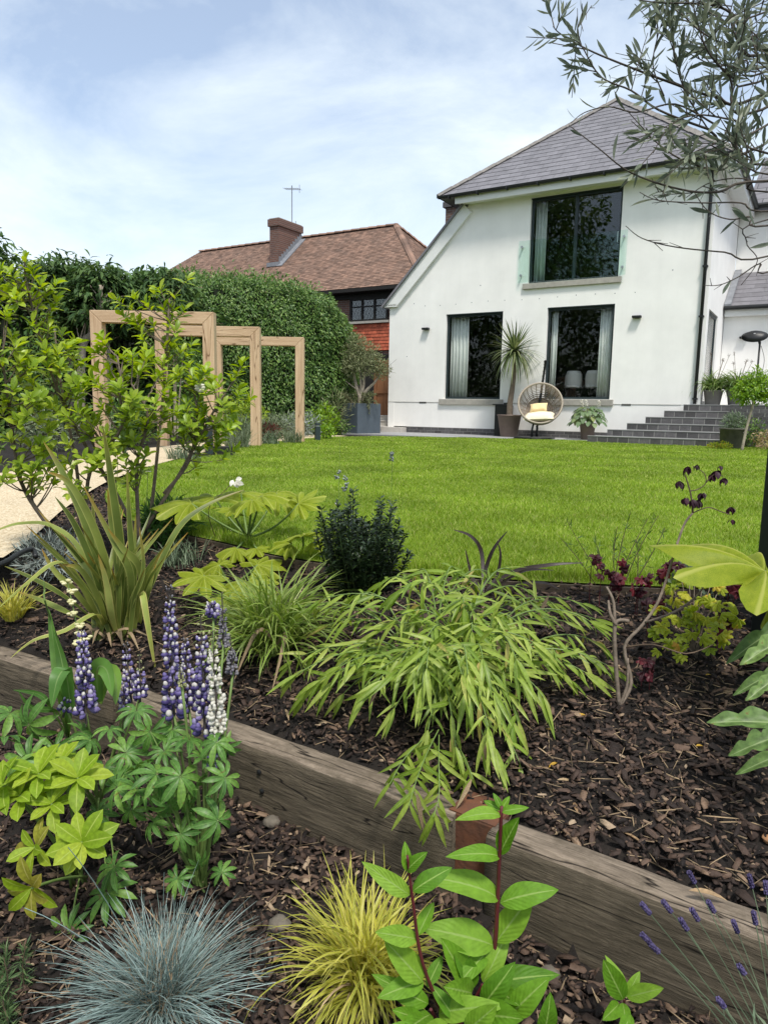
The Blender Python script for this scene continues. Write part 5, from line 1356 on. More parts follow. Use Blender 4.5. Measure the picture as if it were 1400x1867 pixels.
def round_tree(x, y, h, r, label, k, size, mat, z0=.3, group=None, zb=0):
    o = thing('broadleaf_tree', label, 'tree', (x, y, zb), 0, group)
    MB().tube(spline([(0, 0, -.2), (.1, .05, h * .35), (0, 0, h * .8)], 4), [h * .022, h * .006], 8).build('trunk', M['bark'], o, True)
    lim = MB(); blobs = []
    for i in range(16):
        a = i * 2.39996; f = z0 + (1 - z0) * ((i + .5) / 16); rl = r * .62 * math.sin(math.pi * min(.93, .25 + .7 * (i + .5) / 16))
        c = Vector((math.cos(a) * rl, math.sin(a) * rl, h * f * .92 + random.uniform(-.03, .03) * h)); br = r * random.uniform(.30, .44)
        blobs.append((c.x + x, c.y + y, c.z + zb, br, br, br * .8)); lim.tube(bez((0, 0, h * f * .6), (c.x * .5, c.y * .5, c.z * .8), c, 4), [h * .009, h * .002], 5)
    lim.build('limbs', M['bark'], o)
    P, D, Un = blob_leaves(blobs, k, .6); mass('crown', T_HEDGE, P, D, Un, size * rng.uniform(.7, 1.3, k), mat, o, (x, y, zb))
    return o
# trees left of and behind the photographer, mirrored in the windows
round_tree(-16.5, 2.0, 14.5, 5.4, 'large dark tree mirrored in the middle of the upstairs window', 11000, .38, M['l_hedge'], .12)
round_tree(-18.5, 9.5, 12.0, 4.8, 'large tree mirrored at the left of the upstairs window', 8000, .38, M['l_hedge'], .12)
round_tree(-11.5, -5.5, 15, 5.2, 'large tree mirrored at the right of the upstairs window', 9000, .38, M['l_hedge'], .12)
tt = hw(-15.5, 13, 0); round_tree(tt.x, tt.y, 9.3, 2.6, 'tree top showing above the red brown tiled roof', 2600, .22, M['l_mid'], .5)

# ================================================================ BORDER between path, arches and hedge
def mound(name, label, x, y, r, h, k, T, size, mat, z0=None, droop=.0, shell=.6, group=None):
    zb = 0.0 if z0 is None else z0
    o = thing(name, label, 'plant', (x, y, zb), 0, group)
    P, D, Un = blob_leaves([(x, y, zb + h * .45, r, r, h * .55), (x + r * .3, y - r * .2, zb + h * .5, r * .6, r * .6, h * .5), (x - r * .4, y, zb + h * .4, r * .6, r * .6, h * .45)], k, shell, droop)
    D[:, 2] += .35; keep = P[:, 2] > zb - .01
    mass('foliage', T, P[keep], D[keep], Un[keep], size * rng.uniform(.7, 1.3, keep.sum()), mat, o, (x, y, zb))
    st = MB()
    for i in range(7):
        a = i * 2.4; st.tube([(0, 0, -.03), (math.cos(a) * r * .5, math.sin(a) * r * .5, h * .6)], [.008, .003], 4)
    st.build('stems', M['stembrown'], o)
    return o
mound('border_shrub', 'bright green shrub against the hedge between the first and second arch', -3.0, 15.3, .5, .85, 900, T_HEDGE, .10, M['l_lime'])
mound('border_shrub', 'green leafy shrub behind the middle arch', -3.9, 14.6, .6, .9, 900, T_HEDGE, .10, M['l_mid'])
mound('border_perennial', 'grey green perennial between the middle and far arch', -2.25, 15.6, .45, .5, 800, T_NEED, .14, M['l_grey'])
mound('border_perennial', 'pale flowering perennial left of the farthest arch post', -1.95, 16.6, .42, .55, 700, T_NEED, .14, M['l_silver'])
mound('border_perennial', 'red brown low perennial behind the middle arch post', -2.45, 14.9, .3, .34, 500, T_HEDGE, .07, M['l_red'])
mound('border_shrub', 'yellow green shrub right of the farthest arch beside the planter', -1.55, 17.6, .42, .75, 800, T_HEDGE, .10, M['l_std'])
mound('border_shrub', 'olive brown spreading shrub left of the grey planter', -1.45, 18.9, .5, 1.1, 900, T_NEED, .16, M['l_olivebig'])
mound('border_perennial', 'small bright leafy plant beside the bollard light', -1.25, 15.35, .16, .34, 240, T_HEDGE, .08, M['l_std'])
mound('border_perennial', 'low green plant in front of the grey planter', -1.15, 17.9, .28, .36, 350, T_HEDGE, .08, M['l_mid'])
mound('border_shrub', 'dark shrub on the far side of the path behind the first arch', -4.6, 12.6, .6, .9, 900, T_HEDGE, .10, M['l_hedge'])
mound('border_perennial', 'grey green perennial on the far side of the path left of the first arch', -4.9, 10.4, .45, .5, 700, T_NEED, .14, M['l_grey'])
mound('border_shrub', 'green shrub on the far side of the path at the left edge', -4.9, 8.4, .5, .55, 700, T_HEDGE, .09, M['l_mid'])
mound('tall_border_shrub', 'tall dark columnar shrub left of the first arch', -6.3, 13.2, .75, 2.2, 2200, T_HEDGE, .10, M['l_hedge'])
mound('tall_border_shrub', 'tall dark shrub inside the first arch against the hedge', -4.3, 16.0, .7, 1.9, 2000, T_HEDGE, .10, M['l_hedge'])
def tuft(label, x, y, k, L, W, mat, z=0.0, elev=(.9, 1.5), droop=(.3, 1.2), r0=.06, name='grass_tuft', group='grass tufts by the path'):
    return clump(name, label, 'plant', (x, y, z), mat, [dict(k=k, r0=r0, L=L, W=W, elev=elev, droop=droop, seg=4)], group)
tuft('grey green grass tuft at the foot of the farthest arch post', -1.75, 13.5, 160, (.18, .34), (.008, .016), M['l_grey'], r0=.18)
tuft('grey green grass tuft in front of the middle arch post', -2.42, 11.7, 200, (.2, .38), (.008, .016), M['l_grey'], r0=.2)
tuft('grass tuft between the middle and far arch posts', -2.10, 12.9, 160, (.18, .34), (.008, .016), M['l_lav'], r0=.2)
tuft('grass tuft at the lawn edge left of the bollard light', -2.50, 8.9, 160, (.12, .26), (.006, .012), M['l_lav'], r0=.2)
tuft('tall grass tuft behind the middle arch', -2.75, 13.6, 220, (.4, .75), (.010, .018), M['l_lav'], r0=.2)
tuft('tall pale grass tuft left of the farthest arch', -2.55, 15.0, 220, (.4, .7), (.010, .018), M['l_grey'], r0=.2)
# slender birch-like stems inside the first arch
o = thing('multi_stem_tree', 'slender pale multi stemmed tree inside the nearest arch', 'tree', (-4.0, 13.6, 0))
for i, (dx, dz) in enumerate(((-.12, 1.9), (.02, 2.2), (.16, 2.0), (.05, 1.7))):
    MB().tube(spline([(dx * .3, 0, 0), (dx * .8, .02, dz * .5), (dx * 1.6, 0, dz)], 4), [.022, .008], 6).build('stem', M['barkpale'], o, True)
P, D, Un = blob_leaves([(-4.0, 13.6, 1.9, .5, .5, .5), (-3.8, 13.5, 1.6, .35, .35, .35), (-4.3, 13.6, 1.65, .35, .35, .35)], 900, .9)
mass('crown', T_HEDGE, P, D, Un, .085 * rng.uniform(.7, 1.3, 900), M['l_mid'], o, o.location)

# ================================================================ POTTED OLIVE
o = thing('olive_tree', 'grey green olive tree with forked trunk in the square planter', 'tree', (PX, PY, .70))
for pts, r_ in (([(0, 0, 0), (.02, -.01, .22), (.0, 0, .34)], (.085, .075)), ([(0, 0, .26), (-.10, .02, .55), (-.20, .05, .95), (-.30, .05, 1.3)], (.062, .02)), ([(0, 0, .28), (.08, -.02, .52), (.10, 0, .9), (.06, .03, 1.45)], (.055, .018)), ([(.02, 0, .22), (.18, .02, .46), (.40, .03, .68), (.55, 0, .95)], (.055, .018)), ([(0, 0, .30), (.02, -.08, .6), (-.02, -.2, 1.0)], (.04, .015)), ([(-.06, 0, .45), (-.3, .0, .62), (-.55, 0, .82)], (.02, .007))):
    MB().tube(spline(pts, 4), list(r_), 8).build('limb', M['barkpale'], o, True)
ob_ = [(PX - .22, PY, 2.05, .38, .38, .36), (PX + .12, PY, 2.10, .40, .38, .38), (PX + .40, PY, 1.80, .36, .34, .32), (PX - .02, PY - .15, 1.80, .42, .38, .32), (PX - .40, PY, 1.72, .30, .30, .26), (PX - .1, PY, 2.40, .26, .26, .26), (PX + .62, PY, 1.68, .22, .22, .22)]
P, D, Un = blob_leaves(ob_, 5200, .9, droop=-.25); mass('crown', tpl(ellip(.115, .55), 2, .3, .1), P, D, Un, .085 * rng.uniform(.7, 1.3, 5200), M['l_olivebig'], o, o.location)
tw = MB()
for i in range(60):
    c = Vector(random.choice(ob_)[:3]); e = c + rv(.42); tw.tube([tuple(Vector((PX, PY, 1.55)).lerp(c, .5)), tuple(c), tuple(e)], [.008, .003], 4, cap=False)
tw.build('twigs', M['bark'], o, origin=o.location)
o = thing('trailing_rosemary', 'feathery rosemary spilling over the edge of the square planter', 'plant', (PX, PY, .76))
P, D = [], []
stx = MB()
for i in range(70):
    a = random.uniform(0, 2 * math.pi); a = random.choice([a, R(-60) + random.uniform(-.5, .5), R(190) + random.uniform(-.4, .4)])
    r_ = random.uniform(.35, .62); dn = random.uniform(-.45, .35) if random.random() < .6 else .25
    c_ = bez((PX + math.cos(a) * .15, PY + math.sin(a) * .15, .74), (PX + math.cos(a) * r_ * .8, PY + math.sin(a) * r_ * .8, 1.02 + .1 * dn), (PX + math.cos(a) * r_, PY + math.sin(a) * r_, .80 + dn), 8)
    stx.tube(c_, .004, 3, cap=False)
    for k_ in range(46):
        q = random.random() * 7.99; p = c_[int(q)].lerp(c_[int(q) + 1], q % 1); P.append(tuple(p)); D.append(tuple((c_[int(q) + 1] - c_[int(q)]).normalized() * .8 + rv(.7)))
stx.build('stems', M['stembrown'], o, origin=o.location)
mass('foliage', T_NEED, np.array(P), np.array(D), rdir(len(P)) + np.array((0, 0, 1)), .075 * rng.uniform(.7, 1.3, len(P)), M['l_olivebig'], o, o.location)

# ================================================================ PATIO PLANTS
pr = PALM + Vector((0, 0, .5))
o = thing('palm_tree', 'spiky cabbage palm with tall bare trunk in the taupe pot', 'palm', pr)
tk = spline([(0, 0, 0), (.0, 0, .35), (.05, 0, .8), (.075, 0, 1.25), (.06, 0, 1.62)], 5)
MB().tube(tk, [.085, .045], 10).build('trunk', M['bark'], o, True)
T_SW = [tpl(lambda t: .030 * (1 - t ** 2.5) + .001, 7, .3, c) for c in (.05, .22, .45, .7)]
lv = Leaves(T_SW, M['l_palm']); hd_ = pr + Vector(tk[-1])
for i in range(150):
    a = i * 2.39996; e = R(86 - 112 * (i / 150) ** .75); d_ = Vector((math.cos(a) * math.cos(e), math.sin(a) * math.cos(e), math.sin(e)))
    lv.add(hd_ + d_ * .03 + Vector((0, 0, .05 * (1 - i / 150))), d_, (0, 0, 1) if e < R(70) else (1, 0, .2), random.uniform(.66, .88), k=min(3, int(i / 38)))
lv.flush(o, pr, 200)
hr = HOST + Vector((0, 0, .36))
o = thing('hosta', 'grey green hosta with white flower spikes in the small pot', 'plant', hr)
lv = Leaves([tpl(ellip(.36, .38), 5, .2, c) for c in (.25, .45)], M['l_hosta']); stx = MB()
for i in range(58):
    a = i * 2.4; rr = .06 + .30 * math.sqrt(i / 58); z_ = .42 - .40 * (i / 58) ** 1.4 + random.uniform(-.03, .03)
    p = hr + Vector((math.cos(a) * rr, math.sin(a) * rr, z_)); lv.add(p, Vector((math.cos(a), math.sin(a), -.15 - .5 * i / 58)) + rv(.25), (0, 0, 1), random.uniform(.16, .24)); stx.tube(bez(hr, hr + Vector((0, 0, .2)), p, 3), .005, 4, cap=False)
lv.flush(o, hr, 60); stx.build('stems', M['stemgreen'], o, origin=hr)
for i in range(9):
    a = i * 2.1; q = hr + Vector((math.cos(a) * .24, math.sin(a) * .2, .52 + .06 * math.sin(i * 3)))
    f_ = MB().tube([hr, q], [.005, .003], 4)
    for j in range(10):
        c = q + rv(.035); f_.lathe([(.001, -.014), (.013, 0), (.001, .016)], 5, c, cap=False)
    f_.build('flower_spike', M['p_white'], o, origin=hr)
def agapanthus(loc, label, heads):
    b_ = loc + Vector((0, 0, .29)); o = clump('strappy_plant', label, 'plant', b_, M['l_strap'], [dict(k=260, r0=.14, L=(.48, .78), W=(.018, .032), elev=(.5, 1.5), droop=(1.2, 2.6), seg=6, part='leaf_blades')], 'strappy plants on the terrace')
    for i in range(heads):
        a = i * 2.4; q = Vector((math.cos(a) * .22 + .08, math.sin(a) * .15, random.uniform(.62, .95)))
        st = MB().tube([(0, 0, 0), q * .6, q], [.006, .004], 5)
        for j in range(12): d_ = rv(1).normalized(); st.tube([q, q + d_ * .05], .0025, 3)
        st.build('seed_head', M['stemgrey'], o)
agapanthus(AG1, 'arching strappy green leaves in the pot beside the downpipe', 4); agapanthus(AG2, 'arching strappy green leaves in the second pot along the lean-to wall', 5)
for i, (dx, dy, dz, r_) in enumerate(()): pass
lr = LAV + Vector((0, 0, .36)); mound('lavender_bush', 'bushy grey green lavender in the weathered pot', lr.x, lr.y, .22, .34, 900, T_NEED, .09, M['l_lav'], z0=lr.z)
SB = Vector((6.72, 13.5, 0)); o = thing('standard_tree', 'small lollipop tree with bright green crown right of the steps', 'tree', SB)
MB().tube(spline([(0, 0, -.02), (.05, 0, .4), (.13, 0, .85), (.14, 0, 1.15)], 4), [.028, .018], 8).build('trunk', M['barkpale'], o, True)
cb = [(SB.x + .13, SB.y, 1.18, .30, .30, .24), (SB.x - .05, SB.y, 1.08, .22, .22, .20), (SB.x + .32, SB.y, 1.08, .24, .22, .20), (SB.x + .15, SB.y, 1.36, .20, .20, .16)]
P, D, Un = blob_leaves(cb, 2200, .7, droop=.1); mass('crown', T_HEDGE, P, D, Un, .075 * rng.uniform(.7, 1.3, 2200), M['l_std'], o, SB)
hy = HYD + Vector((0, 0, .36)); mound('broadleaf_plant', 'broad blue green leaves in the pale pot at the right edge of the terrace', hy.x, hy.y, .42, .55, 160, T_OVATE[1], .26, M['l_hosta'], z0=hy.z)
mound('border_shrub', 'low pinkish shrub at the lawn edge by the right margin', 7.62, 14.1, .38, .42, 700, T_HEDGE, .065, M['l_pink'])
mound('border_perennial', 'low yellow green groundcover at the foot of the steps', 6.55, 14.05, .22, .12, 260, T_HEDGE, .06, M['l_yel'])
mound('border_shrub', 'dark green shrub behind the little lollipop tree', 7.5, 15.0, .4, .6, 700, T_HEDGE, .08, M['l_mid'])

# ================================================================ FOREGROUND PLANTS
def nearest(pts, p):
    return min(pts, key=lambda q: (q - p).length)
# ---- glossy leaved shrub at the left -----------------------------------
SH = Vector((-1.24, 3.50, G(-1.24, 3.5)))
o = thing('glossy_shrub', 'tall airy shrub with glossy bright green leaves at the left edge', 'shrub', SH)
stems = [
    [(-1.181, 3.45, -0.04), (-1.28, 3.4, 0.223), (-1.418, 3.35, 0.498), (-1.489, 3.3, 0.699), (-1.54, 3.25, 0.938), (-1.564, 3.2, 1.166), (-1.57, 3.2, 1.269)],
    [(-1.501, 3.5, 0.042), (-1.515, 3.5, 0.356), (-1.571, 3.5, 0.754), (-1.59, 3.5, 1.012)],
    [(-1.192, 3.55, -0.032), (-1.155, 3.6, 0.354), (-1.103, 3.6, 0.765), (-1.072, 3.6, 1.11), (-1.065, 3.6, 1.176)],
    [(-1.195, 3.5, 0.033), (-1.002, 3.5, 0.338), (-0.835, 3.5, 0.635), (-0.726, 3.5, 0.794)],
    [(-1.394, 3.3, 0.091), (-1.365, 3.3, 0.349), (-1.186, 3.25, 0.581), (-1.201, 3.25, 0.872)],
    [(-1.181, 3.4, 0.01), (-1.165, 3.35, 0.374), (-1.09, 3.3, 0.606), (-1.143, 3.25, 0.753)],
    [(-1.522, 3.2, 0.105), (-1.636, 3.2, 0.304), (-1.642, 3.15, 0.599), (-1.637, 3.1, 0.854)],
    [(-1.086, 3.5, 0.228), (-0.961, 3.5, 0.393), (-0.916, 3.5, 0.607), (-0.939, 3.5, 0.765)],
]
SP = []
for s_ in stems:
    c_ = spline(s_, 6); SP += c_
    MB().tube(c_, [.011, .004], 6).build('stem', M['bark'], o, True, origin=SH)
cl_ = [(-1.57, 3.2, 1.28), (-1.608, 3.15, 1.202), (-1.505, 3.2, 1.167), (-1.591, 3.2, 1.108), (-1.484, 3.25, 1.082), (-1.603, 3.1, 1.025), (-1.549, 3.2, 1.004), (-1.464, 3.3, 0.969), (-1.576, 3.1, 0.901), (-1.495, 3.2, 0.887), (-1.446, 3.4, 0.942), (-1.638, 3.1, 0.831), (-1.522, 3.1, 0.81), (-1.438, 3.2, 0.817), (-1.572, 3.05, 0.716), (-1.481, 3.1, 0.695), (-1.369, 3.2, 0.747), (-1.65, 3.1, 0.622), (-1.52, 3.05, 0.602), (-1.438, 3.15, 0.602), (-1.349, 3.2, 0.627), (-1.622, 3.1, 0.505), (-1.492, 3.1, 0.484), (-1.395, 3.15, 0.483), (-1.58, 3.1, 0.399), (-1.485, 3.15, 0.385), (-1.655, 3.1, 0.338), (-1.318, 3.3, 0.898), (-1.258, 3.3, 0.826), (-1.295, 3.2, 0.772), (-1.194, 3.3, 0.876), (-1.122, 3.3, 0.804), (-1.187, 3.2, 0.726), (-1.263, 3.2, 0.653), (-1.103, 3.2, 0.692), (-1.155, 3.2, 0.606), (-1.243, 3.2, 0.532), (-1.104, 3.3, 0.581), (-1.329, 3.2, 0.53), (-1.169, 3.3, 0.505), (-1.198, 3.2, 0.435), (-1.297, 3.2, 0.408), (-1.108, 3.3, 0.43), (-1.079, 3.4, 0.784), (-1.083, 3.4, 0.657), (-1.093, 3.6, 1.136), (-1.173, 3.6, 1.148), (-1.254, 3.6, 1.134), (-1.068, 3.6, 1.058), (-1.149, 3.6, 1.044), (-1.216, 3.6, 1.069), (-1.037, 3.6, 1.189), (-1.097, 3.6, 0.952), (-1.017, 3.6, 0.927), (-1.147, 3.5, 0.917), (-0.978, 3.6, 0.861), (-1.018, 3.5, 0.789), (-0.926, 3.5, 0.765), (-0.968, 3.5, 0.672), (-0.883, 3.6, 0.823), (-0.901, 3.5, 0.687), (-0.806, 3.5, 0.767), (-0.74, 3.5, 0.794), (-0.714, 3.5, 0.716), (-0.795, 3.5, 0.675), (-0.742, 3.5, 0.637), (-0.849, 3.5, 0.582), (-0.811, 3.5, 0.503), (-0.891, 3.5, 0.501), (-0.917, 3.4, 0.557), (-0.825, 3.5, 0.462), (-0.906, 3.5, 0.434), (-0.968, 3.4, 0.582), (-1.008, 3.4, 0.529), (-1.045, 3.4, 0.606), (-0.986, 3.5, 0.473), (-1.413, 3.2, 0.307), (-1.561, 3.15, 0.31), (-1.403, 3.35, 0.851), (-1.254, 3.35, 0.779), (-1.208, 3.4, 0.782), (-1.317, 3.3, 0.602), (-1.568, 3.2, 0.648), (-1.465, 3.3, 0.675), (-1.645, 3.25, 0.817), (-1.535, 3.3, 0.772), (-1.263, 3.3, 0.351), (-1.161, 3.3, 0.378), (-1.534, 3.3, 0.295), (-1.69, 3.3, 1.133), (-1.605, 3.35, 1.105)]
lv = Leaves(T_OBOV, M['l_shrub']); tw = MB()
for c in cl_:
    for rep in range(3 if random.random() < .6 else 4):
        c0 = Vector(c) + (rv(.085) if rep else Vector())
        st_ = nearest(SP, c0 - Vector((0, 0, .08))); ax = ((c0 - st_) + Vector((0, -.03, .12))).normalized()
        tw.tube(bez(st_, (st_ + c0) / 2 - Vector((0, 0, .02)), c0, 4), [.0035, .002], 4, cap=False)
        sdv = ax.orthogonal().normalized(); td = ax.cross(sdv); nl_ = random.randint(7, 10)
        for i in range(nl_):
            a = i * 2.4 + random.random(); al = R(28 + 50 * (i / nl_)) + random.uniform(-.15, .15); d_ = ax * math.cos(al) + (sdv * math.cos(a) + td * math.sin(a)) * math.sin(al)
            lv.add(c0 - ax * (.036 * i / nl_) + rv(.004), d_, ax, random.uniform(.042, .068))
tw.build('twigs', M['bark'], o, origin=SH)
lv.flush(o, SH, 300)
# a few faded cream blooms among its leaves
bl = MB()
fl_ = thing('shrub_blossom', 'faded pale blossom among the leaves of the tall glossy shrub', 'flower', (-0.884, 3.45, 0.733))
for i in range(7):
    a = i * .9; bl.lathe([(.001, 0), (.012, .006), (.016, .014), (.010, .02)], 7, (math.cos(a) * .014, 0, math.sin(a) * .014), cap=False)
bl.build('petals', M['p_white'], fl_)

# ---- sword leaved phormium ---------------------------------------------
PH = Vector((-1.05, 2.72, G(-1.05, 2.72)))
o = thing('sword_leaf_plant', 'large clump of stiff green and yellow sword leaves on the bank at the left', 'plant', PH)
def ph(pts, W=.034, mat='l_phorm', up_=(0, -1, .25), fold=.3, tail=.45, tw=0.0):
    strap(o, PH, pts, W * .82, M[mat], fold, up_, tw, tail=tail)
B1, B2, B3, B4 = (-1.087, 2.72, -0.226), (-1.036, 2.7, -0.241), (-1.006, 2.74, -0.208), (-0.955, 2.72, -0.19)
ph([B2, (-0.995, 2.66, 0.076), (-1.005, 2.62, 0.374), (-1.023, 2.6, 0.585)], .042)
ph([B1, (-1.128, 2.7, 0.152), (-1.212, 2.7, 0.383), (-1.298, 2.72, 0.516)], .038)
ph([B2, (-1.046, 2.62, 0.105), (-1.13, 2.58, 0.356), (-1.212, 2.56, 0.416)], .036)
ph([B1, (-1.062, 2.6, 0.004), (-1.118, 2.56, 0.218), (-1.186, 2.55, 0.328)], .034)
ph([B3, (-0.957, 2.68, -0.014), (-0.958, 2.66, 0.204), (-0.963, 2.66, 0.42)], .032)
ph([B3, (-1.02, 2.74, -0.029), (-1.065, 2.76, 0.186), (-1.076, 2.76, 0.337)], .034)
ph([B3, (-0.946, 2.62, 0.022), (-0.995, 2.6, 0.151), (-1.108, 2.6, 0.374)], .036)
ph([B4, (-0.915, 2.64, 0.039), (-0.965, 2.6, 0.131), (-1.01, 2.58, 0.208)], .034)
ph([B4, (-0.915, 2.74, -0.05), (-0.818, 2.8, 0.172), (-0.711, 2.86, 0.265), (-0.578, 2.92, 0.321)], .030, up_=(0, -.8, .6))
ph([B4, (-0.924, 2.72, -0.089), (-0.89, 2.74, 0.043)], .026)
ph([B1, (-1.145, 2.66, 0.095), (-1.245, 2.64, 0.202), (-1.338, 2.6, 0.217), (-1.398, 2.56, 0.201), (-1.426, 2.5, 0.183)], .030, up_=(0, -.4, 1))
ph([B1, (-1.146, 2.6, -0.04), (-1.215, 2.58, 0.048), (-1.258, 2.58, 0.13)], .028)
ph([B1, (-1.179, 2.58, -0.056), (-1.268, 2.52, 0.03), (-1.345, 2.48, 0.084)], .032, up_=(0, -.5, 1))
ph([B1, (-1.144, 2.54, -0.107), (-1.232, 2.5, -0.045), (-1.299, 2.46, -0.002)], .030, up_=(0, -.6, 1))
ph([B2, (-1.102, 2.55, 0.016), (-1.137, 2.45, 0.107), (-1.217, 2.38, 0.046), (-1.304, 2.34, -0.035)], .028, 'l_phormy', up_=(0, -.4, 1), tail=.6)
ph([B4, (-0.896, 2.6, -0.077), (-0.875, 2.54, -0.031), (-0.845, 2.5, -0.151), (-0.816, 2.48, -0.314)], .030, 'l_phormy', up_=(0, -1, .3), tail=.55)
ph([B1, (-1.057, 2.55, -0.108), (-1.13, 2.46, -0.144), (-1.215, 2.4, -0.162), (-1.278, 2.36, -0.212)], .026, 'l_phormy', up_=(0, -.6, 1), tail=.4)
ph([B2, (-1.008, 2.66, -0.053), (-1.014, 2.66, 0.14), (-0.988, 2.66, 0.287)], .030)
ph([B2, (-1.086, 2.76, -0.08), (-1.148, 2.8, 0.133), (-1.16, 2.82, 0.307)], .034)
ph([B3, (-1.031, 2.8, -0.113), (-1.017, 2.86, 0.079), (-1.013, 2.88, 0.212)], .028)
ph([B1, (-1.047, 2.58, -0.075), (-1.079, 2.5, 0.069), (-1.134, 2.46, 0.097)], .030)
ph([B2, (-1.051, 2.62, -0.043), (-1.186, 2.66, 0.115), (-1.323, 2.7, 0.255)], .030)
ph([B3, (-0.956, 2.64, -0.09), (-0.899, 2.62, 0.044), (-0.909, 2.62, 0.211)], .026)
ph([B2, (-1.016, 2.6, -0.122), (-1.016, 2.56, 0.015), (-1.034, 2.54, 0.121)], .034, 'l_phormy')
for i in range(32):
    a = random.uniform(0, 6.3); b_ = PH + Vector((random.uniform(-.07, .07), random.uniform(-.05, .05), 0)); e = random.uniform(.2, .40)
    ph([b_, b_ + Vector((math.cos(a) * e * .25, math.sin(a) * e * .25, e * .7)), b_ + Vector((math.cos(a) * e * .7, math.sin(a) * e * .7, e * 1.25))], .026, tail=.3)
for i in range(12):
    a = random.uniform(0, 6.3); b_ = PH + Vector((random.uniform(-.08, .08), random.uniform(-.06, .02), .0)); e = random.uniform(.10, .22)
    strap(o, PH, [b_, b_ + Vector((math.cos(a) * e * .5, math.sin(a) * e * .5, .05)), b_ + Vector((math.cos(a) * e, math.sin(a) * e, .01))], .012, M['straw'], .1, name='dead_leaf')

# ---- fatsias -------------------------------------------------------------
def palmate(R_, lobes=8, span=R(290), cut=.52, droop=.35, ridge=.05, rings=5, sharp=1.0):
    """deeply lobed leaf: centre at the origin, middle lobe along +Y"""
    na = lobes * 8; V, UV, F = [(0, 0, 0)], [(.5, 0)], []
    for i in range(na + 1):
        f = i / na; th = -span / 2 + span * f; ph_ = (f * lobes) % 1.0; ph_ = 1.0 if i == na else ph_
        lobe = max(0.0, 1 - abs(2 * ph_ - 1)) ** (.58 * sharp); mid = .72 + .28 * math.cos((f - .5) * math.pi * 1.1)
        rr = R_ * mid * ((1 - cut) + cut * lobe)
        for k in range(1, rings + 1):
            q = k / rings; r_ = rr * q
            rd = ridge * R_ * (lobe - .6) * math.sin(math.pi * min(1, q * .9)) * (1 - .3 * q)
            V.append((math.sin(th) * r_, math.cos(th) * r_, rd - droop * R_ * q * q * (rr / R_) * (1 + .25 * math.sin(i * 1.1)))); UV.append((ph_, q))
    for i in range(na):
        a, b_ = 1 + i * rings, 1 + (i + 1) * rings
        F.append([0, b_, a])
        for k in range(rings - 1): F.append([a + k, b_ + k, b_ + k + 1, a + k + 1])
    return V, F, UV
def pal_mesh(nm, mat, **kw):
    V, F, UV = palmate(**kw); return mesh(nm, V, F, mat, True, UV)
m, n, l, out = newmat('spotted_lime_leaf')            # lime leaf speckled with green, pale along the veins
t = N(n, 'ShaderNodeTexCoord'); z = N(n, 'ShaderNodeTexNoise', i_Scale=190.0, i_Detail=2.0); l.new(t.outputs['Object'], z.inputs['Vector'])
z2 = N(n, 'ShaderNodeTexNoise', i_Scale=12.0, i_Detail=3.0); l.new(t.outputs['Object'], z2.inputs['Vector'])
r1 = ramp(n, [(.42, (0.15, 0.225, 0.012)), (.56, (0.34, 0.40, 0.03))]); l.new(z.outputs['Fac'], r1.inputs['Fac'])
r2 = ramp(n, [(.35, (0.22, 0.295, 0.018)), (.7, (0.36, 0.41, 0.035))]); l.new(z2.outputs['Fac'], r2.inputs['Fac'])
q = N(n, 'ShaderNodeMix', data_type='RGBA'); q.inputs['Factor'].default_value = .5; l.new(r1.outputs[0], q.inputs['A']); l.new(r2.outputs[0], q.inputs['B'])
sx = N(n, 'ShaderNodeSeparateXYZ'); l.new(t.outputs['UV'], sx.inputs[0]); s1 = N(n, 'ShaderNodeMath', operation='SUBTRACT'); s1.inputs[1].default_value = .5; l.new(sx.outputs[0], s1.inputs[0]); s2 = N(n, 'ShaderNodeMath', operation='ABSOLUTE'); l.new(s1.outputs[0], s2.inputs[0])
e = N(n, 'ShaderNodeMapRange'); e.inputs['From Min'].default_value = .045; e.inputs['From Max'].default_value = .015; l.new(s2.outputs[0], e.inputs['Value'])
q2 = N(n, 'ShaderNodeMix', data_type='RGBA'); l.new(e.outputs[0], q2.inputs['Factor']); l.new(q.outputs['Result'], q2.inputs['A']); q2.inputs['B'].default_value = (.44, .47, .10, 1)
b = N(n, 'ShaderNodeBsdfPrincipled'); b.inputs['Roughness'].default_value = .5; b.inputs['Specular IOR Level'].default_value = .2; l.new(q2.outputs['Result'], b.inputs['Base Color']); tr = N(n, 'ShaderNodeBsdfTranslucent'); l.new(q2.outputs['Result'], tr.inputs['Color'])
ms = N(n, 'ShaderNodeMixShader'); ms.inputs[0].default_value = .4; l.new(b.outputs[0], ms.inputs[1]); l.new(tr.outputs[0], ms.inputs[2]); l.new(ms.outputs[0], out.inputs['Surface']); M['l_spot'] = m
FB = Vector((-0.678, 3.51, -0.015))
o = thing('lobed_leaf_plant', 'lime green plant with umbrella like lobed leaves at the lawn edge', 'plant', FB)
PM = [pal_mesh('leaf', M['l_spot'], R_=1, lobes=8, cut=.5, droop=.30, ridge=.10), pal_mesh('leaf', M['l_spot'], R_=1, lobes=7, cut=.55, droop=.18, ridge=.12), pal_mesh('leaf', M['l_spot'], R_=1, lobes=8, cut=.55, droop=.5, ridge=.10)]
yF = FB.y
def fats(c, d, u_, sc, k, pet=True, par=o, og=FB, src=None, pm=None, bend=.4):
    c = Vector(c); obj('leaf', (pm or PM)[k], par, Matrix.Translation(-Vector(og)) @ frame(c, d, u_, sc))
    if pet:
        s_ = Vector(src or (FB + Vector((0, 0, .03)))); md = s_.lerp(c, .55); md.z = s_.z + (c.z - s_.z) * bend
        MB().tube(bez(s_, md, c, 7), [.007, .004], 6).build('petiole', M['stemgreen'], par, True, origin=og)
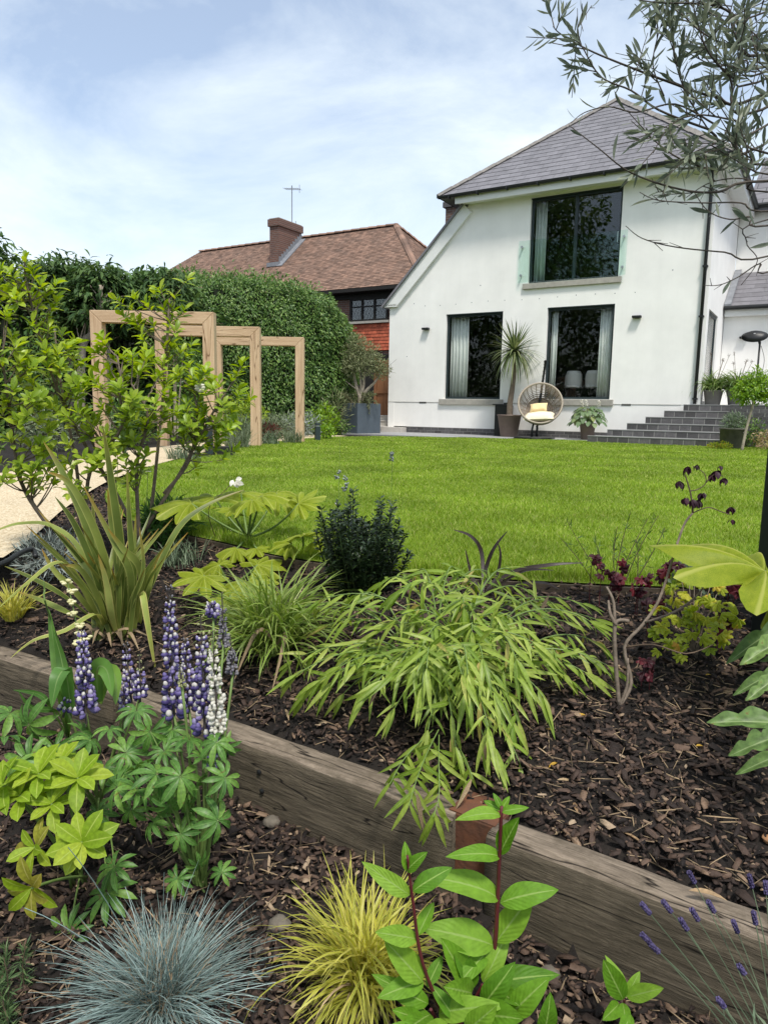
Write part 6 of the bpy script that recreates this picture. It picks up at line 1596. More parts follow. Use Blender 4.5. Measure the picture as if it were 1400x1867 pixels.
fats((-0.938, 3.45, 0.188), (-.9, .1, .15), (0, -.15, 1), .20, 0)
fats((-0.861, 3.6, 0.197), (-.4, .6, .1), (0, -.1, 1), .19, 1)
fats((-0.592, 3.4, 0.235), (.5, -.5, .1), (0, -.25, 1), .16, 0)
fats((-0.548, 3.62, 0.223), (.6, .5, .12), (.1, -.2, 1), .18, 2)
fats((-0.747, 3.7, 0.21), (-.1, 1, .1), (0, -.2, 1), .18, 1)
fats((-0.615, 3.3, 0.229), (-.2, -1, 0), (0, -.2, 1), .12, 2)
fats((-0.416, 3.45, 0.197), (.85, .0, .35), (-.25, -.5, .8), .14, 1, bend=.15)
fats((-0.719, 3.35, 0.173), (-.5, -.5, .1), (0, -.3, 1), .09, 1)
fats((-0.669, 3.2, 0.018), (-.3, -.8, -.1), (0, -.5, 1), .10, 2)
fats((-0.582, 3.22, 0.016), (.4, -.8, -.1), (0, -.5, 1), .09, 1)
o2 = thing('lobed_leaf_plant', 'low fatsia leaves spreading on the bark behind the lupins', 'plant', (-0.647, 2.952, -0.111)); og2 = o2.location.copy()
src2 = Vector(og2) + Vector((0, .02, .01))
fats((-0.719, 2.8, -0.016), (-.35, -.8, -.25), (-.1, -.75, .75), .135, 1, par=o2, og=og2, src=src2)
fats((-0.543, 2.78, -0.035), (.3, -.8, -.25), (0, -.6, .85), .15, 0, par=o2, og=og2, src=src2)
fats((-0.529, 2.95, -0.001), (.6, .3, .1), (0, -.4, 1), .13, 0, par=o2, og=og2, src=src2)
fats((-0.692, 2.95, -0.004), (-.5, .2, .1), (0, -.5, 1), .10, 2, par=o2, og=og2, src=src2)
fats((-0.588, 2.68, -0.072), (-.1, -1, -.2), (0, -.6, 1), .10, 1, par=o2, og=og2, src=src2)
o3 = thing('lobed_leaf_plant', 'single pale lobed leaf clump between the grass and the dark bush', 'plant', (-0.368, 3.263, -0.015)); og3 = o3.location.copy()
fats((-0.351, 3.05, 0.114), (.1, -.6, .2), (0, -.7, .8), .115, 1, par=o3, og=og3, src=og3)
fats((-0.301, 3.1, 0.081), (.7, -.3, .1), (0, -.5, .9), .09, 0, par=o3, og=og3, src=og3)
fats((-0.408, 3.05, 0.072), (-.6, -.4, 0), (0, -.5, .9), .08, 2, par=o3, og=og3, src=og3)
# big fatsia leaf reaching in from the right
FR = Vector((1.22, 1.98, G(1.22, 1.98)))
o4 = thing('lobed_leaf_plant', 'huge glowing lime lobed leaf reaching in from the right edge', 'plant', FR)
PMs = [pal_mesh('leaf', M['l_spot'], R_=1, lobes=6, span=R(260), cut=.60, droop=.16, ridge=.24, rings=7, sharp=1.15)]
fats((1.063, 1.95, 0.232), (-.97, .02, .20), (.06, -.17, .97), .31, 0, par=o4, og=FR, src=FR, pm=PMs)
fats((1.145, 1.98, 0.155), (.3, -.3, .2), (0, -.4, 1), .20, 0, par=o4, og=FR, src=FR, pm=PMs)

# ---- blue green lobed leaves at the right edge ----------------------------
AB = Vector((1.16, 1.72, G(1.16, 1.72)))
o = thing('acanthus', 'blue green jagged lobed leaves sprawling in at the right edge', 'plant', AB)
def pinnate(R_, W, lobes, droop):
    k = 30; V, UV, F = [], [], []
    for i in range(k + 1):
        t_ = i / k; env = math.sin(math.pi * min(1, t_ ** .8 * .93 + .06)) ** .7; lb = .45 + .55 * abs(math.sin(math.pi * lobes * (t_ + .04))) ** .8
        w = W * env * (lb if t_ < .82 else max(lb, .75)) + .01
        for u_ in (-1, -.5, 0, .5, 1):
            V.append((u_ * w * R_, (t_ - .12 * abs(u_) * 0 + .07 * abs(u_) * env) * R_, R_ * (abs(u_) * w * .35 - droop * t_ * t_ + .02 * math.sin(t_ * 22 + u_ * 2) * abs(u_)))); UV.append((u_ * .5 + .5, t_))
    for i in range(k):
        for j in range(4): a = i * 5 + j; F.append([a, a + 1, a + 6, a + 5])
    return mesh('leaf', V, F, M['l_fatsg'], True, UV)
PN = [pinnate(1, .20, 3, .25), pinnate(1, .24, 4, .40), pinnate(1, .17, 2, .5)]
def acan(c, tip, sc, k, u_=(0, -.6, 1)):
    c, tip = Vector(c), Vector(tip); obj('leaf', PN[k], o, Matrix.Translation(-AB) @ frame(c + Vector((.035, 0, 0)), tip - c, u_, ((tip - c).length * sc * .72, (tip - c).length * sc * .92, (tip - c).length * sc)))
acan((1.076, 1.85, 0.12), (0.889, 1.8, 0.079), 1.05, 2); acan((1.044, 1.8, 0.098), (0.879, 1.72, 0.071), 1.05, 0); acan((1.044, 1.75, 0.027), (0.958, 1.8, 0.052), 1.0, 1)
acan((0.987, 1.7, 0.044), (0.846, 1.66, 0.033), 1.05, 2); acan((0.945, 1.66, 0.045), (0.832, 1.6, 0.016), 1.05, 0); acan((0.942, 1.6, 0.014), (0.854, 1.55, -0.013), 1.0, 1)
acan((0.932, 1.56, -0.05), (0.724, 1.56, -0.009), 1.0, 0); acan((0.904, 1.52, -0.045), (0.756, 1.5, -0.057), 1.05, 1); acan((0.902, 1.48, -0.064), (0.76, 1.46, -0.073), 1.05, 2); acan((0.869, 1.45, -0.144), (0.809, 1.42, -0.179), 1.1, 1)
for c in ((1.076, 1.85, 0.12), (0.987, 1.7, 0.044), (0.932, 1.56, -0.05), (0.902, 1.48, -0.064)): MB().tube(bez(AB, (AB + Vector(c)) / 2 + Vector((0, 0, .05)), c, 5), [.006, .004], 5).build('petiole', M['stemgreen'], o, origin=AB)

# ---- low plants at the back of the bank ------------------------------------
fx = Vector((-1.119, 3.629, -0.031)); mound('leafy_perennial', 'dark green feathery perennial beside the lobed leaf plant', fx.x, fx.y, .13, .20, 900, T_NEED, .075, M['l_fern'], z0=fx.z)
fx = Vector((-1.509, 3.177, -0.107)); mound('silver_artemisia', 'silver grey feathery plant beside the gravel path', fx.x, fx.y, .15, .18, 1100, T_NEED, .05, M['l_silver'], z0=fx.z)
fx = Vector((-0.955, 3.297, -0.085)); tuft('sparse blue green grass between the sword leaves and the low fatsia', fx.x, fx.y, 120, (.07, .16), (.003, .006), M['l_lav'], z=fx.z, r0=.10, group='small grasses on the bank')
fx = Vector((-1.552, 2.905, -0.245)); clump('golden_sedge', 'small yellow grass clump at the left edge above the sleeper', 'plant', fx, M['l_acor'], [dict(k=140, r0=.03, L=(.10, .20), W=(.004, .008), elev=(.7, 1.5), droop=(.2, 1.4), seg=5)], 'golden grasses')

# ---- green sedge -----------------------------------------------------------
fx = Vector((-0.384, 2.456, -0.2))
clump('green_sedge', 'fountain of arching green grass in the middle of the bank', 'plant', fx, M['l_sedge'], [dict(k=420, r0=.07, L=(.24, .42), W=(.006, .011), elev=(.75, 1.5), droop=(.6, 2.4), seg=8), dict(k=120, r0=.08, L=(.2, .34), W=(.006, .010), elev=(.2, .9), droop=(.8, 2.0), seg=8)])
strap_root = bpy.data.objects['green_sedge']
for a, b_, c in (((-0.369, 2.36, -0.137), (-0.415, 2.3, -0.08), (-0.482, 2.22, -0.232)), ((-0.36, 2.36, -0.147), (-0.32, 2.28, -0.091), (-0.354, 2.2, -0.259))):
    strap(strap_root, fx, [a, b_, c], .012, M['straw'], .2, (0, -1, .3), name='dry_leaf')

# ---- dark clipped bush --------------------------------------------------------
IX = Vector((-0.086, 2.75, -0.071))
o = thing('dark_bush', 'small dark green knobbly evergreen bush at the lawn edge', 'shrub', IX)
shoots = MB(); P, D, Un = [], [], []
for i in range(58):
    a = i * 2.4; rr = .178 * math.sqrt((i + .5) / 58); top_ = .41 * (1 - .36 * (rr / .178) ** 2) + random.uniform(-.10, .035)
    if abs(math.cos(a) * rr - .005) < .03 and top_ > .28: top_ -= .08            # slight dip between the two heads
    b0 = Vector((math.cos(a) * rr * .45, math.sin(a) * rr * .45, 0)); e = Vector((math.cos(a) * rr * 1.08, math.sin(a) * rr * 1.08, top_))
    c_ = bez(b0, b0.lerp(e, .5) + Vector((math.cos(a), math.sin(a), 0)) * random.uniform(0, .035), e, 8); shoots.tube(c_, [.004, .002], 4, cap=False)
    for k_ in range(150):
        q = (random.random() ** .85) * 7.99; p = c_[int(q)].lerp(c_[min(8, int(q) + 1)], q % 1); th = random.uniform(0, 6.3)
        d_ = Vector((math.cos(th), math.sin(th), random.uniform(.1, 1.3))).normalized(); P.append(tuple(p + d_ * .005 + IX)); D.append(tuple(d_)); Un.append((0, 0, 1))
shoots.build('shoots', M['l_ilex'], o)
mass('foliage', tpl(ellip(.24, .5), 2, .3, .2), np.array(P), np.array(D), np.array(Un) + rng.normal(0, .3, (len(P), 3)), .020 * rng.uniform(.7, 1.4, len(P)), M['l_ilex'], o, IX)

# ---- bamboo ---------------------------------------------------------------------
BB = Vector((0.21, 2.063, -0.209))
o = thing('dwarf_bamboo', 'sprawling dwarf bamboo with long pale green leaves in the centre of the bank', 'bamboo', BB)
lv = Leaves(T_BAMB, M['l_bamb']); cu = MB()
ends = [(-0.204, 2.3, -0.001), (-0.121, 2, -0.087), (-0.177, 2, -0.13), (0.667, 2.15, -0.048), (0.594, 2, -0.091), (-0.207, 2.15, -0.1), (-0.173, 2.25, -0.041), (-0.104, 2.3, 0.039), (0.004, 2.3, 0.096), (0.112, 2.3, 0.126), (0.238, 2.3, 0.138), (0.366, 2.3, 0.121), (0.476, 2.3, 0.077), (0.557, 2.25, 0.045), (0.618, 2.2, -0.012), (0.638, 2.1, -0.085), (0.555, 2, -0.117), (0.453, 1.9, -0.128), (0.349, 1.82, -0.158), (0.268, 1.76, -0.178), (0.195, 1.74, -0.199), (0.126, 1.78, -0.174), (0.039, 1.86, -0.15), (-0.054, 1.95, -0.141), (-0.156, 2.05, -0.132), (-0.01, 2.05, 0.007), (0.103, 2.05, 0.059), (0.232, 2.05, 0.078), (0.339, 2, 0.062), (0.426, 1.95, 0.014), (0.273, 1.85, -0.001), (0.155, 1.85, -0.003), (0.053, 1.9, -0.039), (0.488, 2, -0.051), (-0.077, 2.1, -0.062), (-0.222, 2.05, -0.185), (0.223, 1.78, -0.066), (0.382, 1.86, -0.065), (0.66, 2.3, 0.033), (0.109, 1.8, -0.062), (0.008, 1.86, -0.072), (0.295, 1.78, -0.065), (0.254, 1.95, 0.043), (0.13, 1.95, 0.025), (0.368, 1.88, -0.01)]
for e in ends + [tuple(Vector(q) + rv(.09)) for q in ends if random.random() < .75]:
    e = Vector(e); b0 = BB + Vector((random.uniform(-.10, .10), random.uniform(-.08, .10), 0)); dv = e - b0
    top_ = b0 + Vector((dv.x * .42, dv.y * .42, max(dv.z, .12) + .09 + .05 * random.random())); c_ = bez(b0, top_, e, 12); cu.tube(c_, [.0035, .0015], 5, cap=False)
    for k_ in range(14):
        q = 3.4 + 8.5 * (k_ / 14) + random.uniform(-.3, .3); q = min(11.9, q); p = c_[int(q)].lerp(c_[int(q) + 1], q % 1); tn = (c_[int(q) + 1] - c_[int(q)]).normalized()
        sd_ = tn.cross(Vector((0, 0, 1))).normalized() * (1 if k_ % 2 else -1)
        d_ = tn * random.uniform(.2, 1.0) + sd_ * random.uniform(.2, 1.1) + Vector((random.uniform(-.3, .3), random.uniform(-.5, .2), random.uniform(-.8, .45)))
        lv.add(p, d_, Vector((0, -.55, 1)) + rv(.6), random.uniform(.055, .115))
    for k_ in range(3):
        lv.add(e, (c_[-1] - c_[-3]).normalized() + rv(.35) + Vector((0, 0, -.3)), Vector((0, -.7, .8)) + rv(.3), random.uniform(.08, .125))
# spray hanging over the sleeper
hb = [([(0.156, 1.8, -0.183), (0.121, 1.7, -0.196), (0.09, 1.6, -0.215), (0.068, 1.52, -0.239)], 18), ([(0.157, 1.8, -0.199), (0.148, 1.68, -0.214), (0.142, 1.58, -0.245), (0.125, 1.52, -0.265)], 17), ([(0.143, 1.82, -0.193), (0.066, 1.7, -0.211), (0.025, 1.62, -0.242)], 13), ([(0.201, 1.8, -0.213), (0.22, 1.7, -0.223), (0.232, 1.66, -0.246)], 7)]
for pts, k in hb:
    c_ = spline(pts, 5); cu.tube(c_, [.002, .001], 4, cap=False)
    for i in range(k):
        q = (len(c_) - 1.01) * (.15 + .85 * i / k); p = c_[int(q)].lerp(c_[int(q) + 1], q % 1); sgn = 1 if i % 2 else -1
        lv.add(p, Vector((sgn * random.uniform(.15, .8), random.uniform(-.4, .1), random.uniform(-1.0, -.15))), Vector((0, -1, .4)) + rv(.35), random.uniform(.065, .105))
cu.build('culms', M['stemgreen'], o, origin=BB)
lv.flush(o, BB, 300)
dl = Leaves(T_BAMB, M['straw'], 'dry_leaf')
for c in ((0.325, 1.95, 0.021), (0.117, 2, 0.041), (0.224, 1.62, -0.224), (0.088, 1.55, -0.222), (0.431, 2.1, 0.033), (-0.007, 1.85, -0.084), (0.526, 2.2, 0.086), (0.262, 1.72, -0.166)): dl.add(c, Vector((random.uniform(-.5, .5), -.2, -.8)), (0, -1, .3), random.uniform(.07, .10))
dl.flush(o, BB)

# ---- dark bronze blades at the lawn edge -----------------------------------------
BZ = Vector((0.385, 2.667, -0.041))
o = thing('bronze_phormium', 'thin dark bronze blades rising behind the bamboo', 'plant', BZ)
for pts, W in (([BZ, (0.386, 2.75, 0.103), (0.337, 2.72, 0.178), (0.266, 2.7, 0.206)], .016), ([BZ, (0.399, 2.72, 0.044), (0.428, 2.72, 0.132), (0.478, 2.72, 0.202)], .014), ([BZ, (0.483, 2.65, 0.051), (0.616, 2.6, 0.096), (0.748, 2.6, 0.107)], .016), ([BZ, (0.344, 2.7, 0.026), (0.315, 2.7, 0.134)], .012), ([BZ, (0.455, 2.6, 0.031), (0.514, 2.5, 0.097), (0.6, 2.45, 0.11)], .012), ([BZ, (0.44, 2.7, 0.028), (0.451, 2.7, 0.115), (0.434, 2.7, 0.168)], .010), ([BZ, (0.496, 2.6, 0.021), (0.576, 2.5, 0.053), (0.623, 2.45, 0.041)], .010)):
    strap(o, BZ, pts, W, M['l_dphorm'], .25, (0, -.8, .6))

# ---- bare shrub with dark flowers --------------------------------------------------
RS = Vector((0.688, 1.96, -0.179))
o = thing('bare_rose', 'bare grey stemmed shrub with dark purple drooping flowers on the right of the bank', 'shrub', RS)
yb = RS.y
rstem = [([RS, (0.673, 1.97, -0.054), (0.667, 1.98, 0.041), (0.675, 1.98, 0.071), (0.706, 1.98, 0.071)], (.0065, .005)), ([RS, (0.725, 1.98, -0.114), (0.706, 2, -0.014), (0.753, 2, 0.053), (0.803, 2.02, 0.122), (0.846, 2.05, 0.238), (0.883, 2.08, 0.332), (0.908, 2.08, 0.373)], (.006, .003)), ([(0.908, 2.08, 0.373), (0.897, 2.08, 0.43), (0.876, 2.08, 0.486)], (.003, .0015)), ([(0.908, 2.08, 0.373), (0.951, 2.08, 0.39), (0.988, 2.08, 0.379), (1.018, 2.08, 0.37)], (.002, .0012)), ([(0.893, 2.08, 0.438), (0.918, 2.08, 0.443), (0.939, 2.08, 0.463), (0.93, 2.08, 0.492), (0.897, 2.08, 0.51)], (.002, .001)), ([(0.939, 2.08, 0.463), (0.96, 2.08, 0.486), (0.989, 2.08, 0.483)], (.002, .001)), ([(0.76, 2, 0.061), (0.824, 1.95, 0.11), (0.875, 1.92, 0.174), (0.906, 1.92, 0.255)], (.004, .002)), ([(0.668, 1.98, 0.025), (0.666, 2, 0.117), (0.649, 2.02, 0.16)], (.006, .003)), ([RS, (0.706, 1.96, -0.115), (0.703, 1.96, -0.033)], (.005, .003)), ([(0.709, 2, -0.014), (0.769, 1.95, 0.012), (0.842, 1.9, 0.004), (0.916, 1.9, 0.032)], (.003, .0015)), ([(0.67, 1.98, 0.058), (0.652, 1.98, 0.09), (0.65, 2, 0.125)], (.006, .003))]
for pts, r_ in rstem: MB().tube(spline(pts, 4), list(r_), 6).build('stem', M['stemgrey'] if r_[0] > .0035 else M['stembrown'], o, True, origin=RS)
lp = Leaves([tpl(ellip(.32, .5), 4, .3, c) for c in (.3, .6)], M['l_dpurp'], 'petal')
def bloom(c, sc=1.0, n_=7):
    c = Vector(c)
    for i in range(n_):
        a = i * 2.4; lp.add(c + rv(.003), Vector((math.cos(a) * .8, math.sin(a) * .8, -.6 - .3 * random.random())), (math.cos(a), math.sin(a), .6), sc * random.uniform(.020, .028))
for c in ((0.883, 2.08, 0.507), (0.862, 2.08, 0.466), (0.905, 2.08, 0.411), (0.876, 2.06, 0.419), (0.932, 2.08, 0.431), (0.956, 2.08, 0.486), (0.989, 2.08, 0.477), (1.021, 2.08, 0.391), (0.921, 2.08, 0.411), (0.968, 2.08, 0.499)): bloom(c)
for c in ((1.024, 2.08, 0.354), (0.977, 2.08, 0.512), (0.909, 2.08, 0.514)): bloom(c, .7, 4)
lp.flush(o, RS, 120)

# ---- heuchera and wispy stems ----------------------------------------------------------
HE = Vector((0.946, 2.647, -0.026))
o = thing('maroon_heuchera', 'ragged deep maroon leaves scattered at the right lawn edge', 'plant', HE)
PMm = [pal_mesh('leaf', M['l_maroon'], R_=1, lobes=5, cut=.35, droop=.25, ridge=.25), pal_mesh('leaf', M['l_maroon'], R_=1, lobes=5, cut=.45, droop=.5, ridge=.3)]
for c, k in (((0.786, 2.5, 0.097), 5), ((0.821, 2.5, 0.072), 5), ((0.91, 2.45, 0.091), 5), ((0.903, 2.45, 0.046), 3), ((0.986, 2.4, 0.143), 5), ((0.966, 2.4, 0.118), 3), ((1.199, 2.35, 0.082), 6), ((1.179, 2.35, 0.105), 3), ((0.893, 2.3, 0.037), 2), ((1.088, 2.2, 0.015), 4), ((1.089, 2.18, -0.006), 3), ((0.763, 2.55, 0.13), 3), ((0.769, 2, -0.066), 3), ((0.794, 2, -0.083), 3), ((0.874, 2.55, 0.112), 3)):
    for i in range(k):
        p = Vector(c) + rv(.022); obj('leaf', random.choice(PMm), o, Matrix.Translation(-HE) @ frame(p, rv(1) + Vector((0, -.3, -.2)), Vector((0, -.7, .7)) + rv(.5), random.uniform(.020, .036)))
    bs = Vector(c); MB().tube(bez((bs.x * .97 + HE.x * .03, bs.y + .03, G(bs.x, bs.y + .03)), bs + Vector((0, .03, -.04)), bs, 3), .0015, 4).build('stalk', M['stemred'], o, origin=HE)
WP = Vector((0.941, 2.695, -0.017))
o = thing('wispy_stems', 'thin green and brown wispy stems standing against the lawn', 'plant', WP)
nd = []
for b_, c, e in (((0.864, 2.6, 0.038), (0.876, 2.6, 0.184), (0.905, 2.6, 0.297)), ((0.875, 2.6, 0.038), (0.917, 2.6, 0.164), (0.971, 2.6, 0.278)), ((0.905, 2.6, 0.039), (0.938, 2.6, 0.164), (1.01, 2.6, 0.289)), ((0.823, 2.6, 0.037), (0.735, 2.6, 0.161), (0.674, 2.6, 0.263)), ((0.793, 2.6, 0.026), (0.715, 2.6, 0.14), (0.651, 2.6, 0.201)), ((0.892, 2.5, 0.043), (0.962, 2.5, 0.165), (0.998, 2.5, 0.26)), ((0.864, 2.6, 0.038), (0.846, 2.6, 0.163), (0.861, 2.6, 0.246)), ((0.911, 2.5, 0.043), (0.914, 2.5, 0.144), (0.9, 2.5, 0.213)), ((0.798, 2.55, 0.049), (0.803, 2.55, 0.131), (0.769, 2.55, 0.192))):
    c_ = bez(b_, c, e, 8); MB().tube(c_, [.0022, .0010], 4).build('stem', M['stembrown'], o, origin=WP)
    for i in range(26): q = random.uniform(2, 7.9); p = c_[int(q)].lerp(c_[int(q) + 1], q % 1); nd.append((tuple(p), tuple(rv(1) + Vector((0, 0, .4)))))
mass('foliage', T_NEED, np.array([a for a, b_ in nd]), np.array([b_ for a, b_ in nd]), rdir(len(nd)), .032 * rng.uniform(.6, 1.4, len(nd)), M['l_mid'], o, WP)

# ---- yellow leaved plant -----------------------------------------------------------------
YP = Vector((1, 2.207, -0.107))
o = thing('yellow_leaf_plant', 'yellow green lobed leaves on thin stems beside the dark post', 'plant', YP)
PMy = [pal_mesh('leaf', M['l_yel'], R_=1, lobes=5, cut=.45, droop=.25, ridge=.2, span=R(250)), pal_mesh('leaf', M['l_yel'], R_=1, lobes=5, cut=.5, droop=.5, ridge=.25, span=R(230))]
for i, c in enumerate(((0.905, 2.25, 0.033), (0.951, 2.28, 0.053), (1.003, 2.3, 0.067), (0.947, 2.22, 0.024), (0.998, 2.22, 0.043), (1.053, 2.25, 0.073), (1, 2.18, 0.028), (0.958, 2.16, 0.016), (0.897, 2.18, 0.008), (0.849, 2.12, 0), (1.05, 2.2, 0.059), (0.91, 2.1, -0.01), (0.833, 2.05, -0.02), (0.967, 2.12, 0.002), (0.977, 2.35, 0.082), (1.031, 2.35, 0.102), (1.078, 2.35, 0.094), (1.111, 2.3, 0.088), (1.106, 2.15, 0.03), (1.008, 2.1, 0.009), (0.967, 2.06, -0.013), (0.89, 2.05, -0.025), (1.035, 2.1, -0.008), (1.126, 2.25, 0.055), (1.112, 2.35, 0.123), (1.014, 2.38, 0.114), (1.069, 2.4, 0.129), (0.882, 2, -0.024), (0.88, 2.1, -0.019), (1.008, 2.14, 0.023), (0.966, 2.2, 0.058), (1.051, 2.16, 0.035))):
    for r_ in range(3):
        p = Vector(c) + rv(.016); obj('leaf', random.choice(PMy), o, Matrix.Translation(-YP) @ frame(p, rv(.8) + Vector((p.x - YP.x, -.3, -.25)), Vector((0, -.6, .8)) + rv(.5), random.uniform(.020, .034)))
    MB().tube(bez(YP + rv(.012), YP.lerp(Vector(c), .5) + Vector((0, 0, .03)), c, 4), .0013, 4).build('stalk', M['stemgrey'], o, origin=YP)
fx = Vector((1.226, 2.572, -0.032)); mound('grey_leaf_perennial', 'upright grey green leaves behind the yellow leaved plant', fx.x, fx.y + .1, .12, .15, 160, T_OBOV[0], .035, M['l_lav'], z0=fx.z)

# ================================================================ LUPINS
LUa, LUb = Vector((-.44, 1.62, G(-.44, 1.62))), Vector((-.82, 1.95, G(-.82, 1.95)))
def lupin_flower(parent, og, base, top, n_whorl, r0, r1, mats, bud=.25):
    """spike of whorled pea flowers between base and top; tip whorls are small green buds"""
    base, top = Vector(base), Vector(top); ax = (top - base); L_ = ax.length; ax.normalize(); sd_ = ax.orthogonal().normalized(); td = ax.cross(sd_)
    MB().tube([base - ax * .03, base.lerp(top, .5), top], [.0036, .0012], 5).build('flower_stalk', M['stempurp'], parent, origin=og)
    V, F = [], []
    pet = {k: MB() for k in range(2)}; bud_ = MB()
    for w in range(n_whorl):
        f = w / (n_whorl - 1); p = base + ax * (L_ * f); rr = (r0 + (r1 - r0) * f) * random.uniform(.9, 1.1); k = random.choice((5, 6)) if f < .8 else 5
        for j in range(k):
            if random.random() < .10: continue
            a = 2 * math.pi * j / k + w * .5 + random.uniform(-.3, .3); d_ = (sd_ * math.cos(a) + td * math.sin(a)); q = p + d_ * rr * random.uniform(.5, .78) + ax * random.uniform(-.0045, .0045)
            s_ = rr * random.uniform(.34, .48)
            if f > 1 - bud:
                pea(bud_, q, d_ * .4 + ax, d_, s_ * .75, .45)
            else:
                pea(pet[0], q, d_ * .9 + ax * random.uniform(-.3, .35) + rv(.25), ax, s_, .62)                    # keel and wings
                pea(pet[1], q + ax * s_ * .75 + d_ * s_ * .12, ax + d_ * random.uniform(.1, .6), d_, s_ * random.uniform(.7, .95), .6)   # standard
    pet[0].build('florets', mats[0], parent, True, og); pet[1].build('standards', mats[1], parent, True, og); bud_.build('buds', mats[2], parent, True, og)
def pea(mb, c, d_, u_, s_, w):
    mt = frame(c, d_, u_, s_); i = len(mb.v); n_ = 6
    prof = [(-.9, .05), (-.5, .75), (0, 1), (.55, .8), (.95, .12)]
    for (y_, r_) in prof:
        for j in range(n_): a = 2 * math.pi * j / n_; mb.v.append(tuple(mt @ Vector((math.cos(a) * r_ * w, y_, math.sin(a) * r_ * .72))))
    for k in range(len(prof) - 1):
        for j in range(n_): j2 = (j + 1) % n_; mb.f.append([i + k * n_ + j, i + k * n_ + j2, i + (k + 1) * n_ + j2, i + (k + 1) * n_ + j])
M['p_lilac'] = mat_leaf('lilac_white_petal', [(0, (0.20, 0.16, 0.40)), (.3, (0.42, 0.38, 0.56)), (.5, (0.62, 0.60, 0.60)), (1, (0.76, 0.74, 0.68))], .3, .5, .3, mottling=.1)
M['stempurp'] = mat_plain('dark_purple_stalk', (0.06, 0.05, 0.045), .6, .2, 20)
M['p_bud'] = mat_leaf('lupin_bud', [(0, (0.28, 0.31, 0.13)), (1, (0.42, 0.42, 0.22))], .2, .6, .2)
M['p_budp'] = mat_leaf('lupin_grey_bud', [(0, (0.15, 0.14, 0.17)), (1, (0.28, 0.27, 0.28))], .2, .6, .2)
PU, WH = M['p_purple'], M['p_lilac']
def leaflet_mesh(nm, mat, k=9, cup=.25, W=.13, droop=.35, span=R(330), peak=.62):
    V, F, UV = [], [], []
    for j in range(k):
        th = -span / 2 + span * (j + .5) / k; ln = 1 - .22 * abs((j + .5) / k - .5) * 2
        T_, Fa, U_ = tpl(ellip(W, peak), 5, .45, droop); o_ = len(V)
        for (x, y, z_), uv in zip(T_, U_):
            y = .03 + y * ln; x *= ln; V.append((x * math.cos(th) + y * math.sin(th), y * math.cos(th) - x * math.sin(th), z_ + cup * y * (1 - .6 * y))); UV.append(tuple(uv))
        F += [[int(a) + o_ for a in f] for f in Fa]
    return mesh(nm, V, F, mat, True, UV)
LPM = [leaflet_mesh('palmate_leaf', M['l_lup'], 9, .25, .135, .35), leaflet_mesh('palmate_leaf', M['l_lup'], 8, .1, .15, .5), leaflet_mesh('palmate_leaf', M['l_lup'], 10, .45, .12, .25)]
def lupin_leaf(o, og, c, sc, src, u_=None, k=None):
    c = Vector(c); u_ = u_ or (Vector((0, -.75, .75)) + rv(.5)); d_ = rv(1) + Vector((0, -.4, -.2))
    obj('palmate_leaf', LPM[random.randrange(3) if k is None else k], o, Matrix.Translation(-Vector(og)) @ frame(c, d_, u_, sc * 1.2 * random.uniform(.9, 1.12)))
    MB().tube(bez(src, Vector(src).lerp(c, .5) + Vector((0, 0, .06)), c, 5), [.0032, .0018], 5).build('leaf_stalk', M['stemgreen'], o, origin=og)
o = thing('lupin', 'purple and white lupins with large flower spikes in front of the middle sleeper', 'lupin', LUa)
def up_stem(a, b_, r_=.0045, par=None, og=None): MB().tube(bez(a, Vector(a).lerp(Vector(b_), .5) + Vector((.01, 0, .02)), b_, 6), [r_, r_ * .75], 6).build('stem', M['stemgreen'], par, True, origin=og)
for base, top, n_, r0, r1, mats, bd in (((-0.524, 1.72, -0.121), (-0.529, 1.72, 0.212), 16, .030, .012, (PU, WH, M['p_budp']), .10), ((-0.431, 1.66, -0.135), (-0.441, 1.68, 0.152), 15, .030, .010, (PU, WH, M['p_bud']), .18), ((-0.389, 1.62, -0.129), (-0.403, 1.64, 0.13), 14, .022, .012, (M['p_white'], M['p_white'], M['p_bud']), .15), ((-0.401, 1.6, -0.196), (-0.395, 1.61, -0.125), 4, .014, .012, (WH, PU, M['p_bud']), 0), ((-0.503, 1.78, -0.125), (-0.509, 1.78, 0.062), 10, .024, .010, (PU, WH, M['p_budp']), .1), ((-0.414, 1.8, 0.042), (-0.416, 1.8, 0.182), 9, .016, .005, (M['p_budp'], M['p_budp'], M['p_bud']), .3), ((-0.386, 1.78, -0.025), (-0.392, 1.78, 0.071), 8, .016, .005, (M['p_budp'], M['p_budp'], M['p_bud']), .4), ((-0.479, 1.64, -0.008), (-0.483, 1.64, 0.045), 6, .010, .004, (M['p_bud'], M['p_bud'], M['p_bud']), .5), ((-0.443, 1.82, 0.117), (-0.45, 1.82, 0.15), 6, .020, .010, (PU, WH, M['p_budp']), .1)):
    lupin_flower(o, LUa, base, top, int(n_ * 1.1), r0 * 1.12, r1, mats, bd); up_stem(LUa + rv(.01), base, .0045, o, LUa)
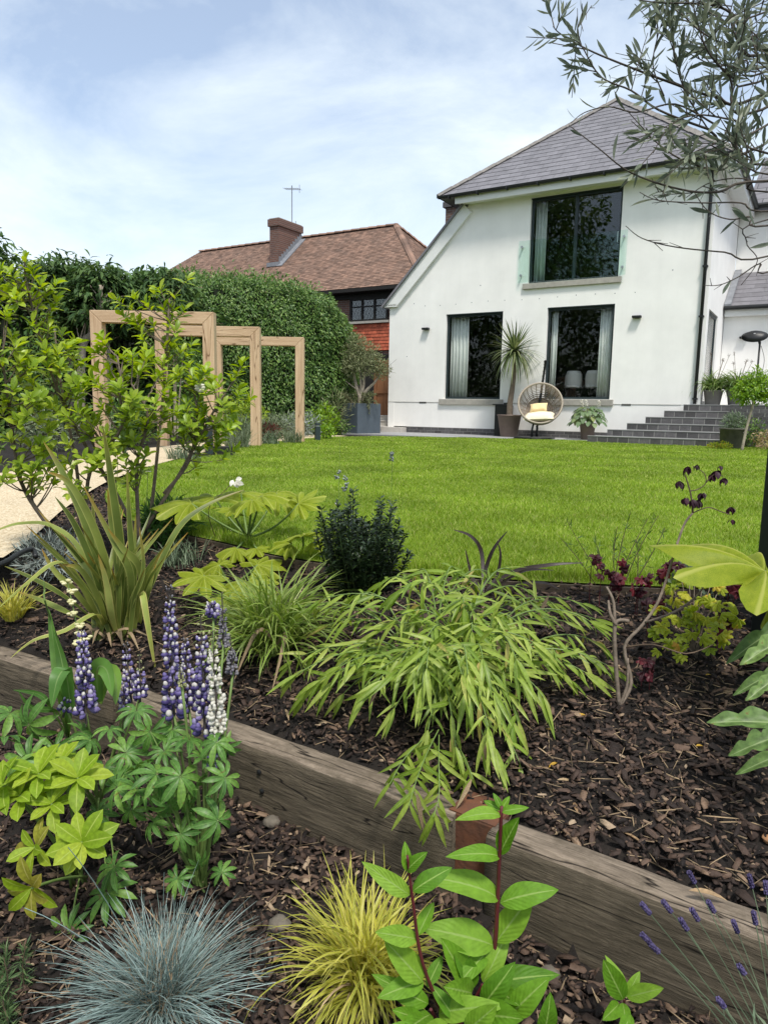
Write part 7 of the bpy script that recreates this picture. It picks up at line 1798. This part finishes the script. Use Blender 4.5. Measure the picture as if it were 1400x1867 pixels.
for c, sc in (((-0.565, 1.66, -0.136), .052), ((-0.628, 1.66, -0.193), .052), ((-0.458, 1.54, -0.187), .060), ((-0.52, 1.56, -0.194), .055), ((-0.364, 1.5, -0.27), .052), ((-0.629, 1.6, -0.251), .055), ((-0.485, 1.54, -0.258), .055), ((-0.626, 1.74, -0.119), .050), ((-0.378, 1.56, -0.112), .045), ((-0.351, 1.52, -0.177), .045), ((-0.458, 1.5, -0.416), .034), ((-0.357, 1.5, -0.399), .030), ((-0.414, 1.52, -0.392), .034), ((-0.459, 1.62, -0.138), .045), ((-0.526, 1.64, -0.177), .048), ((-0.581, 1.62, -0.21), .048), ((-0.426, 1.56, -0.23), .045), ((-0.597, 1.6, -0.306), .045), ((-0.538, 1.58, -0.328), .045), ((-0.417, 1.58, -0.165), .040), ((-0.467, 1.56, -0.342), .040), ((-0.523, 1.7, -0.149), .045), ((-0.698, 1.74, -0.171), .045), ((-0.363, 1.6, -0.14), .035), ((-0.567, 1.56, -0.233), .05), ((-0.522, 1.62, -0.266), .05), ((-0.458, 1.6, -0.31), .045)):
    lupin_leaf(o, LUa, c, sc, LUa + rv(.015))
o = thing('lupin', 'smaller purple lupins standing in front of the left sleeper joint', 'lupin', LUb)
for base, top, n_, r0, r1, mats, bd in (((-0.809, 1.86, -0.181), (-0.819, 1.88, 0.047), 13, .027, .013, (PU, WH, M['p_budp']), .05), ((-0.727, 1.98, -0.191), (-0.745, 2, -0.032), 9, .024, .010, (PU, WH, M['p_budp']), .1), ((-0.694, 1.96, -0.173), (-0.699, 1.98, -0.057), 7, .022, .008, (PU, WH, M['p_bud']), .35), ((-0.736, 1.95, -0.203), (-0.737, 1.95, -0.137), 4, .018, .014, (PU, WH, M['p_budp']), 0), ((-0.883, 1.9, -0.184), (-0.876, 1.9, -0.16), 2, .018, .014, (PU, WH, M['p_budp']), 0)):
    lupin_flower(o, LUb, base, top, int(n_ * 1.1), r0 * 1.12, r1, mats, bd); up_stem(LUb + rv(.01), base, .0045, o, LUb)
for c, sc in (((-0.962, 1.85, -0.213), .07), ((-1.038, 1.9, -0.203), .06), ((-0.914, 1.75, -0.27), .072), ((-0.872, 1.8, -0.256), .06), ((-1.002, 1.8, -0.228), .06), ((-0.818, 1.85, -0.232), .05), ((-0.628, 1.52, -0.471), .068), ((-0.695, 1.46, -0.527), .060), ((-0.618, 1.54, -0.416), .055), ((-0.775, 1.8, -0.231), .05), ((-0.717, 1.74, -0.277), .05), ((-0.821, 1.75, -0.284), .05), ((-0.934, 1.72, -0.27), .06), ((-0.702, 1.66, -0.351), .05)):
    lupin_leaf(o, LUb, c, sc, LUb + rv(.015))
# broad drooping leaves and a blue green iris leaf beside them
o = thing('iris', 'upright blue green iris leaves beside the left lupins', 'plant', (-1.095, 2.364, -0.502)); og = o.location.copy()
for pts, W in (([og, (-0.931, 1.98, -0.169), (-0.953, 2, -0.044), (-0.973, 2.02, 0.066)], .032), ([og, (-0.902, 1.96, -0.194), (-0.921, 1.97, -0.066), (-0.94, 1.97, 0.016)], .034), ([og, (-0.946, 1.95, -0.207), (-0.968, 1.92, -0.154), (-1.027, 1.9, -0.135)], .018), ([og, (-0.917, 1.93, -0.214), (-0.976, 1.9, -0.186), (-1.001, 1.88, -0.13)], .016)):
    strap(o, og, pts, W, M['l_lup'], .2, (0, -1, .2))
for pts, W in (([(-0.868, 1.9, -0.184), (-0.869, 1.88, -0.072), (-0.874, 1.84, -0.08), (-0.883, 1.82, -0.149)], .045), ([(-0.798, 1.92, -0.175), (-0.781, 1.88, -0.062), (-0.739, 1.84, -0.05), (-0.719, 1.82, -0.115)], .045), ([(-0.798, 1.92, -0.175), (-0.756, 1.9, -0.077), (-0.731, 1.88, -0.093), (-0.726, 1.86, -0.156)], .04)):
    strap(o, og, pts, W, M['l_lup'], .25, (0, -1, .4), name='drooping_leaf', tail=.55)
# pale yellow flowered spikes
o = thing('sisyrinchium', 'pale yellow flower spike rising above the left purple lupin', 'flower', (-1.066, 2.461, -0.474)); og = o.location.copy()
stl = spline([og, (-0.855, 1.95, -0.106), (-0.877, 1.98, 0.03), (-0.908, 2, 0.162)], 5)
MB().tube(stl, [.003, .0015], 5).build('stem', M['stemgreen'], o, True, origin=og)
for c in ((-0.909, 2, 0.151), (-0.898, 2, 0.122), (-0.898, 1.99, 0.095), (-0.888, 1.98, 0.062), (-0.873, 1.97, 0.03), (-0.86, 1.96, 0.007), (-0.845, 1.96, -0.004), (-0.863, 1.95, -0.012)):
    f_ = MB()
    for i in range(6): f_.lathe([(.0005, -.004), (.0065, 0), (.0075, .003), (.002, .006)], 6, Vector(c) + Vector((random.uniform(-.014, .014), random.uniform(-.01, .01), random.uniform(-.005, .005))), cap=False)
    f_.build('flower', M['p_cream'], o, origin=og)
MB().tube(spline([og, (-0.964, 2, 0.055), (-0.973, 2, 0.128), (-0.975, 2, 0.153)], 4), [.003, .002], 5).build('bud_stem', M['stemgreen'], o, origin=og)

# ================================================================ LIME ROSETTES (left foreground)
LI = Vector((-.74, 1.62, G(-.74, 1.62)))
o = thing('lime_rosette_plant', 'glowing lime green rosettes of spoon shaped leaves at the lower left', 'plant', LI)
lv = Leaves([tpl(ellip(.22, .66), 6, .3, c) for c in (.15, .35, .55)], M['l_lime']); ly = Leaves([tpl(ellip(.22, .62), 6, .3, .3)], M['l_limey'])
for c, ax, sc, n_, yl in (((-0.639, 1.42, -0.277), (.1, -.8, .55), .058, 11, 0), ((-0.713, 1.58, -0.216), (.2, -.4, 1), .060, 10, 0), ((-0.806, 1.58, -0.207), (0, -.3, 1), .058, 10, 0), ((-0.838, 1.55, -0.246), (-.2, -.4, .9), .062, 9, 0), ((-0.744, 1.4, -0.373), (-.1, -.9, -.1), .054, 9, 1), ((-0.773, 1.48, -0.331), (-.4, -.7, .4), .050, 8, 1), ((-0.876, 1.55, -0.219), (-.3, -.4, .9), .055, 9, 0), ((-0.787, 1.65, -0.216), (.1, -.2, 1), .052, 10, 0), ((-0.764, 1.55, -0.265), (0, -.5, .8), .050, 8, 0)):
    c = Vector(c); ax = Vector(ax).normalized(); sd_ = ax.orthogonal().normalized(); td = ax.cross(sd_)
    for i in range(n_):
        a = i * 2.4; al = R(40 + 45 * i / n_); d_ = ax * math.cos(al) + (sd_ * math.cos(a) + td * math.sin(a)) * math.sin(al)
        (ly if yl and random.random() < .7 else lv).add(c - ax * .012 * i / n_, d_, ax, sc * random.uniform(1.05, 1.4))
    up_stem(LI + rv(.02), c, .004, o, LI)
lv.flush(o, LI, 120); ly.flush(o, LI, 60)

# ================================================================ BLUE FESCUE, GOLDEN SEDGE
fx = Vector((-0.425, 1.269, -0.53))
clump('blue_fescue', 'spiky silver blue grass tussock at the bottom left', 'plant', fx, M['l_fesc'], [dict(k=950, r0=.035, L=(.10, .205), W=(.0009, .0018), elev=(.05, 1.45), droop=(.0, 1.2), seg=6, jit=.08), dict(k=520, r0=.03, L=(.18, .275), W=(.0010, .0018), elev=(.0, .8), droop=(.2, 1.0), seg=6), dict(k=210, r0=.05, L=(.06, .18), W=(.001, .002), elev=(.2, 1.4), droop=(.0, .6), mat=M['straw'], part='dry_blades')])
fl2 = bpy.data.objects['blue_fescue']
for e in ((-0.589, 1.25, -0.175), (-0.652, 1.2, -0.265), (-0.424, 1.3, -0.259), (-0.246, 1.25, -0.336)): MB().tube(bez(fx, fx.lerp(Vector(e), .55) + Vector((0, 0, .05)), e, 7), [.0011, .0007], 4).build('flower_stalk', M['l_fesc'], fl2, origin=fx)
fx = Vector((-0.026, 1.311, -0.517))
clump('golden_sedge', 'bright yellow striped grass clump in the lower middle', 'plant', fx, M['l_acor'], [dict(k=340, r0=.036, L=(.16, .275), W=(.0045, .0070), elev=(.65, 1.52), droop=(.2, 2.3), seg=8, jit=.25), dict(k=26, r0=.04, L=(.08, .2), W=(.003, .005), elev=(.1, 1.2), droop=(.5, 2.4), seg=6, mat=M['straw'], part='dry_blades'), dict(k=70, r0=.03, L=(.14, .23), W=(.003, .005), elev=(.1, .7), droop=(.5, 1.6), seg=7), dict(k=45, r0=.04, L=(.13, .19), W=(.0035, .005), elev=(.3, .8), droop=(1.0, 2.2), seg=7, az=(3.6, 5.2))], 'golden grasses')

# ================================================================ HYDRANGEA (front centre)
HB = Vector((.14, 1.18, G(.14, 1.18)))
o = thing('hydrangea', 'young shrub with dark red stems and fresh green pointed leaves at the bottom centre', 'shrub', HB)
MB().tube(spline([HB, (0.126, 1.12, -0.415), (0.079, 1.1, -0.278), (0.059, 1.09, -0.152), (0.048, 1.08, -0.066)], 5), [.0045, .0022], 6).build('stem', M['stemred'], o, True, origin=HB)
HB2 = HB + Vector((.06, .05, 0))
MB().tube(spline([HB2, (0.208, 1.18, -0.395), (0.215, 1.17, -0.291), (0.214, 1.16, -0.159), (0.212, 1.15, -0.017)], 5), [.0055, .003], 6).build('stem', M['stemred'], o, True, origin=HB)
lv = Leaves(T_OVATE, M['l_hyd'])
def hl(b_, t_, u_=None, k=None):
    b_, t_ = Vector(b_), Vector(t_); lv.add(b_, t_ - b_, u_ or (Vector((0, -.65, .8)) + rv(.25)), (t_ - b_).length * .96, k)
for b_, t_ in (((0.054, 1.09, -0.144), (-0.005, 1.06, -0.084)), ((0.059, 1.09, -0.137), (0.113, 1.08, -0.083)), ((0.07, 1.1, -0.234), (0, 1.07, -0.196)), ((0.07, 1.1, -0.227), (0.099, 1.13, -0.182)), ((0.048, 1.085, -0.097), (0.046, 1.085, -0.048)), ((0.048, 1.085, -0.097), (0.063, 1.06, -0.052)), ((0.08, 1.1, -0.315), (0.02, 1.08, -0.222)), ((0.083, 1.11, -0.324), (0.018, 1.06, -0.291)), ((0.089, 1.11, -0.334), (0.118, 1.14, -0.293)), ((0.215, 1.16, -0.119), (0.15, 1.12, -0.067)), ((0.217, 1.165, -0.205), (0.131, 1.12, -0.1)), ((0.22, 1.165, -0.212), (0.298, 1.13, -0.146)), ((0.216, 1.17, -0.294), (0.273, 1.15, -0.185)), ((0.212, 1.17, -0.301), (0.109, 1.12, -0.218)), ((0.211, 1.15, -0.035), (0.154, 1.12, 0.006)), ((0.212, 1.15, -0.027), (0.247, 1.13, -0.005)), ((0.215, 1.16, -0.113), (0.238, 1.14, -0.029)), ((0.211, 1.15, -0.022), (0.203, 1.15, 0.006)), ((0.211, 1.15, -0.025), (0.228, 1.16, -0.002)), ((0.211, 1.15, -0.025), (0.182, 1.17, -0.014)),
              ((0.161, 1.14, -0.349), (0.116, 1.12, -0.247)), ((0.176, 1.14, -0.359), (0.138, 1.13, -0.274)), ((0.192, 1.15, -0.357), (0.234, 1.14, -0.266)), ((0.197, 1.15, -0.363), (0.282, 1.1, -0.285)), ((0.17, 1.13, -0.362), (0.118, 1.06, -0.289)), ((0.212, 1.15, -0.368), (0.245, 1.08, -0.336)), ((0.091, 1.1, -0.357), (0.025, 1.06, -0.291)), ((0.096, 1.1, -0.378), (0.05, 1.03, -0.331)), ((0.11, 1.1, -0.378), (0.157, 1.04, -0.29)), ((0.136, 1.08, -0.369), (0.099, 1.1, -0.315)), ((0.177, 1.1, -0.377), (0.226, 1.02, -0.3)), ((0.234, 1.1, -0.376), (0.264, 1.06, -0.286)), ((0.153, 1.06, -0.37), (0.19, 1.02, -0.291)), ((0.125, 1.06, -0.371), (0.066, 1, -0.323)), ((0.08, 1.08, -0.37), (0.028, 1.06, -0.332)), ((0.204, 1.06, -0.369), (0.241, 1, -0.335)), ((0.199, 1.17, -0.319), (0.155, 1.1, -0.287)), ((0.189, 1.12, -0.374), (0.222, 1.08, -0.289)), ((0.07, 1.05, -0.362), (0.014, 1.02, -0.334)), ((0.15, 1.12, -0.374), (0.179, 1.05, -0.35)), ((0.287, 1.08, -0.387), (0.293, 1.04, -0.318))):
    hl(b_, t_)
lv.flush(o, HB, 100)
for c in ((0.161, 1.14, -0.349), (0.192, 1.15, -0.363), (0.096, 1.1, -0.368), (0.234, 1.1, -0.376), (0.177, 1.1, -0.377)): MB().tube(bez(HB + rv(.01), HB.lerp(Vector(c), .5), c, 4), .003, 5).build('stem', M['stemred'], o, origin=HB)
H2 = Vector((0.472, 1.206, -0.506))
o = thing('hydrangea', 'small seedling with a few bright green leaves below the right sleeper', 'shrub', H2)
MB().tube([H2, (0.456, 1.17, -0.406)], [.003, .002], 5).build('stem', M['stemred'], o, origin=H2)
lv = Leaves(T_OVATE, M['l_hyd'])
for b_, t_ in (((0.454, 1.17, -0.406), (0.412, 1.15, -0.318)), ((0.456, 1.17, -0.398), (0.445, 1.18, -0.336)), ((0.459, 1.17, -0.401), (0.487, 1.18, -0.356)), ((0.461, 1.17, -0.401), (0.514, 1.14, -0.353)), ((0.454, 1.17, -0.413), (0.444, 1.12, -0.404)), ((0.447, 1.17, -0.415), (0.403, 1.12, -0.402)), ((0.463, 1.15, -0.419), (0.427, 1.1, -0.415))): hl(b_, t_)
lv.flush(o, H2, 100)

# ================================================================ LAVENDER (lower right) and ROSEMARY (lower left edge)
LV = Vector((.70, 1.02, G(.70, 1.02)))
o = thing('lavender', 'thin lavender stalks with purple flower tips in front of the nearest sleeper', 'plant', LV)
P, D = [], []
for e in ((0.518, 1.08, -0.097), (0.604, 1.06, -0.088), (0.43, 1.04, -0.125), (0.468, 1.05, -0.128), (0.488, 1.03, -0.144), (0.509, 1.04, -0.134), (0.539, 1.05, -0.127), (0.593, 1.02, -0.123), (0.417, 1, -0.145), (0.431, 1, -0.161), (0.51, 0.94, -0.2), (0.558, 0.98, -0.179), (0.653, 1.1, -0.128), (0.581, 1.05, -0.162)):
    e = Vector(e); b0 = LV + Vector((random.uniform(-.05, .05), random.uniform(-.04, .04), 0)); c_ = bez(b0, b0.lerp(e, .45) + Vector((.02, 0, .02)), e, 8); MB().tube(c_, [.0014, .0009], 4).build('stalk', M['l_lav'], o, origin=LV)
    ax = (c_[-1] - c_[-2]).normalized(); f_ = MB()
    for w in range(5):
        for j in range(5):
            a = j * 1.26 + w; sd_ = ax.orthogonal().normalized(); q = e + ax * (w * .0046 - .008) + (sd_ * math.cos(a) + ax.cross(sd_) * math.sin(a)) * .0026; pea(f_, q, ax + rv(.5), sd_, .0034, .5)
    f_.build('flower_head', M['p_lav'], o, True, LV)
    for i in range(5): q = random.uniform(0, 4.5); p = c_[int(q)]; P.append(tuple(p)); D.append(tuple(ax + rv(.8)))
for i in range(220): p = LV + Vector((random.gauss(0, .06), random.gauss(0, .05), random.uniform(0, .14))); P.append(tuple(p)); D.append(tuple(Vector((p.x - LV.x, p.y - LV.y, .12)) * 5 + rv(.3)))
mass('foliage', T_NEED, np.array(P), np.array(D), rdir(len(P)), .035 * rng.uniform(.7, 1.3, len(P)), M['l_lav'], o, LV)
RO = Vector((-.80, 1.28, G(-.80, 1.28)))
o = thing('rosemary', 'upright feathery rosemary at the lower left edge', 'plant', RO)
P, D = [], []
for i in range(18):
    b0 = RO + Vector((random.uniform(-.10, .12), random.uniform(-.12, .06), 0)); hgt = random.uniform(.16, .30) * (1 if b0.x < RO.x + .02 else .6); e = b0 + Vector((random.uniform(-.05, .045), random.uniform(-.03, .03), hgt)); c_ = bez(b0, b0.lerp(e, .5) + rv(.02), e, 8); MB().tube(c_, [.002, .001], 4).build('stem', M['stembrown'], o, origin=RO)
    for k_ in range(110): q = random.random() * 7.99; p = c_[int(q)].lerp(c_[int(q) + 1], q % 1); P.append(tuple(p)); D.append(tuple(rv(1) + Vector((0, 0, .7))))
mass('foliage', T_NEED, np.array(P), np.array(D), rdir(len(P)), .024 * rng.uniform(.7, 1.3, len(P)), M['l_rose'], o, RO)

# ================================================================ SMALL THINGS: daisies, seed stalks, fallen leaves
def daisy(c, base, label, r_=.022):
    o = thing('daisy', label, 'flower', base, 0, 'white daisies'); og = o.location.copy(); c = Vector(c)
    MB().tube(bez(og, Vector(og).lerp(c, .5) + Vector((.01, 0, .01)), c, 5), [.002, .0015], 5).build('stem', M['stemgreen'], o, origin=og)
    f_ = MB(); u_ = Vector((0, -.5, 1)).normalized()
    for i in range(14):
        a = i * 2 * math.pi / 14; d_ = Vector((math.cos(a), math.sin(a) * .8, .1)); s_ = d_.cross(u_).normalized() * r_ * .17; f_.poly([c + d_ * r_ * .2 - s_ * .5, c + d_ * r_ * .8 - s_, c + d_ * r_, c + d_ * r_ * .8 + s_, c + d_ * r_ * .2 + s_ * .5])
    f_.build('petals', M['p_white'], o, origin=og); MB().lathe([(.001, .004), (r_ * .22, .002), (r_ * .24, -.002)], 8, c + Vector((0, -.001, .003)), cap=False).build('centre', M['p_cream'], o, True, og)
daisy((-1.589, 3.8, 0.471), (-2.14, 5.106, 0), 'white daisy left of the sword leaves above the path', .030)
daisy((-1.42, 3.8, 0.468), (-1.888, 4.982, 0), 'white daisy right of the tall sword leaf', .032)
daisy((-1.432, 3.3, 0.284), (-1.54, 3.456, -0.02), 'white daisy low beside the gravel path', .026)
daisy((-1.198, 3.6, 0.326), (-1.217, 3.561, -0.02), 'white daisy beside the thin shrub stems', .020)
o = thing('drooping_flower', 'single drooping white flower above the lobed leaf plant', 'flower', (-0.842, 3.542, -0.01)); og = o.location.copy()
MB().tube(spline([og, (-0.808, 3.25, 0.186), (-0.72, 3.2, 0.282), (-0.677, 3.2, 0.33)], 4), [.002, .0013], 5).build('stem', M['stembrown'], o, origin=og)
lw = Leaves([tpl(ellip(.3, .5), 4, .3, .3)], M['p_white'], 'petal')
for i in range(8): lw.add(Vector((-0.672, 3.2, 0.325)) + rv(.01), Vector((.3, -.2, -.5)) + rv(.8), (0, -1, .3), .034)
lw.flush(o, og)
for pts, heads, lab in (([(-0.172, 2.869, 0), (-0.188, 2.95, 0.262), (-0.186, 2.95, 0.536)], ((-0.192, 2.95, 0.4), (-0.198, 2.95, 0.377)), 'thin stalk with pale buds above the dark bush on the left'), ([(-0.149, 2.871, 0), (-0.158, 2.9, 0.247), (-0.162, 2.9, 0.4)], ((-0.159, 2.9, 0.378), (-0.152, 2.9, 0.349), (-0.163, 2.9, 0.333)), 'short budded stalk above the dark bush'), ([(0.037, 2.788, 0), (0.029, 2.9, 0.25), (0.031, 2.9, 0.508)], ((0.029, 2.9, 0.48), (0.027, 2.9, 0.462)), 'thin grass stalk right of the dark bush')):
    o = thing('seed_stalk', lab, 'stalk', pts[0], 0, 'seed stalks by the dark bush'); og = o.location.copy()
    MB().tube(spline(pts, 4), [.0018, .0009], 4).build('stem', M['stemgreen'], o, origin=og)
    for c in heads:
        f_ = MB()
        for j in range(5): pea(f_, Vector(c) + rv(.008), rv(1) + Vector((0, 0, .6)), (0, -1, 0), .008, .5)
        f_.build('bud', M['l_silver'], o, True, og)
# fallen leaves on the bark and the sleepers
M['fallen'] = mat_leaf('fallen_yellow_leaf', [(0, (0.50, 0.27, 0.04)), (1, (0.58, 0.38, 0.06))], .3, .5, .3)
M['fallenb'] = mat_leaf('fallen_dry_leaf', [(0, (0.30, 0.19, 0.10)), (1, (0.46, 0.34, 0.20))], .25, .6, .2)
FT = npmesh('fallen_leaf', *[tpl(ellip(.2, .45), 5, .4, .25)[i] for i in (0, 1)], M['fallen'], True, tpl(ellip(.2, .45), 5, .4, .25)[2])
FD = npmesh('dry_leaf', *[tpl(ellip(.09, .4), 6, .5, .3)[i] for i in (0, 1)], M['fallenb'], True, tpl(ellip(.09, .4), 6, .5, .3)[2])
def fallen(c, me, sc, label, name, dz=.012):
    c = Vector(c); ob = obj(name, me); a = random.uniform(0, 6.3)
    ob.matrix_basis = frame(c + Vector((0, 0, dz)), (math.cos(a), math.sin(a), random.uniform(-.1, .25)), Vector((0, 0, 1)) + rv(.3), sc)
    return tag(ob, label, 'leaf', 'fallen leaves')
for c, sc, lab in (((0.473, 1.859, -0.221), .028, 'yellow fallen leaf right of the bamboo'), ((0.461, 1.738, -0.251), .030, 'yellow fallen leaf below the other one on the bark'), ((0.823, 1.756, -0.208), .022, 'small yellow fallen leaf near the jagged lobed leaves'), ((0.982, 2.072, -0.134), .020, 'tiny yellow fallen leaf under the yellow leaved plant'), ((0.556, 1.915, -0.2), .026, 'pale orange fallen leaf right of the bamboo tips')):
    fallen(c, FT, sc, lab, 'fallen_leaf')
for c, sc, lab in (((0.446, 1.679, -0.267), .060, 'dry tan leaf on the bark below the yellow fallen leaves'), ((0.47, 1.57, -0.29), .055, 'dry tan leaf among straw above the right sleeper'), ((0.549, 1.501, -0.293), .070, 'long dry leaf above the nearest sleeper'), ((-0.219, 1.361, -0.52), .065, 'pale dry leaf standing left of the golden grass'), ((-0.297, 2.113, -0.284), .055, 'dry leaf on the bark left of the bamboo'), ((0.65, 1.457, -0.289), .040, 'curled dry leaf near the right sleeper edge'), ((-0.169, 1.565, -0.511), .040, 'small dry leaf by the pale rough stone'), ((0.316, 1.471, -0.501), .06, 'dry leaf at the foot of the nearest sleeper')):
    fallen(c, FD, sc, lab, 'dry_leaf')
ob = fallen((.62, 1.302, -.292), FD, .075, 'long pale dry leaf lying on top of the nearest sleeper', 'dry_leaf')

# ================================================================ OVERHANGING OLIVE (top right)
OT = Vector((1.62, 2.05, G(1.62, 2.05)))
o = thing('olive_tree', 'olive tree whose thin grey branches hang in at the top right', 'tree', OT)
fork = Vector((1.50, 1.95, 1.25))
MB().tube(spline([OT + Vector((0, 0, -.1)), OT + Vector((.02, -.02, .6)), OT + Vector((-.05, -.05, 1.1)), fork], 5), [.06, .038], 9).build('trunk', M['barkpale'], o, True, origin=OT)
f2 = Vector((1.45, 1.85, 1.75))
MB().tube(spline([fork, (1.48, 1.9, 1.5), f2, (1.3, 1.75, 2.1)], 4), [.022, .010], 7).build('branch', M['bark'], o, True, origin=OT)
br = [
    ([f2, (0.882, 1.8, 1.294), (0.741, 1.78, 1.321), (0.616, 1.76, 1.353), (0.544, 1.74, 1.385), (0.468, 1.72, 1.404), (0.417, 1.7, 1.457), (0.402, 1.7, 1.468)], (.006, .0014), 26),
    ([f2, (0.903, 1.85, 1.43), (0.765, 1.82, 1.41), (0.651, 1.8, 1.43), (0.527, 1.78, 1.46), (0.447, 1.77, 1.484), (0.383, 1.76, 1.51), (0.364, 1.76, 1.526)], (.007, .0014), 24),
    ([(0.417, 1.7, 1.457), (0.406, 1.7, 1.495), (0.423, 1.7, 1.523), (0.434, 1.7, 1.54)], (.0016, .0009), 6),
    ([(0.761, 1.8, 1.341), (0.668, 1.8, 1.382), (0.566, 1.76, 1.347), (0.496, 1.74, 1.35), (0.436, 1.72, 1.329), (0.406, 1.72, 1.306)], (.004, .001), 10),
    ([fork, (0.863, 1.72, 1.19), (0.726, 1.66, 1.147), (0.633, 1.64, 1.145), (0.517, 1.62, 1.171), (0.438, 1.6, 1.213), (0.374, 1.6, 1.257)], (.006, .0012), 9),
    ([fork, (0.883, 1.78, 1.245), (0.748, 1.72, 1.212), (0.652, 1.7, 1.227), (0.587, 1.7, 1.267), (0.535, 1.7, 1.306)], (.006, .0012), 26),
    ([f2, (0.877, 1.8, 1.493), (0.784, 1.78, 1.563), (0.711, 1.76, 1.577), (0.6, 1.76, 1.579), (0.525, 1.76, 1.589)], (.007, .0015), 26),
    ([f2, (0.907, 1.9, 1.588), (0.829, 1.9, 1.562), (0.752, 1.88, 1.576), (0.688, 1.86, 1.608), (0.62, 1.86, 1.643)], (.006, .0015), 26),
    ([f2, (0.826, 1.7, 1.334), (0.747, 1.7, 1.4), (0.695, 1.7, 1.45), (0.666, 1.7, 1.51), (0.65, 1.7, 1.565)], (.006, .0015), 30),
    ([f2, (0.811, 1.65, 1.281), (0.74, 1.64, 1.287), (0.649, 1.62, 1.289), (0.593, 1.62, 1.266), (0.561, 1.62, 1.211)], (.005, .0012), 30),
    ([fork, (0.847, 1.7, 1.242), (0.786, 1.68, 1.268), (0.717, 1.66, 1.249), (0.659, 1.66, 1.225), (0.614, 1.66, 1.191)], (.005, .0012), 26),
    ([f2, (0.833, 1.75, 1.411), (0.789, 1.75, 1.48), (0.759, 1.75, 1.548), (0.772, 1.75, 1.605)], (.005, .0012), 26),
    ([fork, (0.863, 1.66, 1.109), (0.767, 1.64, 1.119), (0.675, 1.62, 1.112), (0.573, 1.6, 1.11), (0.531, 1.6, 1.126)], (.004, .0010), 7),
    ([fork, (0.88, 1.7, 1.024), (0.758, 1.68, 1.024), (0.638, 1.66, 1.029), (0.564, 1.66, 1.046), (0.525, 1.66, 1.072)], (.004, .0010), 1),
    ([fork, (0.906, 1.72, 0.998), (0.861, 1.72, 1.009), (0.813, 1.72, 0.978), (0.77, 1.72, 0.959), (0.731, 1.72, 0.958)], (.0035, .0010), 2),
    ([fork, (0.86, 1.7, 1.101), (0.815, 1.7, 1.053), (0.844, 1.7, 1.011), (0.811, 1.7, 0.956)], (.003, .0010), 2),
    ([fork, (0.88, 1.75, 1.175), (0.825, 1.72, 1.189), (0.772, 1.7, 1.188), (0.717, 1.7, 1.176), (0.67, 1.7, 1.145)], (.004, .0010), 14),
    ([fork, (0.839, 1.65, 1.18), (0.773, 1.62, 1.203), (0.727, 1.6, 1.217), (0.701, 1.6, 1.25)], (.004, .0010), 24),
    ([f2, (0.953, 1.95, 1.524), (0.896, 1.95, 1.548), (0.827, 1.95, 1.534), (0.756, 1.95, 1.559), (0.669, 1.95, 1.609)], (.005, .0012), 26),
    ([f2, (0.82, 1.7, 1.535), (0.779, 1.68, 1.481), (0.786, 1.66, 1.417), (0.779, 1.66, 1.362)], (.004, .0010), 24),
    ([fork, (0.823, 1.6, 1.064), (0.774, 1.6, 1.08), (0.728, 1.6, 1.074), (0.68, 1.6, 1.09), (0.647, 1.6, 1.128)], (.004, .0010), 10),
    ([(0.614, 1.66, 1.191), (0.605, 1.66, 1.15), (0.587, 1.66, 1.144)], (.0015, .0008), 2),
    ([(0.633, 1.78, 1.391), (0.603, 1.78, 1.456), (0.611, 1.78, 1.526), (0.626, 1.78, 1.572)], (.003, .0009), 16),
    ([(0.741, 1.78, 1.321), (0.676, 1.76, 1.39), (0.646, 1.76, 1.459), (0.635, 1.76, 1.517)], (.003, .0009), 18),
    ([(0.544, 1.74, 1.385), (0.558, 1.74, 1.449), (0.573, 1.74, 1.506)], (.002, .0008), 9),
]
lv = Leaves(T_OLIVE, M['l_olive']); ts = MB()
for pts, r_, k in br:
    c_ = spline(pts, 5)
    MB().tube(c_, [max(q_ * .62, .0008) for q_ in r_], 5).build('branchlet', M['stemolive'], o, True, origin=OT)
    nseg = len(c_) - 1; k2 = int(k * .82)
    for i in range(k2):
        q = nseg * (.08 + .91 * (i + random.random() * .5) / k2) if k > 3 else nseg * random.uniform(.4, .99); q = min(q, nseg - .01); p = c_[int(q)].lerp(c_[int(q) + 1], q % 1); tn = (c_[int(q) + 1] - c_[int(q)]).normalized()
        if k > 12 and random.random() < .62:
            # short leafy side shoot
            d_ = (tn * .6 + rv(.9) + Vector((0, 0, .35))).normalized(); Ls = random.uniform(.05, .13); e = p + d_ * Ls; ts.tube([p, e], [.0014, .0008], 4, cap=False)
            for j in range(random.randint(2, 5)):
                w_ = p.lerp(e, .25 + .75 * j / 5); sd_ = d_.orthogonal().normalized(); sd_ = Matrix.Rotation(j * 1.57 + random.random(), 3, d_) @ sd_
                lv.add(w_, d_ * .75 + sd_ * .7, sd_, random.uniform(.028, .048)); lv.add(w_, d_ * .75 - sd_ * .7, -sd_, random.uniform(.028, .048))
        else:
            sd_ = tn.cross(Vector((0, -1, 0))).normalized() * (1 if i % 2 else -1)
            lv.add(p, tn * .6 + sd_ * .6 + rv(.35) + Vector((0, 0, .25)), rv(1), random.uniform(.030, .055))
    if k <= 8:
        for i in range(5): q = random.uniform(.3, .98) * (nseg - .02); p = c_[int(q)]; ts.tube([p, p + rv(.035)], [.0011, .0006], 4, cap=False)
lv.flush(o, OT, 300); ts.build('twigs', M['stemolive'], o, origin=OT)
